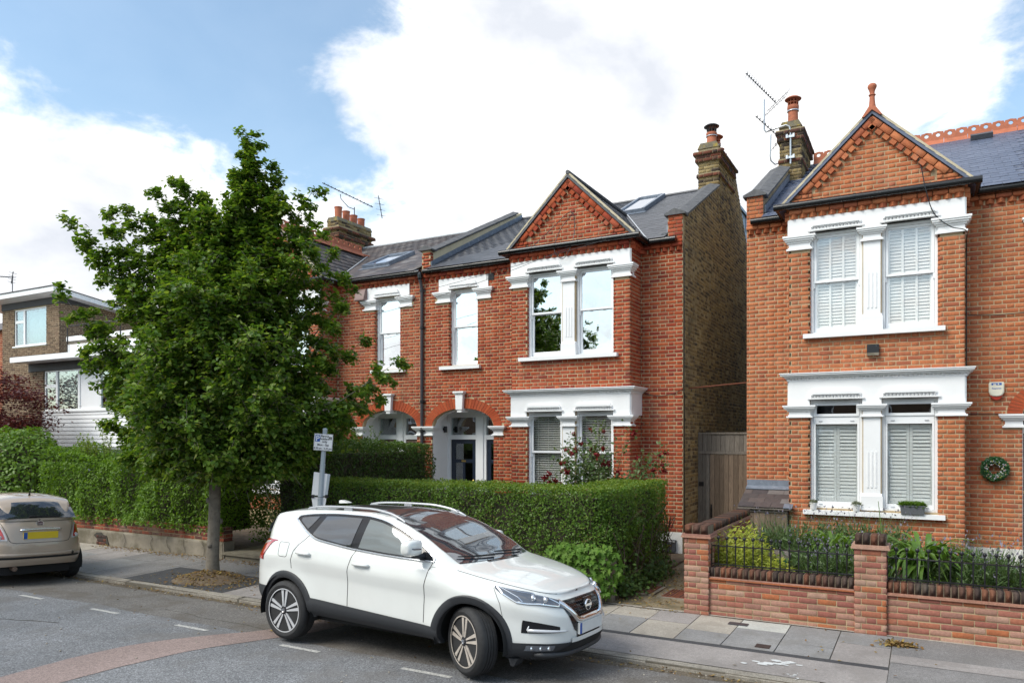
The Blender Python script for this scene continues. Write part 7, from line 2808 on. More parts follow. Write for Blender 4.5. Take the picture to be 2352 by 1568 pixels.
def lavender(label, loc, n, R_, h):
    T = thing('lavender', label, 'lavender', loc, 0, 'lavender clumps in the right garden')
    tv = np.array([(-1, 0, 0), (1, 0, 0), (0.5, 0, 0.6), (-0.5, 0, 0.6), (0, 0.3, 1.0)], float)
    V, F, VF, NF, FT = [], [], [], [], []
    Cs, Ds = [], []
    for i in range(n):
        a, r = NR.uniform(0, 2 * math.pi), R_ * math.sqrt(NR.uniform(0, 1)) * 0.7
        base = np.array([r * math.cos(a), r * math.sin(a), 0])
        lean_ = np.array([math.cos(a), math.sin(a), 0]) * (r / R_) * 0.65 + NR.normal(0, 0.16, 3)
        hh = h * NR.uniform(0.6, 1.15)
        tip = base + np.array([lean_[0] * hh, lean_[1] * hh, hh])
        side = np.array([-lean_[1] - 0.2, lean_[0] + NR.normal(0, 0.5), 0]); side /= np.linalg.norm(side) + 1e-6
        w = 0.0045
        k = len(V)
        midp = (base + tip) / 2 + np.array([0, 0, 0.03])
        V += [base - side * w, base + side * w, midp + side * w, midp - side * w, tip]
        F += [(k, k + 1, k + 2), (k, k + 2, k + 3), (k + 3, k + 2, k + 4)]
        if NR.uniform() < 0.30:
            FT.append(tip)
        for j in range(7):
            t = NR.uniform(0.05, 0.75)
            Cs.append(base + (tip - base) * t)
            Ds.append((lean_[0] + NR.normal(0, 0.4), lean_[1] + NR.normal(0, 0.4), 1.2))
    np_obj('stems', np.array(V), np.array(F), M['lavender'], T, 'stuff')
    leaves('foliage', np.array(Cs), NR.normal(0, 1, (len(Cs), 3)), 0.085, LEAF_STRIP, M['lavender'], T, T=np.array(Ds), tilt=0.4)
    FT = np.array(FT)
    leaves('flower_spikes', FT, NR.normal(0, 1, FT.shape), 0.042, LEAF_DIA, M['lav_flower'], T, T=np.tile([0, 0, 1.0], (len(FT), 1)), tilt=0.3)

lavender('tall grey green lavender beside the meter cupboard', (-1.75, 12.4, 0.2), 700, 0.55, 0.95)
lavender('lavender clump directly left of the middle pier', (-1.0, 11.1, 0.2), 800, 0.50, 0.72)
lavender('wide lavender clump right of the larger strap leaved plant', (0.50, 11.3, 0.2), 1100, 0.58, 0.80)
lavender('lavender growing under the bay window sill behind the middle pier', (-0.8, 12.9, 0.2), 500, 0.5, 0.95)
lavender('sparse low lavender against the middle pier, right side', (-0.33, 10.75, 0.2), 350, 0.3, 0.45)

GD = thing('golden_conifer', 'feathery golden yellow shrub behind the left end of the short railing', 'shrub', (-2.25, 11.0, 0.2))
C, N, D = [], [], []
for i in range(620):
    a, r = NR.uniform(0, 2 * math.pi), math.sqrt(NR.uniform(0, 1))
    bx, by = 0.42 * r * math.cos(a), 0.36 * r * math.sin(a)
    h = 0.92 * (1 - 0.55 * r * r) * NR.uniform(0.6, 1.1) * (1.0 if bx < 0.12 else 0.78)
    dx, dy = bx * 0.5 + NR.normal(0, 0.05), by * 0.5 + NR.normal(0, 0.05)
    for k in range(16):
        t = 0.15 + 0.85 * k / 15
        C.append((bx + dx * t, by + dy * t, h * t))
        an = NR.uniform(0, 6.28)
        D.append((math.cos(an), math.sin(an), 0.5))
        N.append((0, -0.5, 1))
leaves('foliage', np.array(C), np.array(N), 0.062, LEAF_STRIP, M['golden'], GD, T=np.array(D), tilt=0.6)
twigs('twigs', GD, [(NR.normal(0, 0.12), NR.normal(0, 0.1), 0) for _ in range(30)], 0.6)

n = 2500
C = np.stack([NR.uniform(-2.5, 0.9, n), NR.uniform(10.35, 10.95, n), 0.2 + np.abs(NR.normal(0, 0.13, n)) + 0.22 * (NR.uniform(0, 1, n) < 0.4) * NR.uniform(0, 1, n)], 1)
leaves('ground_cover', C, np.tile([0, -0.3, 1.0], (n, 1)), 0.045, LEAF_DIA, M['laurel'], None, tilt=0.7)
bpy.data.objects['ground_cover']['label'] = 'small leafy ground cover just behind the railings'

BN = thing('caddy_bin', 'dark green food waste bin with grey brown lid behind the short railing', 'bin', (-1.86, 11.35, 0.2))
M['bin_green'] = plain('green_plastic', (0.01, 0.10, 0.075), 0.4)
M['bin_lid'] = plain('grey_brown_plastic', (0.18, 0.155, 0.135), 0.5)
b = MB()
b.prism([(-0.11, 0), (0.11, 0), (0.14, 0.46), (-0.14, 0.46)], 'y', -0.14, 0.14)
b.build('body', M['bin_green'], BN)
b = MB()
b.prism([(-0.16, 0.46), (0.16, 0.46), (0.155, 0.50), (0.10, 0.53), (-0.10, 0.53), (-0.155, 0.50)], 'y', -0.16, 0.16)
b.build('lid', M['bin_lid'], BN)
b = MB()
b.tube([(-0.10, -0.10, 0.53), (-0.08, -0.11, 0.56), (0.08, -0.11, 0.56), (0.10, -0.10, 0.53)], 0.012, 6)
b.build('handle', M['bin_lid'], BN)

M['pot_white'] = plain('white_ceramic', (0.76, 0.76, 0.75), 0.35, nscale=4, namt=0.03)
M['trough'] = plain('dark_grey_trough', (0.085, 0.092, 0.10), 0.6, nscale=6, namt=0.1)
for x, lab in ((-1.69, 'white ribbed pot of grey green heather at the left end of the sill'), (-1.015, 'white ribbed pot of grey green heather beside the white pilaster')):
    T = thing('plant_pot', lab, 'plant pot', (x, 13.785, 1.142), 0, 'white pots on the sill')
    b = MB()
    pr = [(0.045, 0.0)]
    for i in range(6):
        z = 0.005 + i * 0.017
        r = 0.047 + 0.013 * i / 5
        pr += [(r, z), (r + 0.003, z + 0.008)]
    pr += [(0.066, 0.115), (0.066, 0.128), (0.058, 0.128), (0.056, 0.10), (0.002, 0.10)]
    b.lathe(pr, (0, 0, 0), 16)
    b.build('pot', M['pot_white'], T, smooth=True)
    n = 420
    u = NR.normal(0, 1, (n, 3)); u[:, 2] = np.abs(u[:, 2]); u /= np.linalg.norm(u, axis=1)[:, None]
    leaves('foliage', np.array([0, 0, 0.12]) + u * NR.uniform(0.01, 0.07, (n, 1)) * np.array([1, 1, 0.7]), u, 0.035, LEAF_STRIP, M['heather'], T, T=u, tilt=0.5)
T = thing('planter_trough', 'dark grey planter trough of spiky greenery on the right of the sill', 'planter', (-0.18, 13.785, 1.142))
b = MB()
b.prism([(-0.165, 0), (0.165, 0), (0.18, 0.14), (-0.18, 0.14)], 'y', -0.065, 0.065)
b.box(-0.187, 0.187, -0.072, 0.072, 0.125, 0.145)
b.build('trough', M['trough'], T)
n = 900
C = np.stack([NR.uniform(-0.165, 0.165, n), NR.uniform(-0.05, 0.05, n), np.full(n, 0.135)], 1)
D = np.stack([NR.normal(0, 0.5, n), NR.normal(0, 0.5, n), np.ones(n)], 1)
leaves('foliage', C, NR.normal(0, 1, (n, 3)), 0.075, LEAF_STRIP, M['privet'], T, T=D, tilt=0.4)

WR = thing('wreath', 'round green wreath with tiny flowers hanging on the orange brick wall', 'wreath', (0.99, 14.43, 1.88))
n = 2600
a = NR.uniform(0, 2 * math.pi, n)
b_ = NR.uniform(0, 2 * math.pi, n)
rr = 0.13 + 0.055 * np.cos(b_) * NR.uniform(0.3, 1, n)
C = np.stack([rr * np.cos(a), 0.045 * np.sin(b_) - 0.02, rr * np.sin(a)], 1)
D = np.stack([np.cos(a + 0.8), np.full(n, -0.5), np.sin(a + 0.8)], 1)
leaves('foliage', C, np.tile([0, -1.0, 0.3], (n, 1)), 0.042, LEAF_DIA, M['wreath_green'], WR, T=D, tilt=0.5)
for nm, mt, fr in (('white_flowers', 'blossom_white', 0.06), ('yellow_flowers', 'golden', 0.03), ('pink_flowers', 'blossom_pink', 0.03)):
    s = NR.uniform(0, 1, n) < fr
    leaves(nm, C[s] + np.array([0, -0.03, 0]), np.tile([0, -1.0, 0.3], (s.sum(), 1)), 0.017, LEAF_STAR, M[mt], WR, tilt=0.3)
b = MB()
b.tube([(0.13 * math.cos(t), 0, 0.13 * math.sin(t)) for t in np.linspace(0, 2 * math.pi, 25)], 0.03, 6)
b.build('ring', M['core'], WR)

# leaf litter
C = []
for _ in range(900):
    x = NR.uniform(-17, 6)
    C.append((x, KY - abs(NR.normal(0, 0.07)) - 0.02, 0))
for _ in range(1500):
    C.append((NR.normal(-10.5, 0.45), NR.normal(8.55, 0.28), 0))
for _ in range(900):
    C.append((NR.uniform(-16, -10.2), 10.05 - abs(NR.normal(0, 0.16)), 0))
for _ in range(900):
    C.append((NR.uniform(-4.1, -2.9), NR.uniform(9.95, 13.0), 0))
for _ in range(420):
    C.append((NR.normal(-7.7, 0.5), KY - abs(NR.normal(0, 0.16)), 0))
for _ in range(260):
    C.append((NR.uniform(-17, 3), NR.uniform(6.4, 10.0), 0))
for _ in range(700):
    C.append((NR.uniform(-10.4, -9.2), NR.uniform(9.3, 10.1), 0))
C = np.array(C)
for i in range(len(C)):
    x, y = C[i, 0], C[i, 1]
    if y < KY:
        z = road_z(y)
    elif y < 10.06:
        z = pz(y)
        dd_ = math.hypot((x + 10.72) / 0.62, (y - 8.62) / 0.53)
        if dd_ < 1:
            z += 0.14 * (1 - dd_ ** 1.3)
    else:
        z = 0.02 + 0.10 * (y - 10.06) / 6
    C[i, 2] = z + 0.008 + abs(NR.normal(0, 0.006))
leaves('leaf_litter', C, np.tile([0, 0, 1.0], (len(C), 1)), 0.035, LEAF_OVAL, M['litter'], None, tilt=0.30, sj=0.5)
bpy.data.objects['leaf_litter']['label'] = 'fallen brown and yellow leaves along the kerb and pavement'
LP = thing('leaf_pile', 'small heap of dry brown leaves on the pavement near the garden wall', 'leaf pile', (-0.26, 9.66, 0.01))
n = 260
C = np.stack([NR.normal(0, 0.085, n), NR.normal(0, 0.03, n), np.abs(NR.normal(0.0, 0.014, n))], 1)
leaves('leaves', C, np.tile([0, 0, 1.0], (n, 1)), 0.05, LEAF_OVAL, M['litter'], LP, tilt=0.5)

# cars

def paint(name, c, flake=0.0):
    m, t = new_mat(name)
    b = t.n('ShaderNodeBsdfPrincipled', {'Base Color': c, 'Roughness': 0.35, 'Metallic': flake, 'Specular IOR Level': 0.5, 'Coat Weight': 1.0, 'Coat Roughness': 0.03, 'Coat IOR': 1.5})
    dn = t.noise(pos(t), 3.0, 6, 0.6)
    t.set(b, 'Base Color', t.mix(t.ramp(dn, [(0.45, 0.0), (0.8, 0.10)]), c, (0.35, 0.33, 0.29)))
    finish(t, b.outputs[0])
    return m

def simple(name, c, rough, metal=0.0, spec=0.5, coat=0.0, trans=0.0):
    m, t = new_mat(name)
    b = t.n('ShaderNodeBsdfPrincipled', {'Base Color': c, 'Roughness': rough, 'Metallic': metal, 'Specular IOR Level': spec, 'Coat Weight': coat, 'Coat Roughness': 0.02})
    finish(t, b.outputs[0])
    return m

def car_glass_mat(name, c, refl):
    m, t = new_mat(name)
    lw = t.n('ShaderNodeLayerWeight', {'Blend': 0.3})
    f = t.math('ADD', t.math('MULTIPLY', lw.outputs['Facing'], 0.32), refl, clamp=True)
    d = t.n('ShaderNodeBsdfPrincipled', {'Base Color': c, 'Roughness': 0.4, 'Specular IOR Level': 0.2})
    g = t.n('ShaderNodeBsdfGlossy', {'Color': (0.93, 0.96, 1.0), 'Roughness': 0.008})
    mx = t.n('ShaderNodeMixShader', {0: f, 1: d.outputs[0], 2: g.outputs[0]})
    finish(t, mx.outputs[0])
    return m

M['paint_white'] = paint('pearl_white_car_paint', (0.72, 0.735, 0.71))
M['paint_beige'] = paint('metallic_beige_car_paint', (0.45, 0.355, 0.27), 0.05)
M['seam'] = simple('panel_gap', (0.01, 0.01, 0.01), 0.8)
M['clad'] = plain('grey_black_plastic_cladding', (0.026, 0.028, 0.032), 0.55, nscale=30, namt=0.1, bscale=300, bstr=0.15)
M['piano'] = simple('gloss_black_trim', (0.008, 0.008, 0.01), 0.08)
M['chrome'] = simple('chrome', (0.82, 0.83, 0.85), 0.07, 1.0)
M['satin'] = simple('satin_alloy', (0.66, 0.67, 0.69), 0.35, 0.35)
M['alloy_dark'] = simple('dark_machined_alloy', (0.035, 0.035, 0.04), 0.35, 0.4)
M['alloy_brown'] = plain('brake_dusted_alloy', (0.56, 0.50, 0.44), 0.4, metal=0.25, nscale=20, namt=0.2)
M['tyre'] = plain('tyre_rubber', (0.022, 0.022, 0.023), 0.75, nscale=20, namt=0.3, bscale=90, bstr=0.2)
M['disc'] = plain('rusty_brake_disc', (0.20, 0.14, 0.11), 0.5, metal=0.6, nscale=20, namt=0.3)
M['win_dark'] = car_glass_mat('tinted_car_glass', (0.010, 0.013, 0.018), 0.07)
M['win_light'] = car_glass_mat('front_car_glass', (0.075, 0.09, 0.085), 0.05)
M['win_screen'] = car_glass_mat('windscreen_glass', (0.012, 0.018, 0.028), 0.13)
M['lamp_glass'] = simple('headlamp_lens', (0.09, 0.10, 0.12), 0.05, 0.0, 0.8, 1.0)
M['lamp_silver'] = simple('lamp_reflector', (0.75, 0.77, 0.80), 0.12, 0.9)
M['lamp_red'] = simple('red_lamp_lens', (0.45, 0.012, 0.015), 0.1, 0.0, 0.6, 1.0)
M['lamp_clear'] = simple('clear_lamp_lens', (0.60, 0.58, 0.58), 0.1, 0.0, 0.6, 1.0)
M['plate_white'] = plain('number_plate_white', (0.66, 0.67, 0.65), 0.35, nscale=10, namt=0.08)
M['plate_yellow'] = plain('number_plate_yellow', (0.75, 0.54, 0.02), 0.35, nscale=4, namt=0.08)
M['badge_red'] = simple('dark_badge_enamel', (0.06, 0.012, 0.04), 0.15, 0.0, 0.5, 1.0)

def hermite(pts):
    xs = np.array([p[0] for p in pts], float)
    ys = np.array([p[1] for p in pts], float)
    d = np.diff(ys) / np.diff(xs)
    m = np.zeros(len(xs))
    m[1:-1] = np.where(d[:-1] * d[1:] > 0, 2 * d[:-1] * d[1:] / (d[:-1] + d[1:] + 1e-12), 0)
    m[0], m[-1] = d[0], d[-1]

    def f(x):
        x = np.clip(x, xs[0], xs[-1])
        i = np.clip(np.searchsorted(xs, x) - 1, 0, len(xs) - 2)
        h = xs[i + 1] - xs[i]
        t = (x - xs[i]) / h
        return ((2 * t ** 3 - 3 * t ** 2 + 1) * ys[i] + (t ** 3 - 2 * t ** 2 + t) * h * m[i] + (-2 * t ** 3 + 3 * t ** 2) * ys[i + 1] + (t ** 3 - t ** 2) * h * m[i + 1])
    return f

class Car:
    """body skin as one smooth surface: a side band wrapped round the plan, closed by bonnet, cabin and roof"""
    def __init__(s, xc, xf, xr, wv, nf, nr, zbot, zbelt, ze, ye, zcen, wells, R, flare=0.018):
        s.xc = xc
        s.xf, s.xr, s.wv = hermite(xf), hermite(xr), hermite(wv)
        s.nf, s.nr = nf, nr
        s.zbot, s.zbelt, s.ze, s.ye, s.zcen = hermite(zbot), hermite(zbelt), hermite(ze), hermite(ye), hermite(zcen)
        s.wells, s.R, s.flare = wells, R, flare

    def half_w(s, x, v):
        """half width of the band at station x and height fraction v"""
        w = s.wv(v)
        if x >= s.xc:
            a, n = s.xf(v) - s.xc, s.nf
            q = (x - s.xc) / a
        else:
            a, n = s.xc - s.xr(v), s.nr
            q = (s.xc - x) / a
        if q >= 1:
            return 0.0
        y = w * (1 - q ** n) ** (1 / n)
        z = s.zbot(x) + v * (s.zbelt(x) - s.zbot(x))
        for (wx, wz) in s.wells:
            d = math.hypot(x - wx, z - wz)
            y += s.flare * math.exp(-((d - s.R - 0.03) / 0.10) ** 2) * min(1, y / 0.5)
        return y

    def side(s, x, z, off=0.0, sd=-1):
        zb, zt = s.zbot(x), s.zbelt(x)
        v = min(max((z - zb) / (zt - zb), 0), 1)
        return Vector((x, sd * (s.half_w(x, v) + off), z))

    def plan(s, th, v, front=True):
        """point of the band by plan angle th (0 = end centre, pi/2 = widest)"""
        w = s.wv(v)
        if front:
            a, n = s.xf(v) - s.xc, s.nf
            x = s.xc + a * abs(math.cos(th)) ** (2 / n)
        else:
            a, n = s.xc - s.xr(v), s.nr
            x = s.xc - a * abs(math.cos(th)) ** (2 / n)
        y = w * abs(math.sin(th)) ** (2 / n)
        z = s.zbot(x) + v * (s.zbelt(x) - s.zbot(x))
        for (wx, wz) in s.wells:
            d = math.hypot(x - wx, z - wz)
            y += s.flare * math.exp(-((d - s.R - 0.03) / 0.10) ** 2) * min(1, y / 0.5)
        return x, y, z

    def by_y(s, y, z, off=0.0, front=True):
        """point of the end face at lateral position y (signed) and height z"""
        sd = 1 if y >= 0 else -1
        v = 0.5
        x = 0
        for _ in range(6):
            w = s.wv(v)
            n = s.nf if front else s.nr
            q = min(abs(y) / w, 0.999)
            r = (1 - q ** n) ** (1 / n)
            x = s.xc + (s.xf(v) - s.xc) * r if front else s.xc - (s.xc - s.xr(v)) * r
            zb, zt = s.zbot(x), s.zbelt(x)
            v = min(max((z - zb) / (zt - zb), 0), 1)
        return Vector((x + (off if front else -off), y, z))

    def thetas(s, n):
        def arc(front):
            T = np.linspace(0, math.pi / 2, 1200)
            P = np.array([s.plan(t, 0.55, front)[:2] for t in T])
            L = np.concatenate([[0], np.cumsum(np.hypot(*np.diff(P, axis=0).T))])
            k = max(8, int(n * L[-1] / 3.2))
            return np.interp(np.linspace(0, L[-1], k), L, T)
        return arc(True), arc(False)

    def top(s, x, q, sd=-1, off=0.0):
        yb = s.half_w(x, 1.0)
        zb = s.zbelt(x)
        ye = min(s.ye(x), 0.86 * yb)
        ze = s.ze(x)
        zc = s.zcen(x)
        if q < 0.5:
            t = q / 0.5
            bul = 0.02 * math.sin(math.pi * t)
            y, z = yb + (ye - yb) * t + bul * 0.6, zb + (ze - zb) * t + bul * 0.2
        else:
            t = (q - 0.5) / 0.5
            y = ye * (1 - t)
            z = ze + (zc - ze) * (1 - (1 - t) ** 2.2)
        return Vector((x, sd * y, z))

    def build(s, T, mat, nv=30, nq=30):
        tf, tr = s.thetas(150)
        ths = [(t, False) for t in tr] + [(t, True) for t in tf[::-1][1:]]
        mb = MB()
        for sd in (-1, 1):
            rows = []
            for (t, fr) in ths:
                row = []
                for j in range(nv + 1):
                    x, y, z = s.plan(t, j / nv, fr)
                    row.append((x, sd * y, z))
                xb = row[-1][0]
                for j in range(1, nq + 1):
                    p = s.top(xb, j / nq, sd)
                    row.append(tuple(p))
                rows.append(row)
            nu, nw = len(rows), len(rows[0])
            vs = [p for r in rows for p in r]
            fs = []
            for i in range(nu - 1):
                for j in range(nw - 1):
                    q = (i * nw + j, (i + 1) * nw + j, (i + 1) * nw + j + 1, i * nw + j + 1)
                    if j < nv:
                        hole = False
                        for (wx, wz) in s.wells:
                            if all(math.hypot(vs[k][0] - wx, vs[k][2] - wz) < s.R + 0.03 for k in q) and abs(vs[q[0]][1]) > 0.5:
                                hole = True
                        if hole:
                            continue
                    fs.append(q if sd > 0 else q[::-1])
            mb.add(vs, fs)
        me = mb.mesh('body', mat, False)
        import bmesh
        bm = bmesh.new()
        bm.from_mesh(me)
        bmesh.ops.remove_doubles(bm, verts=bm.verts, dist=0.0008)
        bmesh.ops.recalc_face_normals(bm, faces=bm.faces)
        bm.to_mesh(me)
        bm.free()
        me.polygons.foreach_set('use_smooth', [True] * len(me.polygons))
        me.set_sharp_from_angle(angle=math.radians(50))
        o = link('body', me, T)
        return o

    def patch(s, name, mat, parent, fn, nu, nv, thick=0.0):
        """surface panel: fn(u, v) -> point"""
        b = MB()
        b.grid([[tuple(fn(i / nu, j / nv)) for j in range(nv + 1)] for i in range(nu + 1)])
        return b.build(name, mat, parent, smooth='all')

    def arch_ring(s, wx, wz, r0, r1, parent, mat, sd, a0=-0.35, a1=math.pi + 0.35, off=0.014, name='wheel_arch_trim'):
        b = MB()
        n = 36
        rows = []
        for i in range(n + 1):
            a = a0 + (a1 - a0) * i / n
            row = []
            for (r, o) in ((r0, -0.06), (r0, off), (r0 + 0.012, off + 0.006), (r1 - 0.012, off + 0.004), (r1, off - 0.004), (r1 + 0.002, -0.01)):
                x, z = wx + r * math.cos(a), wz + r * math.sin(a)
                z = max(z, s.zbot(x) - 0.02)
                p = s.side(x, z, o, sd)
                row.append(tuple(p))
            rows.append(row)
        b.grid(rows)
        return b.build(name, mat, parent, smooth=True)

def wheel(T, c, r, w, steer, rim_r, style, mats, side):
    """tyre, rim with spokes, hub; side -1: outer face looks to -Y"""
    W = bpy.data.objects.new('wheel', None)
    col.objects.link(W)
    W.parent = T
    W.location = c
    W.rotation_euler = (0, 0, steer)
    s = side
    hw = w / 2
    t = MB()
    prof = [(rim_r - 0.012, -hw + 0.02), (rim_r + 0.01, -hw + 0.002), (rim_r + 0.045, -hw - 0.004), (r - 0.035, -hw + 0.004), (r - 0.012, -hw + 0.018), (r - 0.002, -hw + 0.04)]
    g = []
    for k in range(4):
        y0 = -hw + 0.055 + k * (w - 0.11) / 3.6
        g += [(r, y0), (r, y0 + 0.022), (r - 0.007, y0 + 0.024), (r - 0.007, y0 + 0.030)]
    prof += g + [(r - 0.002, hw - 0.04), (r - 0.012, hw - 0.018), (r - 0.035, hw - 0.004), (rim_r + 0.045, hw + 0.004), (rim_r + 0.01, hw - 0.002), (rim_r - 0.012, hw - 0.02)]
    t.lathe([(a, b * 1.0) for a, b in prof], (0, 0, 0), 56, 'y')
    t.build('tyre', M['tyre'], W, smooth=True)
    yo = s * (hw - 0.012)
    n = 48
    prof = [(rim_r + 0.006, yo), (rim_r + 0.006, yo + s * 0.008), (rim_r - 0.006, yo + s * 0.008), (rim_r - 0.014, yo - s * 0.01), (rim_r - 0.022, yo - s * 0.16), (rim_r - 0.035, yo - s * 0.18)]
    vs, fs = [], []
    for (a, y) in prof:
        for k in range(n):
            an = 2 * math.pi * k / n
            vs.append((a * math.cos(an), y, a * math.sin(an)))
    for i in range(len(prof) - 1):
        for k in range(n):
            fs.append((i * n + k, i * n + (k + 1) % n, (i + 1) * n + (k + 1) % n, (i + 1) * n + k))
    nb = 3 * n
    b2 = MB()
    b2.add(vs[2 * n:], [tuple(q - 2 * n for q in f) for f in fs if min(f) >= 2 * n])
    b2.build('rim_barrel', M['seam'], W, smooth=True)
    r2 = MB()
    r2.add(vs[:nb], [f for f in fs if max(f) < nb])
    r2.build('rim', M[mats[0]], W, smooth=True)
    sp = MB()
    dk = MB()
    for k in range(5):
        an = math.pi / 2 + 2 * math.pi * k / 5
        for e in (-1, 1):
            # twin blades of each spoke
            def P(rr, off, y):
                a = an
                return (rr * math.cos(a) - off * math.sin(a), y, rr * math.sin(a) + off * math.cos(a))
            i0, i1 = e * 0.006, e * 0.022
            o0, o1 = e * 0.018, e * 0.058
            yf = yo - s * 0.002
            yi = yo + s * 0.004
            q = [P(0.045, i0, yi), P(0.045, i1, yi), P(rim_r - 0.004, o1, yf), P(rim_r - 0.004, o0, yf)]
            q2 = [(p[0], p[1] - s * 0.03, p[2]) for p in q]
            sp.add(q + q2, [(0, 1, 2, 3), (7, 6, 5, 4), (0, 4, 5, 1), (1, 5, 6, 2), (2, 6, 7, 3), (3, 7, 4, 0)])
        q = [P(0.05, -0.02, yo - s * 0.02), P(0.05, 0.02, yo - s * 0.02), P(rim_r - 0.01, 0.06, yo - s * 0.03), P(rim_r - 0.01, -0.06, yo - s * 0.03)]
        q2 = [(p[0], p[1] - s * 0.02, p[2]) for p in q]
        dk.add(q + q2, [(0, 1, 2, 3), (7, 6, 5, 4), (0, 4, 5, 1), (1, 5, 6, 2), (2, 6, 7, 3), (3, 7, 4, 0)])
    sp.build('spokes', M[mats[0]], W)
    dk.build('spoke_backs', M['seam'], W)
    h = MB()
    h.lathe([(0.06, yo - s * 0.03), (0.055, yo + s * 0.002), (0.03, yo + s * 0.008), (0.028, yo + s * 0.012), (0.002, yo + s * 0.014)], (0, 0, 0), 20, 'y')
    h.build('hub', M[mats[1]], W, smooth=True)
    h = MB()
    h.lathe([(0.024, yo + s * 0.012), (0.024, yo + s * 0.017), (0.018, yo + s * 0.017), (0.018, yo + s * 0.013)], (0, 0, 0), 18, 'y')
    h.box(-0.028, 0.028, yo + s * 0.012, yo + s * 0.018, -0.005, 0.005)
    h.build('hub_badge', M['chrome'], W)
    d = MB()
    d.lathe([(0.15, yo - s * 0.085), (0.15, yo - s * 0.10), (0.02, yo - s * 0.10), (0.02, yo - s * 0.085)], (0, 0, 0), 30, 'y')
    d.build('brake_disc', M['disc'], W)
    d = MB()
    d.lathe([(rim_r - 0.03, yo - s * 0.13), (rim_r - 0.03, yo - s * 0.15), (0.01, yo - s * 0.15)], (0, 0, 0), 30, 'y')
    d.build('drum', M['seam'], W)
    return W

# white crossover
WC = thing('parked_car', 'white five door crossover car parked half on the kerb, front wheels steered out', 'car', (-6.62, 7.29, -0.028), math.radians(-2.5))
WC.rotation_euler[0] = math.radians(-1.8)
qc = Car(
    xc=1.55,
    xf=[(0, 3.40), (0.12, 3.52), (0.3, 3.565), (0.5, 3.57), (0.7, 3.56), (0.85, 3.53), (0.94, 3.48), (1, 3.42)],
    xr=[(0, -0.72), (0.12, -0.82), (0.3, -0.88), (0.5, -0.885), (0.68, -0.855), (0.85, -0.79), (1, -0.715)],
    wv=[(0, 0.80), (0.08, 0.85), (0.2, 0.872), (0.4, 0.874), (0.55, 0.878), (0.68, 0.897), (0.76, 0.907), (0.88, 0.889), (0.95, 0.872), (1, 0.845)],
    nf=3.6, nr=4.6,
    zbot=[(-0.9, 0.31), (-0.6, 0.30), (0.0, 0.30), (0.5, 0.335), (2.2, 0.295), (2.9, 0.21), (3.3, 0.20), (3.6, 0.22)],
    zbelt=[(-0.9, 1.10), (-0.6, 1.14), (-0.2, 1.17), (0.3, 1.165), (0.8, 1.135), (1.4, 1.09), (2.0, 1.065), (2.4, 1.03), (2.8, 0.965), (3.1, 0.905), (3.35, 0.84), (3.5, 0.785), (3.6, 0.75)],
    ze=[(-0.9, 1.12), (-0.70, 1.16), (-0.60, 1.30), (-0.48, 1.42), (-0.3, 1.475), (0.0, 1.512), (0.5, 1.533), (1.0, 1.538), (1.35, 1.508), (1.65, 1.432), (1.95, 1.312), (2.2, 1.188), (2.42, 1.068), (2.8, 1.00), (3.1, 0.94), (3.35, 0.865), (3.5, 0.80), (3.6, 0.76)],
    ye=[(-0.9, 0.62), (-0.5, 0.625), (0.0, 0.61), (0.5, 0.605), (1.0, 0.61), (1.4, 0.63), (1.9, 0.685), (2.3, 0.735), (2.6, 0.72), (3.0, 0.62), (3.3, 0.48), (3.6, 0.3)],
    zcen=[(-0.9, 1.10), (-0.72, 1.15), (-0.62, 1.30), (-0.50, 1.44), (-0.40, 1.505), (-0.1, 1.535), (0.3, 1.558), (0.7, 1.566), (1.0, 1.562), (1.3, 1.54), (1.6, 1.462), (2.0, 1.305), (2.3, 1.165), (2.5, 1.085), (2.62, 1.06), (2.9, 1.015), (3.2, 0.935), (3.4, 0.855), (3.5, 0.80), (3.6, 0.76)],
    wells=((0.0, 0.345), (2.646, 0.345)), R=0.40)
qc.build(WC, M['paint_white'])
zin = MB()
zin.box(-0.55, 3.2, -0.58, 0.58, 0.22, 0.60)
zin.box(0.45, 2.15, -0.74, 0.74, 0.27, 0.5)
zin.build('underbody', M['seam'], WC)
for wx in (0.0, 2.646):
    for sd in (-1, 1):
        b = MB()
        rows = []
        for i in range(25):
            a = -0.2 + (math.pi + 0.4) * i / 24
            rows.append([(wx + 0.425 * math.cos(a), sd * 0.56, 0.345 + 0.425 * math.sin(a)), (wx + 0.425 * math.cos(a), sd * 0.875, 0.345 + 0.425 * math.sin(a))])
        b.grid(rows)
        b.build('wheel_well', M['seam'], WC, smooth='all')
        qc.arch_ring(wx, 0.345, 0.385, 0.468, WC, M['clad'], sd)
for (x, sd, st) in ((0.0, -1, 0), (2.646, -1, math.radians(-24)), (0.0, 1, 0), (2.646, 1, math.radians(-24))):
    wheel(WC, (x, sd * 0.785, 0.345 if sd < 0 else 0.365), 0.345, 0.222, st, 0.252, 'twin', ('satin', 'alloy_dark') if x < 1 else ('alloy_brown', 'alloy_dark'), sd)
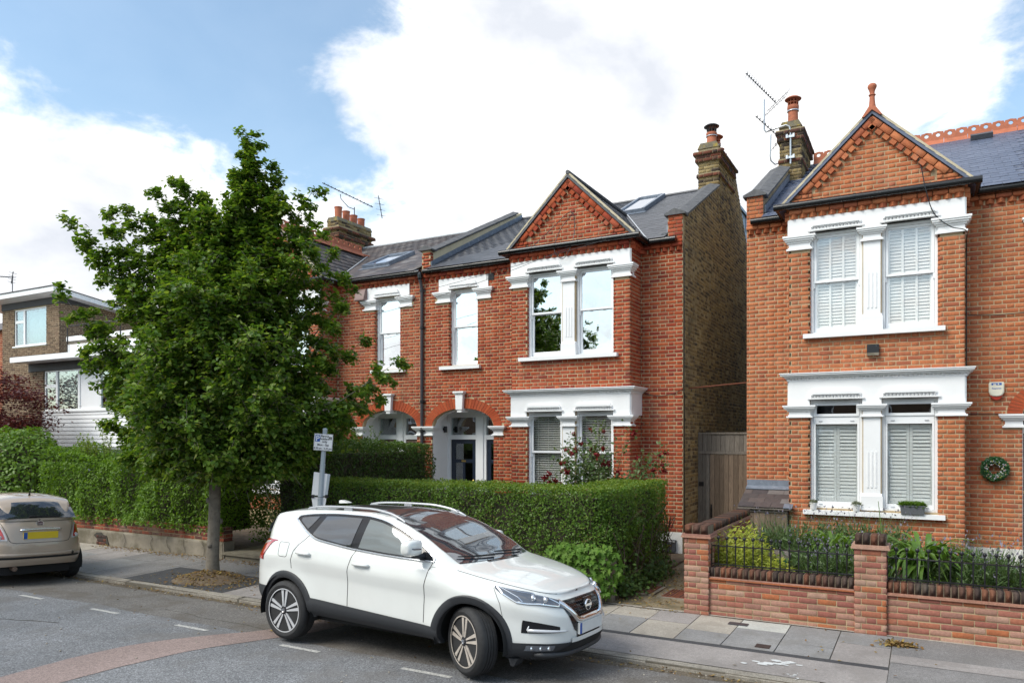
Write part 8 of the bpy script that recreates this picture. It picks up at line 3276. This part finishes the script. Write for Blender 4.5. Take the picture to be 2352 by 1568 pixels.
for sd in (-1, 1):
    # sill cladding
    def sill(u, v):
        x = 0.385 + u * 1.885
        zt = 0.545 - 0.105 * u
        zb = 0.335 - 0.04 * u
        p = qc.side(x, zb + (zt - zb) * v, 0.012 + 0.014 * math.sin(math.pi * min(1, v * 1.05)), sd)
        return p
    qc.patch('sill_cladding', M['clad'], WC, sill, 40, 8)
    # rear lower bumper corner
    def rb_(u, v):
        x = -0.40 - 0.36 * u
        z = 0.29 + v * (0.30 - 0.02 * u)
        return qc.side(x, z, 0.010, sd)
    qc.patch('bumper_cladding', M['clad'], WC, rb_, 12, 6)
    def rb2(u, v):
        y = sd * (0.70 - 0.70 * u)
        z = 0.29 + v * 0.28
        return qc.by_y(y, z, 0.012, False)
    qc.patch('bumper_cladding', M['clad'], WC, rb2, 12, 6)
    # front lower bumper, from the arch round to the nose
    def fb(u, v):
        y = sd * (0.86 - 0.86 * u)
        z = 0.205 + v * (0.185 - 0.03 * u)
        if abs(y) > 0.62:
            k = (abs(y) - 0.62) / 0.24
            x = 3.30 - 0.27 * k
            return qc.side(x, z, 0.012, sd).lerp(qc.by_y(sd * 0.62, z, 0.012), max(0, 1 - k * 2))
        return qc.by_y(y, z, 0.012 + 0.05 * (v < 0.35) * min(1, u * 2))
    qc.patch('bumper_cladding', M['clad'], WC, fb, 30, 8)
    # black glass-house backing, then the panes
    zlo = hermite([(-0.02, 1.415), (0.06, 1.375), (0.16, 1.325), (0.28, 1.27), (0.45, 1.215), (0.7, 1.185), (1.05, 1.15), (1.7, 1.115), (2.15, 1.105)])
    zhi = hermite([(-0.02, 1.43), (0.1, 1.452), (0.35, 1.476), (0.7, 1.490), (1.05, 1.488), (1.3, 1.462), (1.55, 1.395), (1.8, 1.302), (2.0, 1.205), (2.15, 1.115)])

    def on_glass(x, z, off):
        zb, ze_ = qc.zbelt(x), qc.ze(x)
        q = 0.5 * min(max((z - zb) / (ze_ - zb), 0), 0.98)
        p = qc.top(x, q, sd)
        return p + Vector((0, sd * off * 0.95, off * 0.3))

    def strip(xa, xb, ca, cb, off, name, mat, sa=0.0, sb=0.0):
        def fn(u, v):
            x = xa + (xb - xa) * u
            x += (sa * (1 - u) + sb * u) * (v - 0.5)
            lo, hi = zlo(x) + ca, zhi(x) - cb
            return on_glass(x, lo + (max(hi, lo + 0.001) - lo) * v, off)
        return qc.patch(name, mat, WC, fn, 36, 10)
    strip(-0.02, 2.15, 0, 0, 0.004, 'window_surround', M['piano'])
    strip(0.06, 0.29, 0.022, 0.018, 0.009, 'quarter_glass', M['win_dark'], 0.0, 0.10)
    strip(0.40, 1.00, 0.014, 0.018, 0.009, 'rear_side_glass', M['win_dark'], 0.10, 0.02)
    strip(1.12, 2.00, 0.014, 0.018, 0.009, 'front_side_glass', M['win_light'], 0.02, 0.0)
    # chrome line round the side glass
    ch = MB()
    pts = [on_glass(x, zhi(x) + 0.010, 0.008) for x in np.linspace(-0.02, 2.17, 50)]
    pts += [on_glass(x, zlo(x) - 0.012, 0.008) for x in np.linspace(2.17, -0.02, 50)]
    pts.append(pts[0])
    ch.tube(pts, 0.0095, 6)
    ch.build('chrome_trim', M['chrome'], WC, smooth='all')
    # panel gaps
    sm = MB()
    def gap(pl, r=0.0035):
        out = []
        for i in range(len(pl) - 1):
            for k in range(10):
                t = k / 10
                x = pl[i][0] + (pl[i + 1][0] - pl[i][0]) * t
                z = pl[i][1] + (pl[i + 1][1] - pl[i][1]) * t
                out.append(qc.side(x, z, 0.001, sd) if z <= qc.zbelt(x) else on_glass(x, z, 0.001))
        sm.tube(out, r, 5, caps=False)
    gap([(0.31, 1.245), (0.18, 1.13), (0.115, 1.05), (0.09, 0.95), (0.10, 0.84)])
    gap([(1.085, 1.135), (1.05, 1.05), (1.015, 0.9), (1.0, 0.6), (1.0, 0.48)])
    gap([(2.16, 1.10), (2.13, 1.0), (2.10, 0.85), (2.085, 0.65), (2.08, 0.45)])
    gap([(2.14, 1.02), (2.16, 1.05), (2.35, 1.03)], 0.002)
    gap([(-0.16, 1.14), (0.0, 1.14), (0.015, 1.12), (0.005, 0.99), (-0.015, 0.975), (-0.13, 0.975), (-0.16, 0.99), (-0.175, 1.12), (-0.16, 1.14)], 0.0025)
    gap([(2.90, 0.905), (2.99, 0.76), (3.03, 0.55), (3.05, 0.45)], 0.0025)
    sm.build('panel_gaps', M['seam'], WC)
    # bonnet shut line
    sm = MB()
    out = []
    for x in np.linspace(2.46, 3.42, 30):
        p = qc.top(x, 0.10 + 0.10 * ((2.75 - x) if x < 2.75 else 0), sd)
        out.append(p + Vector((0, sd * 0.001, 0.001)))
    sm.tube(out, 0.003, 5)
    sm.build('bonnet_gap', M['seam'], WC)
    # door handles
    for (x, z) in ((0.31, 1.045), (1.22, 0.995)):
        b = MB()
        c = qc.side(x, z, 0.0, sd)
        b.tube([qc.side(x - 0.115, z + 0.003, 0.012, sd), qc.side(x - 0.10, z + 0.002, 0.034, sd), qc.side(x, z, 0.040, sd), qc.side(x + 0.10, z - 0.002, 0.034, sd), qc.side(x + 0.115, z - 0.003, 0.012, sd)], [0.013, 0.017, 0.018, 0.017, 0.012], 10)
        b.build('door_handle', M['paint_white'], WC, smooth='all')
        b = MB()
        rows = []
        for i in range(17):
            a = 2 * math.pi * i / 16
            rows.append([tuple(qc.side(x + 0.02 + r * 0.06 * math.cos(a), z + r * 0.048 * math.sin(a), 0.0025 - 0.001 * (1 - r), sd)) for r in (0.05, 0.5, 0.8, 1.0)])
        b.grid(rows)
        b.build('handle_cup', M['paint_white'], WC, smooth='all')
    # mirror
    mr = MB()
    base = on_glass(2.01, 1.14, 0.0)
    prof = []
    cx = base + (Vector((-0.035, -0.17, 0.10)) if sd < 0 else Vector((-0.16, 0.075, 0.06)))
    rows = []
    for i in range(13):
        a = math.pi * i / 12 - math.pi / 2
        row = []
        sp = lambda q, e: abs(q) ** e * (1 if q > 0 else -1)
        for k in range(25):
            bb = 2 * math.pi * k / 24
            rr = abs(math.cos(a)) ** 0.4
            xx = sp(math.cos(bb), 0.65) * rr
            row.append((cx.x + (0.085 if xx > 0 else 0.05) * xx, cx.y + (0.125 if sd < 0 else 0.06) * sp(math.sin(a), 0.6), cx.z + 0.085 * sp(math.sin(bb), 0.55) * rr * (1 - 0.12 * math.sin(a) * -sd * -1)))
        rows.append(row)
    mr.grid(rows)
    mo = mr.build('mirror', M['paint_white'], WC, smooth='all')
    b = MB()
    b.tube([cx + Vector((0.02, -sd * 0.02, -0.075)), cx + Vector((0.015, -sd * 0.12, -0.095)), base + Vector((0, sd * 0.0, -0.01))], [0.03, 0.028, 0.04], 8)
    b.build('mirror_arm', M['clad'], mo, smooth='all')
    b = MB()
    b.tube([cx + Vector((0.055, sd * 0.11, 0.005)), cx + Vector((0.088, sd * 0.05, -0.005)), cx + Vector((0.095, -sd * 0.06, -0.012))], 0.008, 6)
    b.build('mirror_indicator', M['lamp_glass'], mo)
    b = MB()
    b.add([on_glass(1.93, 1.13, 0.012), on_glass(2.12, 1.11, 0.012), on_glass(1.94, 1.23, 0.012)], [(0, 1, 2)])
    b.build('mirror_base', M['piano'], WC)
    # roof rail
    rr = MB()
    rp = [(0.02, 0.004), (0.10, 0.022), (0.3, 0.032), (0.7, 0.034), (1.1, 0.032), (1.35, 0.024), (1.50, 0.010), (1.58, 0.0)]
    f_h = hermite(rp)
    rr.tube([qc.top(x, 0.545, sd) + Vector((0, 0, f_h(x) + 0.006)) for x in np.linspace(0.02, 1.58, 30)], [0.009] + [0.0135] * 28 + [0.009], 8)
    for xx in (0.10, 0.68, 1.42):
        rr.obox(qc.top(xx, 0.545, sd) + Vector((0, 0, 0.015)), (0.06, 0, 0), (0, 0.010, 0), (0, 0, 0.018))
    rr.build('roof_rail', M['rail_grey'], WC, smooth=True)
    # headlamp
    def lampfn(u, v, off=0.006, shrink=0.0):
        # u: 0 tail on the wing .. 1 inner end by the grille
        y_tail, y_in = 0.0, 0.0
        zt = 0.925 - 0.125 * u - 0.02 * u * u
        zb = 0.905 - 0.135 * min(1, u / 0.30) ** 0.9 if u < 0.30 else 0.77 - 0.065 * (u - 0.30) / 0.70
        zt -= shrink; zb += shrink
        z = zb + (zt - zb) * v
        if u < 0.45:
            x = 2.91 + (3.27 - 2.91) * u / 0.45
            return qc.side(x, min(z, qc.zbelt(x) - 0.004), off, sd)
        y0 = abs(qc.side(3.27, 0.82, 0, sd).y)
        y = y0 + (0.40 - y0) * (u - 0.45) / 0.55
        p = qc.by_y(sd * y, z, off)
        p.y += sd * off * 0.6
        return p
    hl = qc.patch('headlight', M['lamp_glass'], WC, lambda u, v: lampfn(u, v), 40, 8)
    b = MB()
    b.tube([lampfn(0.02, 1, 0.008)] + [lampfn(u, 0.0, 0.010) + Vector((0, 0, 0.014)) for u in np.linspace(0.12, 0.82, 24)] + [lampfn(0.90, 0.5, 0.012), lampfn(0.74, 0.86, 0.012)], 0.0085, 6)
    b.build('daytime_strip', M['lamp_silver'], hl)
    for uu, r_ in ((0.44, 0.036), (0.62, 0.040)):
        b = MB()
        c = lampfn(uu, 0.55, -0.005)
        b.lathe([(r_, -0.01), (r_ * 1.05, 0.012), (r_ * 0.8, 0.018), (r_ * 0.72, 0.02), (r_ * 0.5, 0.032), (0.002, 0.038)], (0, 0, 0), 16, 'y')
        o = b.build('projector', M['lamp_silver'], hl, smooth='all')
        o.location = c
        o.rotation_euler = (0, 0, math.atan2(0.66, 0.75) + (0 if sd > 0 else -math.pi / 2) - (math.pi / 2 if sd > 0 else 0))
    b = MB()
    b.tube([lampfn(0.05, 1, 0.008), lampfn(0.30, 0.5, 0.009), lampfn(0.36, 0.2, 0.009)], 0.006, 5)
    b.tube([lampfn(u, 0.92, 0.009) for u in np.linspace(0.12, 0.7, 12)], 0.004, 5)
    b.build('lamp_trim', M['lamp_silver'], hl)
    # fog-lamp recess with silver boomerang and lower lamp
    def fogr(u, v):
        y = sd * (0.735 - 0.235 * u)
        z = 0.485 + v * (0.125 - 0.07 * u) - 0.0 * u
        p = qc.by_y(y, z, 0.006)
        p.y += sd * 0.004
        return p
    fg = qc.patch('fog_recess', M['piano'], WC, fogr, 14, 6)
    b = MB()
    for (ya, yb2, za, zb3, r0_) in ((0.715, 0.42, 0.512, 0.492, 0.017), (0.715, 0.71, 0.512, 0.556, 0.012)):
        b.tube([qc.by_y(sd * (ya + (yb2 - ya) * t), za + (zb3 - za) * t, 0.014) for t in np.linspace(0, 1, 10)], [r0_ * (1 - 0.75 * t ** 2) for t in np.linspace(0, 1, 10)], 8)
    b.build('silver_blade', M['satin'], fg, smooth='all')
    def lowl(u, v):
        y = sd * (0.715 - 0.17 * u)
        z = 0.310 + v * 0.055
        p = qc.by_y(y, z, 0.020)
        p.y += sd * 0.008
        return p
    ll = qc.patch('fog_lamp', M['lamp_glass'], WC, lowl, 10, 4)
    b = MB()
    for t in (0.15, 0.42, 0.72):
        y = sd * (0.715 - 0.17 * t)
        p = qc.by_y(y, 0.338, 0.028)
        b.lathe([(0.024, -0.006), (0.022, 0.006), (0.004, 0.008)], tuple(p), 10, 'x')
    b.build('fog_reflector', M['lamp_silver'], ll)
    # tail lamp
    def tail(u, v, off=0.007):
        x = -0.24 - 0.50 * u
        z0 = 1.145 - 0.19 * u ** 1.6
        z1 = 1.155 - 0.01 * u
        return qc.side(x, min(z0 + (z1 - z0) * v, qc.zbelt(x) - 0.002), off, sd)
    tl = qc.patch('tail_light', M['lamp_red'], WC, tail, 18, 6)
    def tail2(u, v):
        p = tail(0.30 + 0.55 * u, 0.25 + 0.40 * v, 0.011)
        return p
    qc.patch('reversing_lens', M['lamp_clear'], tl, tail2, 10, 4)
    def tail3(u, v):
        z = 0.90 + 0.25 * v - 0.02 * u
        y = sd * (0.78 - 0.35 * u)
        p = qc.by_y(y, z, 0.008, False)
        p.y += sd * 0.006
        return p
    qc.patch('tail_light', M['lamp_red'], WC, tail3, 10, 6)

# windscreen, roof glass, rear window (full width)
def screen(u, v, off=0.005):
    yy = (u * 2 - 1)
    x0 = 2.50 - 0.10 * abs(yy) ** 2.5
    x1 = 1.36 + 0.10 * abs(yy) ** 2
    x = x0 + (x1 - x0) * v
    ye = min(qc.ye(x), 0.86 * qc.half_w(x, 1)) * (0.955 - 0.0 * v)
    y = ye * yy
    t = 1 - abs(yy) * 0.955
    z = qc.ze(x) + (qc.zcen(x) - qc.ze(x)) * (1 - (1 - t) ** 2.2)
    return Vector((x + off * 0.4, y, z + off))

qc.patch('windscreen', M['win_screen'], WC, screen, 30, 40)

def roofg(u, v, off=0.004):
    yy = (u * 2 - 1)
    x = 1.34 + 0.09 * abs(yy) ** 2 + (0.35 - 1.34) * v
    ye = qc.ye(x) * 0.86
    t = 1 - abs(yy) * 0.86
    z = qc.ze(x) + (qc.zcen(x) - qc.ze(x)) * (1 - (1 - t) ** 2.2)
    return Vector((x, ye * yy, z + off))

qc.patch('glass_roof', M['win_dark'], WC, roofg, 24, 20)

def rearg(u, v):
    yy = (u * 2 - 1)
    x = -0.66 + 0.17 * v
    ye = qc.ye(x) * 0.93
    t = 1 - abs(yy) * 0.93
    z = qc.ze(x) + (qc.zcen(x) - qc.ze(x)) * (1 - (1 - t) ** 2.2)
    return Vector((x - 0.006, ye * yy, z + 0.002))

qc.patch('rear_window', M['win_dark'], WC, rearg, 20, 10)
b = MB()
rows = []
for i in range(21):
    yy = -0.60 + 1.2 * i / 20
    e = 0.03 * (abs(yy) / 0.6) ** 2
    rows.append([(-0.20, yy, 1.508 - e * 1.3), (-0.42 + e, yy, 1.497 - e), (-0.47 + e, yy, 1.482 - e), (-0.46 + e, yy, 1.462 - e), (-0.36, yy, 1.44 - e)])
b.grid(rows)
b.build('roof_spoiler', M['paint_white'], WC, smooth='all')
b = MB()
b.prism([(0.02, 1.575), (0.18, 1.585), (0.14, 1.60), (0.05, 1.618), (0.02, 1.61)], 'y', -0.035, 0.035)
b.build('roof_antenna', M['paint_white'], WC)
# scuttle and wipers
b = MB()
b.grid([[(2.475 - 0.10 * abs(y / 0.68) ** 2.5 + dx, y, 1.085 - 0.035 * (abs(y) / 0.68) ** 2 + dz) for dx, dz in ((-0.02, 0.012), (0.03, 0.004), (0.07, -0.006))] for y in np.linspace(-0.68, 0.68, 25)])
b.build('scuttle_panel', M['piano'], WC, smooth='all')
for (ya, yb_, xo) in ((-0.10, -0.62, 0.0), (0.52, -0.02, 0.0)):
    b = MB()
    pa = Vector((2.50, ya, 1.10))
    pts = [screen((ya + (yb_ - ya) * t) / 0.68 * 0.5 + 0.5, 0.05 + 0.05 * t, 0.022) for t in np.linspace(0, 1, 8)]
    b.tube(pts, [0.012] + [0.009] * 6 + [0.006], 6)
    b.build('wiper', M['seam'], WC)
# nose: black panel, V of chrome, grille mesh, badge, plate, lower mouth
def nose(u, v, off=0.006):
    z = 0.375 + v * 0.40
    hw = 0.265 + 0.20 * v ** 1.1 if v > 0.25 else 0.265 + 0.01 * v
    return qc.by_y((u * 2 - 1) * hw, z, off)
nz = qc.patch('grille_panel', M['piano'], WC, nose, 24, 14)
b = MB()
vp = [(-0.44, 0.785), (-0.36, 0.70), (-0.27, 0.60), (-0.235, 0.575), (0.235, 0.575), (0.27, 0.60), (0.36, 0.70), (0.44, 0.785)]
pts = []
for i in range(len(vp) - 1):
    for k in range(6):
        t = k / 6
        pts.append((vp[i][0] + (vp[i + 1][0] - vp[i][0]) * t, vp[i][1] + (vp[i + 1][1] - vp[i][1]) * t))
pts.append(vp[-1])
rows = []
for i, (y, z) in enumerate(pts):
    j = pts[min(i + 1, len(pts) - 1)]
    h = pts[max(i - 1, 0)]
    d = Vector((0, j[0] - h[0], j[1] - h[1])).normalized()
    nn = Vector((0, -d.z, d.y))
    row = []
    for (e, o) in ((-0.030, 0.008), (-0.022, 0.026), (0.012, 0.030), (0.030, 0.012)):
        q = Vector((0, y, z)) + nn * e
        row.append(tuple(qc.by_y(q.y, min(q.z, 0.80), o)))
    rows.append(row)
b.grid(rows)
b.build('chrome_vee', M['chrome'], nz, smooth='all')
b = MB()
for r_ in range(6):
    z = 0.625 + r_ * 0.028
    hw = 0.20 + (z - 0.60) * 0.95
    k = int(hw * 2 / 0.042)
    for i in range(k):
        y = -hw + (i + 0.5 + (0.5 if r_ % 2 else 0)) * 2 * hw / k
        if abs(y) > hw - 0.01:
            continue
        p = qc.by_y(y, z, 0.012)
        b.tube([p + Vector((0, -0.017, 0)), p + Vector((0.003, -0.008, 0.011)), p + Vector((0.003, 0.008, 0.011)), p + Vector((0, 0.017, 0))], 0.0028, 4)
b.build('grille_mesh', M['clad'], nz, kind='stuff')
b = MB()
p = qc.by_y(0, 0.69, 0.016)
rows = []
for i in range(33):
    a = 2 * math.pi * i / 32
    rows.append([(p.x + 0.004, 0.068 * math.cos(a), p.z + 0.062 * math.sin(a)), (p.x + 0.016, 0.064 * math.cos(a), p.z + 0.058 * math.sin(a)), (p.x + 0.016, 0.055 * math.cos(a), p.z + 0.050 * math.sin(a)), (p.x + 0.004, 0.052 * math.cos(a), p.z + 0.047 * math.sin(a))])
b.grid(rows)
b.box(p.x + 0.002, p.x + 0.016, -0.075, 0.075, p.z - 0.012, p.z + 0.012)
b.build('badge', M['chrome'], nz, smooth=True)
b = MB()
b.prism([(-0.095, 0.775), (0.095, 0.775), (0.075, 0.62), (0.05, 0.60), (-0.05, 0.60), (-0.075, 0.62)], 'x', p.x - 0.012, p.x + 0.002)
b.build('badge_panel', M['piano'], nz)
b = MB()
xp = qc.by_y(0, 0.49, 0.02).x
b.box(xp - 0.02, xp + 0.006, -0.262, 0.262, 0.435, 0.547)
b.build('number_plate', M['plate_white'], WC)
b = MB()
b.box(xp + 0.0061, xp + 0.008, -0.262, -0.215, 0.437, 0.545)
b.build('plate_band', M['blue_sign'], WC)
def lowm(u, v):
    hw = 0.34 + 0.20 * (1 - v)
    return qc.by_y((u * 2 - 1) * hw, 0.275 + v * 0.09, 0.017)
qc.patch('lower_grille', M['seam'], WC, lowm, 24, 6)
def brow(u, v):
    hw = 0.60 - 0.02 * v
    y = (u * 2 - 1) * 0.36
    return qc.by_y(y, 0.365 + v * 0.045 + 0.03 * max(0, abs(y) - 0.26), 0.016)
qc.patch('bumper_blade', M['paint_white'], WC, brow, 24, 3)
b = MB()
b.tube([qc.by_y(y, 0.245 + 0.03 * (abs(y) / 0.7) ** 2, 0.035) for y in np.linspace(-0.66, 0.66, 24)], [0.016] + [0.028] * 22 + [0.016], 8)
b.build('bumper_lip', M['clad'], WC, smooth='all')
b = MB()
b.prism([(3.05, 0.22), (3.07, 0.15), (3.11, 0.145), (3.15, 0.22)], 'y', -0.74, -0.58)
b.build('air_deflector', M['clad'], WC)

# beige hatchback (seen from behind)
FC = thing('parked_car', 'small rounded beige hatchback seen from behind, parked at the kerb far left', 'car', (-13.52, 7.14, -0.06), math.radians(171))
FC.rotation_euler[0] = math.radians(2.6)
fc = Car(
    xc=1.1,
    xf=[(0, 2.75), (0.2, 2.92), (0.5, 2.98), (0.8, 2.93), (1, 2.80)],
    xr=[(0, -0.50), (0.12, -0.55), (0.3, -0.57), (0.45, -0.565), (0.65, -0.54), (0.88, -0.505), (1, -0.46)],
    wv=[(0, 0.775), (0.1, 0.80), (0.25, 0.815), (0.4, 0.812), (0.6, 0.79), (0.85, 0.745), (1, 0.71)],
    nf=3.0, nr=4.4,
    zbot=[(-0.6, 0.33), (0.0, 0.27), (2.3, 0.2), (3.0, 0.2)],
    zbelt=[(-0.6, 1.05), (-0.3, 1.045), (0.3, 1.01), (1.2, 0.97), (1.9, 0.95), (2.4, 0.88), (3.0, 0.72)],
    ze=[(-0.6, 1.055), (-0.46, 1.08), (-0.38, 1.16), (-0.28, 1.26), (-0.16, 1.345), (0.0, 1.395), (0.4, 1.425), (0.8, 1.42), (1.2, 1.34), (1.6, 1.13), (1.85, 0.985), (2.4, 0.92), (3.0, 0.75)],
    ye=[(-0.6, 0.64), (-0.3, 0.58), (0.0, 0.545), (0.5, 0.54), (1.2, 0.57), (1.9, 0.64), (2.4, 0.55), (3.0, 0.35)],
    zcen=[(-0.6, 1.05), (-0.47, 1.085), (-0.40, 1.165), (-0.32, 1.26), (-0.22, 1.36), (-0.12, 1.42), (0.0, 1.445), (0.4, 1.485), (0.8, 1.475), (1.2, 1.39), (1.6, 1.17), (1.85, 1.04), (2.4, 0.95), (3.0, 0.76)],
    wells=((0.0, 0.29), (2.3, 0.29)), R=0.29, flare=0.014)
fc.build(FC, M['paint_beige'])
b = MB()
b.box(-0.4, 2.6, -0.52, 0.52, 0.17, 0.5)
b.build('underbody', M['seam'], FC)
for wx in (0.0, 2.3):
    for sd in (-1, 1):
        b = MB()
        b.grid([[(wx + 0.325 * math.cos(a), sd * yy, 0.29 + 0.325 * math.sin(a)) for yy in (0.5, 0.76)] for a in np.linspace(-0.3, math.pi + 0.3, 24)])
        b.build('wheel_well', M['seam'], FC, smooth='all')
        wheel(FC, (wx, sd * 0.675, 0.288), 0.29, 0.19, 0, 0.19, 'twin', ('satin', 'alloy_dark'), sd)

def rear_end(y, z, off=0.006):
    return fc.by_y(y, z, off, False)

def rw(u, v, off=0.006, sc=1.0):
    yy = (u * 2 - 1) * sc
    x = -0.452 + 0.235 * v
    ye = fc.ye(x) * 0.96
    t = 1 - abs(yy) * 0.96
    z = fc.ze(x) + (fc.zcen(x) - fc.ze(x)) * (1 - (1 - t) ** 2.2)
    p = Vector((x + 0.045 * abs(yy) ** 3 - off, ye * yy, z + off * 0.3))
    return p

fc.patch('rear_window', M['win_dark'], FC, rw, 28, 14)
# headrests and wheel glimpsed through the glass are dark shapes on the seat backs
for sd in (-1, 1):
    def sg_(u, v):
        x = -0.05 + 1.55 * u
        zb, ze_ = fc.zbelt(x), fc.ze(x)
        q = 0.5 * (0.06 + 0.84 * v)
        p = fc.top(x, q, sd)
        return p + Vector((0, sd * 0.006, 0.002))
    fc.patch('side_glass', M['win_dark'], FC, sg_, 30, 8)
    # tail lamps: rounded upright triangles on the corners
    def tl(u, v, off=0.009, a=0.0, b_=1.0):
        z = 0.745 + 0.25 * (a + (b_ - a) * v)
        k_ = max(0, (z - 0.745) / 0.25)
        inn = 0.475 + 0.085 * k_ ** 1.4
        out_ = 0.675 - 0.035 * k_
        y = inn + (out_ - inn) * u
        p = rear_end(sd * y, z, off)
        p.y += sd * off * 0.7
        return p
    tb_ = fc.patch('tail_light', M['lamp_clear'], FC, lambda u, v: tl(u, v), 12, 14)
    fc.patch('red_lens', M['lamp_red'], tb_, lambda u, v: tl(0.14 + 0.72 * u, 0.1 + 0.78 * v, 0.015), 12, 14)
    b = MB()
    c = tl(0.42, 0.2, 0.018)
    b.lathe([(0.034, 0), (0.032, -0.010), (0.002, -0.012)], tuple(c), 12, 'x')
    b.build('fog_lens', M['lamp_clear'], tb_)
b = MB()
pl = [rear_end(y, 0.905 + 0.018 * (1 - (y / 0.33) ** 2), 0.028) for y in np.linspace(-0.31, 0.31, 20)]
b.tube(pl, [0.012] + [0.021] * 18 + [0.012], 8)
b.build('chrome_bar', M['chrome'], FC, smooth='all')
xq = rear_end(0, 0.82, 0.016).x
b = MB()
b.box(xq - 0.004, xq + 0.03, -0.26, 0.26, 0.762, 0.874)
b.build('number_plate', M['plate_yellow'], FC)
b = MB()
b.box(xq - 0.006, xq - 0.0041, 0.205, 0.26, 0.764, 0.872)
b.build('plate_band', M['blue_sign'], FC)
# badge
xb_ = rear_end(0, 1.005, 0.012)
bd = MB()
rows = []
for i in range(29):
    a = 2 * math.pi * i / 28
    rows.append([(xb_.x, r * math.cos(a), xb_.z + r * 0.92 * math.sin(a)) for r in (0.046, 0.056)])
    rows[-1].append((xb_.x + 0.015, 0.060 * math.cos(a), xb_.z + 0.056 * math.sin(a)))
bd.grid(rows)
bd.build('badge', M['chrome'], FC, smooth=True)
bd = MB()
rows = []
for i in range(29):
    a = 2 * math.pi * i / 28
    s_ = (abs(math.cos(a)) ** 4 + abs(math.sin(a)) ** 4) ** -0.25
    rows.append([(xb_.x - 0.001, r * s_ * math.cos(a), xb_.z + r * s_ * 0.95 * math.sin(a)) for r in (0.001, 0.037)])
bd.grid(rows)
bd.build('badge_enamel', M['badge_red'], FC)
text_mesh('lettering', 'FIAT', 0.036, M['chrome'], FC, (xb_.x - 0.003, 0, xb_.z - 0.013), (math.pi / 2, 0, -math.pi / 2), bold=True)
# tailgate shut lines, bumper strips
b = MB()
tg = [(-0.55, 1.04), (-0.53, 0.98), (-0.48, 0.84), (-0.455, 0.75), (-0.43, 0.715), (-0.36, 0.70), (0.36, 0.70), (0.43, 0.715), (0.455, 0.75), (0.48, 0.84), (0.53, 0.98), (0.55, 1.04)]
out = []
for i in range(len(tg) - 1):
    for k in range(6):
        t = k / 6
        out.append(rear_end(tg[i][0] + (tg[i + 1][0] - tg[i][0]) * t, min(1.04, tg[i][1] + (tg[i + 1][1] - tg[i][1]) * t), 0.001))
b.tube(out, 0.004, 5)
b.tube([rear_end(y, 1.048, 0.004) for y in np.linspace(-0.54, 0.54, 20)], 0.004, 5)
b.build('tailgate_gap', M['seam'], FC)
b = MB()
rows = []
for y in np.linspace(-0.70, 0.70, 30):
    rows.append([rear_end(y, z, o) for z, o in ((0.435, 0.002), (0.44, 0.014), (0.452, 0.016), (0.465, 0.010), (0.47, 0.002))])
b.grid([[tuple(p) for p in r] for r in rows])
b.build('bumper_strip', M['seam'], FC, smooth='all')
b = MB()
rows = []
for y in np.linspace(-0.71, 0.71, 30):
    rows.append([tuple(rear_end(y, z, o)) for z, o in ((0.475, 0.003), (0.485, 0.018), (0.52, 0.018), (0.532, 0.003))])
b.grid(rows)
b.build('bumper_moulding', M['paint_beige'], FC, smooth='all')
b = MB()
c = rear_end(-0.50, 0.50, 0.018)
b.lathe([(0.026, 0.0), (0.024, -0.006), (0.016, -0.006), (0.014, 0.004)], tuple(c), 14, 'x')
b.build('tow_eye_cover', M['seam'], FC)
b = MB()
b.tube([(-0.30, 0.36, 0.285), (-0.54, 0.36, 0.28)], 0.038, 12)
b.build('exhaust', M['disc'], FC, smooth=True)
b = MB()
pp = [rw(0.5 + 0.34 * t, 0.07 + 0.02 * t, 0.025) for t in np.linspace(-0.75, 0.4, 10)]
b.tube(pp, [0.009] * 6 + [0.014, 0.016, 0.018, 0.014], 6)
b.build('rear_wiper', M['seam'], FC)
b = MB()
b.tube([(0.05, 0.0, 1.455), (0.03, 0, 1.50), (-0.06, 0, 1.66)], [0.018, 0.008, 0.004], 8)
b.build('aerial', M['seam'], FC)
for sd in (-1, 1):
    b = MB()
    c = fc.top(1.42, 0.12, sd)
    cc = c + Vector((0, sd * 0.13, 0.05))
    b.lathe([(0.001, -0.05), (0.05, -0.04), (0.07, 0.0), (0.06, 0.04), (0.001, 0.06)], (0, 0, 0), 14, 'x')
    o = b.build('mirror', M['paint_beige'], FC, smooth='all')
    o.location = cc
    o.scale = (1, 1.3, 1)
    b = MB()
    b.tube([c, cc], 0.02, 6)
    b.build('mirror_arm', M['seam'], FC)

# the terrace across the street (seen only in reflections)
OT = thing('opposite_terrace', 'row of brick houses across the street, showing only in window reflections', 'house', (0, -9, 0))
b = MB()
b.box(-40, 40, -6, 0, -0.2, 5.4)
b.build('wall', M['brick_brown'], OT)
b = MB()
b.prism([(-6.2, 5.4), (0.3, 5.4), (-3, 6.9)], 'x', -40.2, 40.2)
b.build('roof', M['slate_old'], OT)
for i in range(13):
    x = -38 + i * 6.2
    for (xx, ww) in ((x + 1.1, 0.9), (x + 2.3, 0.9), (x + 4.8, 0.8)):
        for z in (0.8, 3.4):
            b = MB()
            b.box(xx - 0.08, xx + ww + 0.08, 0.001, 0.05, z - 0.08, z + 1.85)
            f = b.build('window', M['white_frame'], OT)
            b = MB()
            b.box(xx, xx + ww, 0.051, 0.06, z, z + 1.75)
            b.build('pane', M['win_dark'], f)
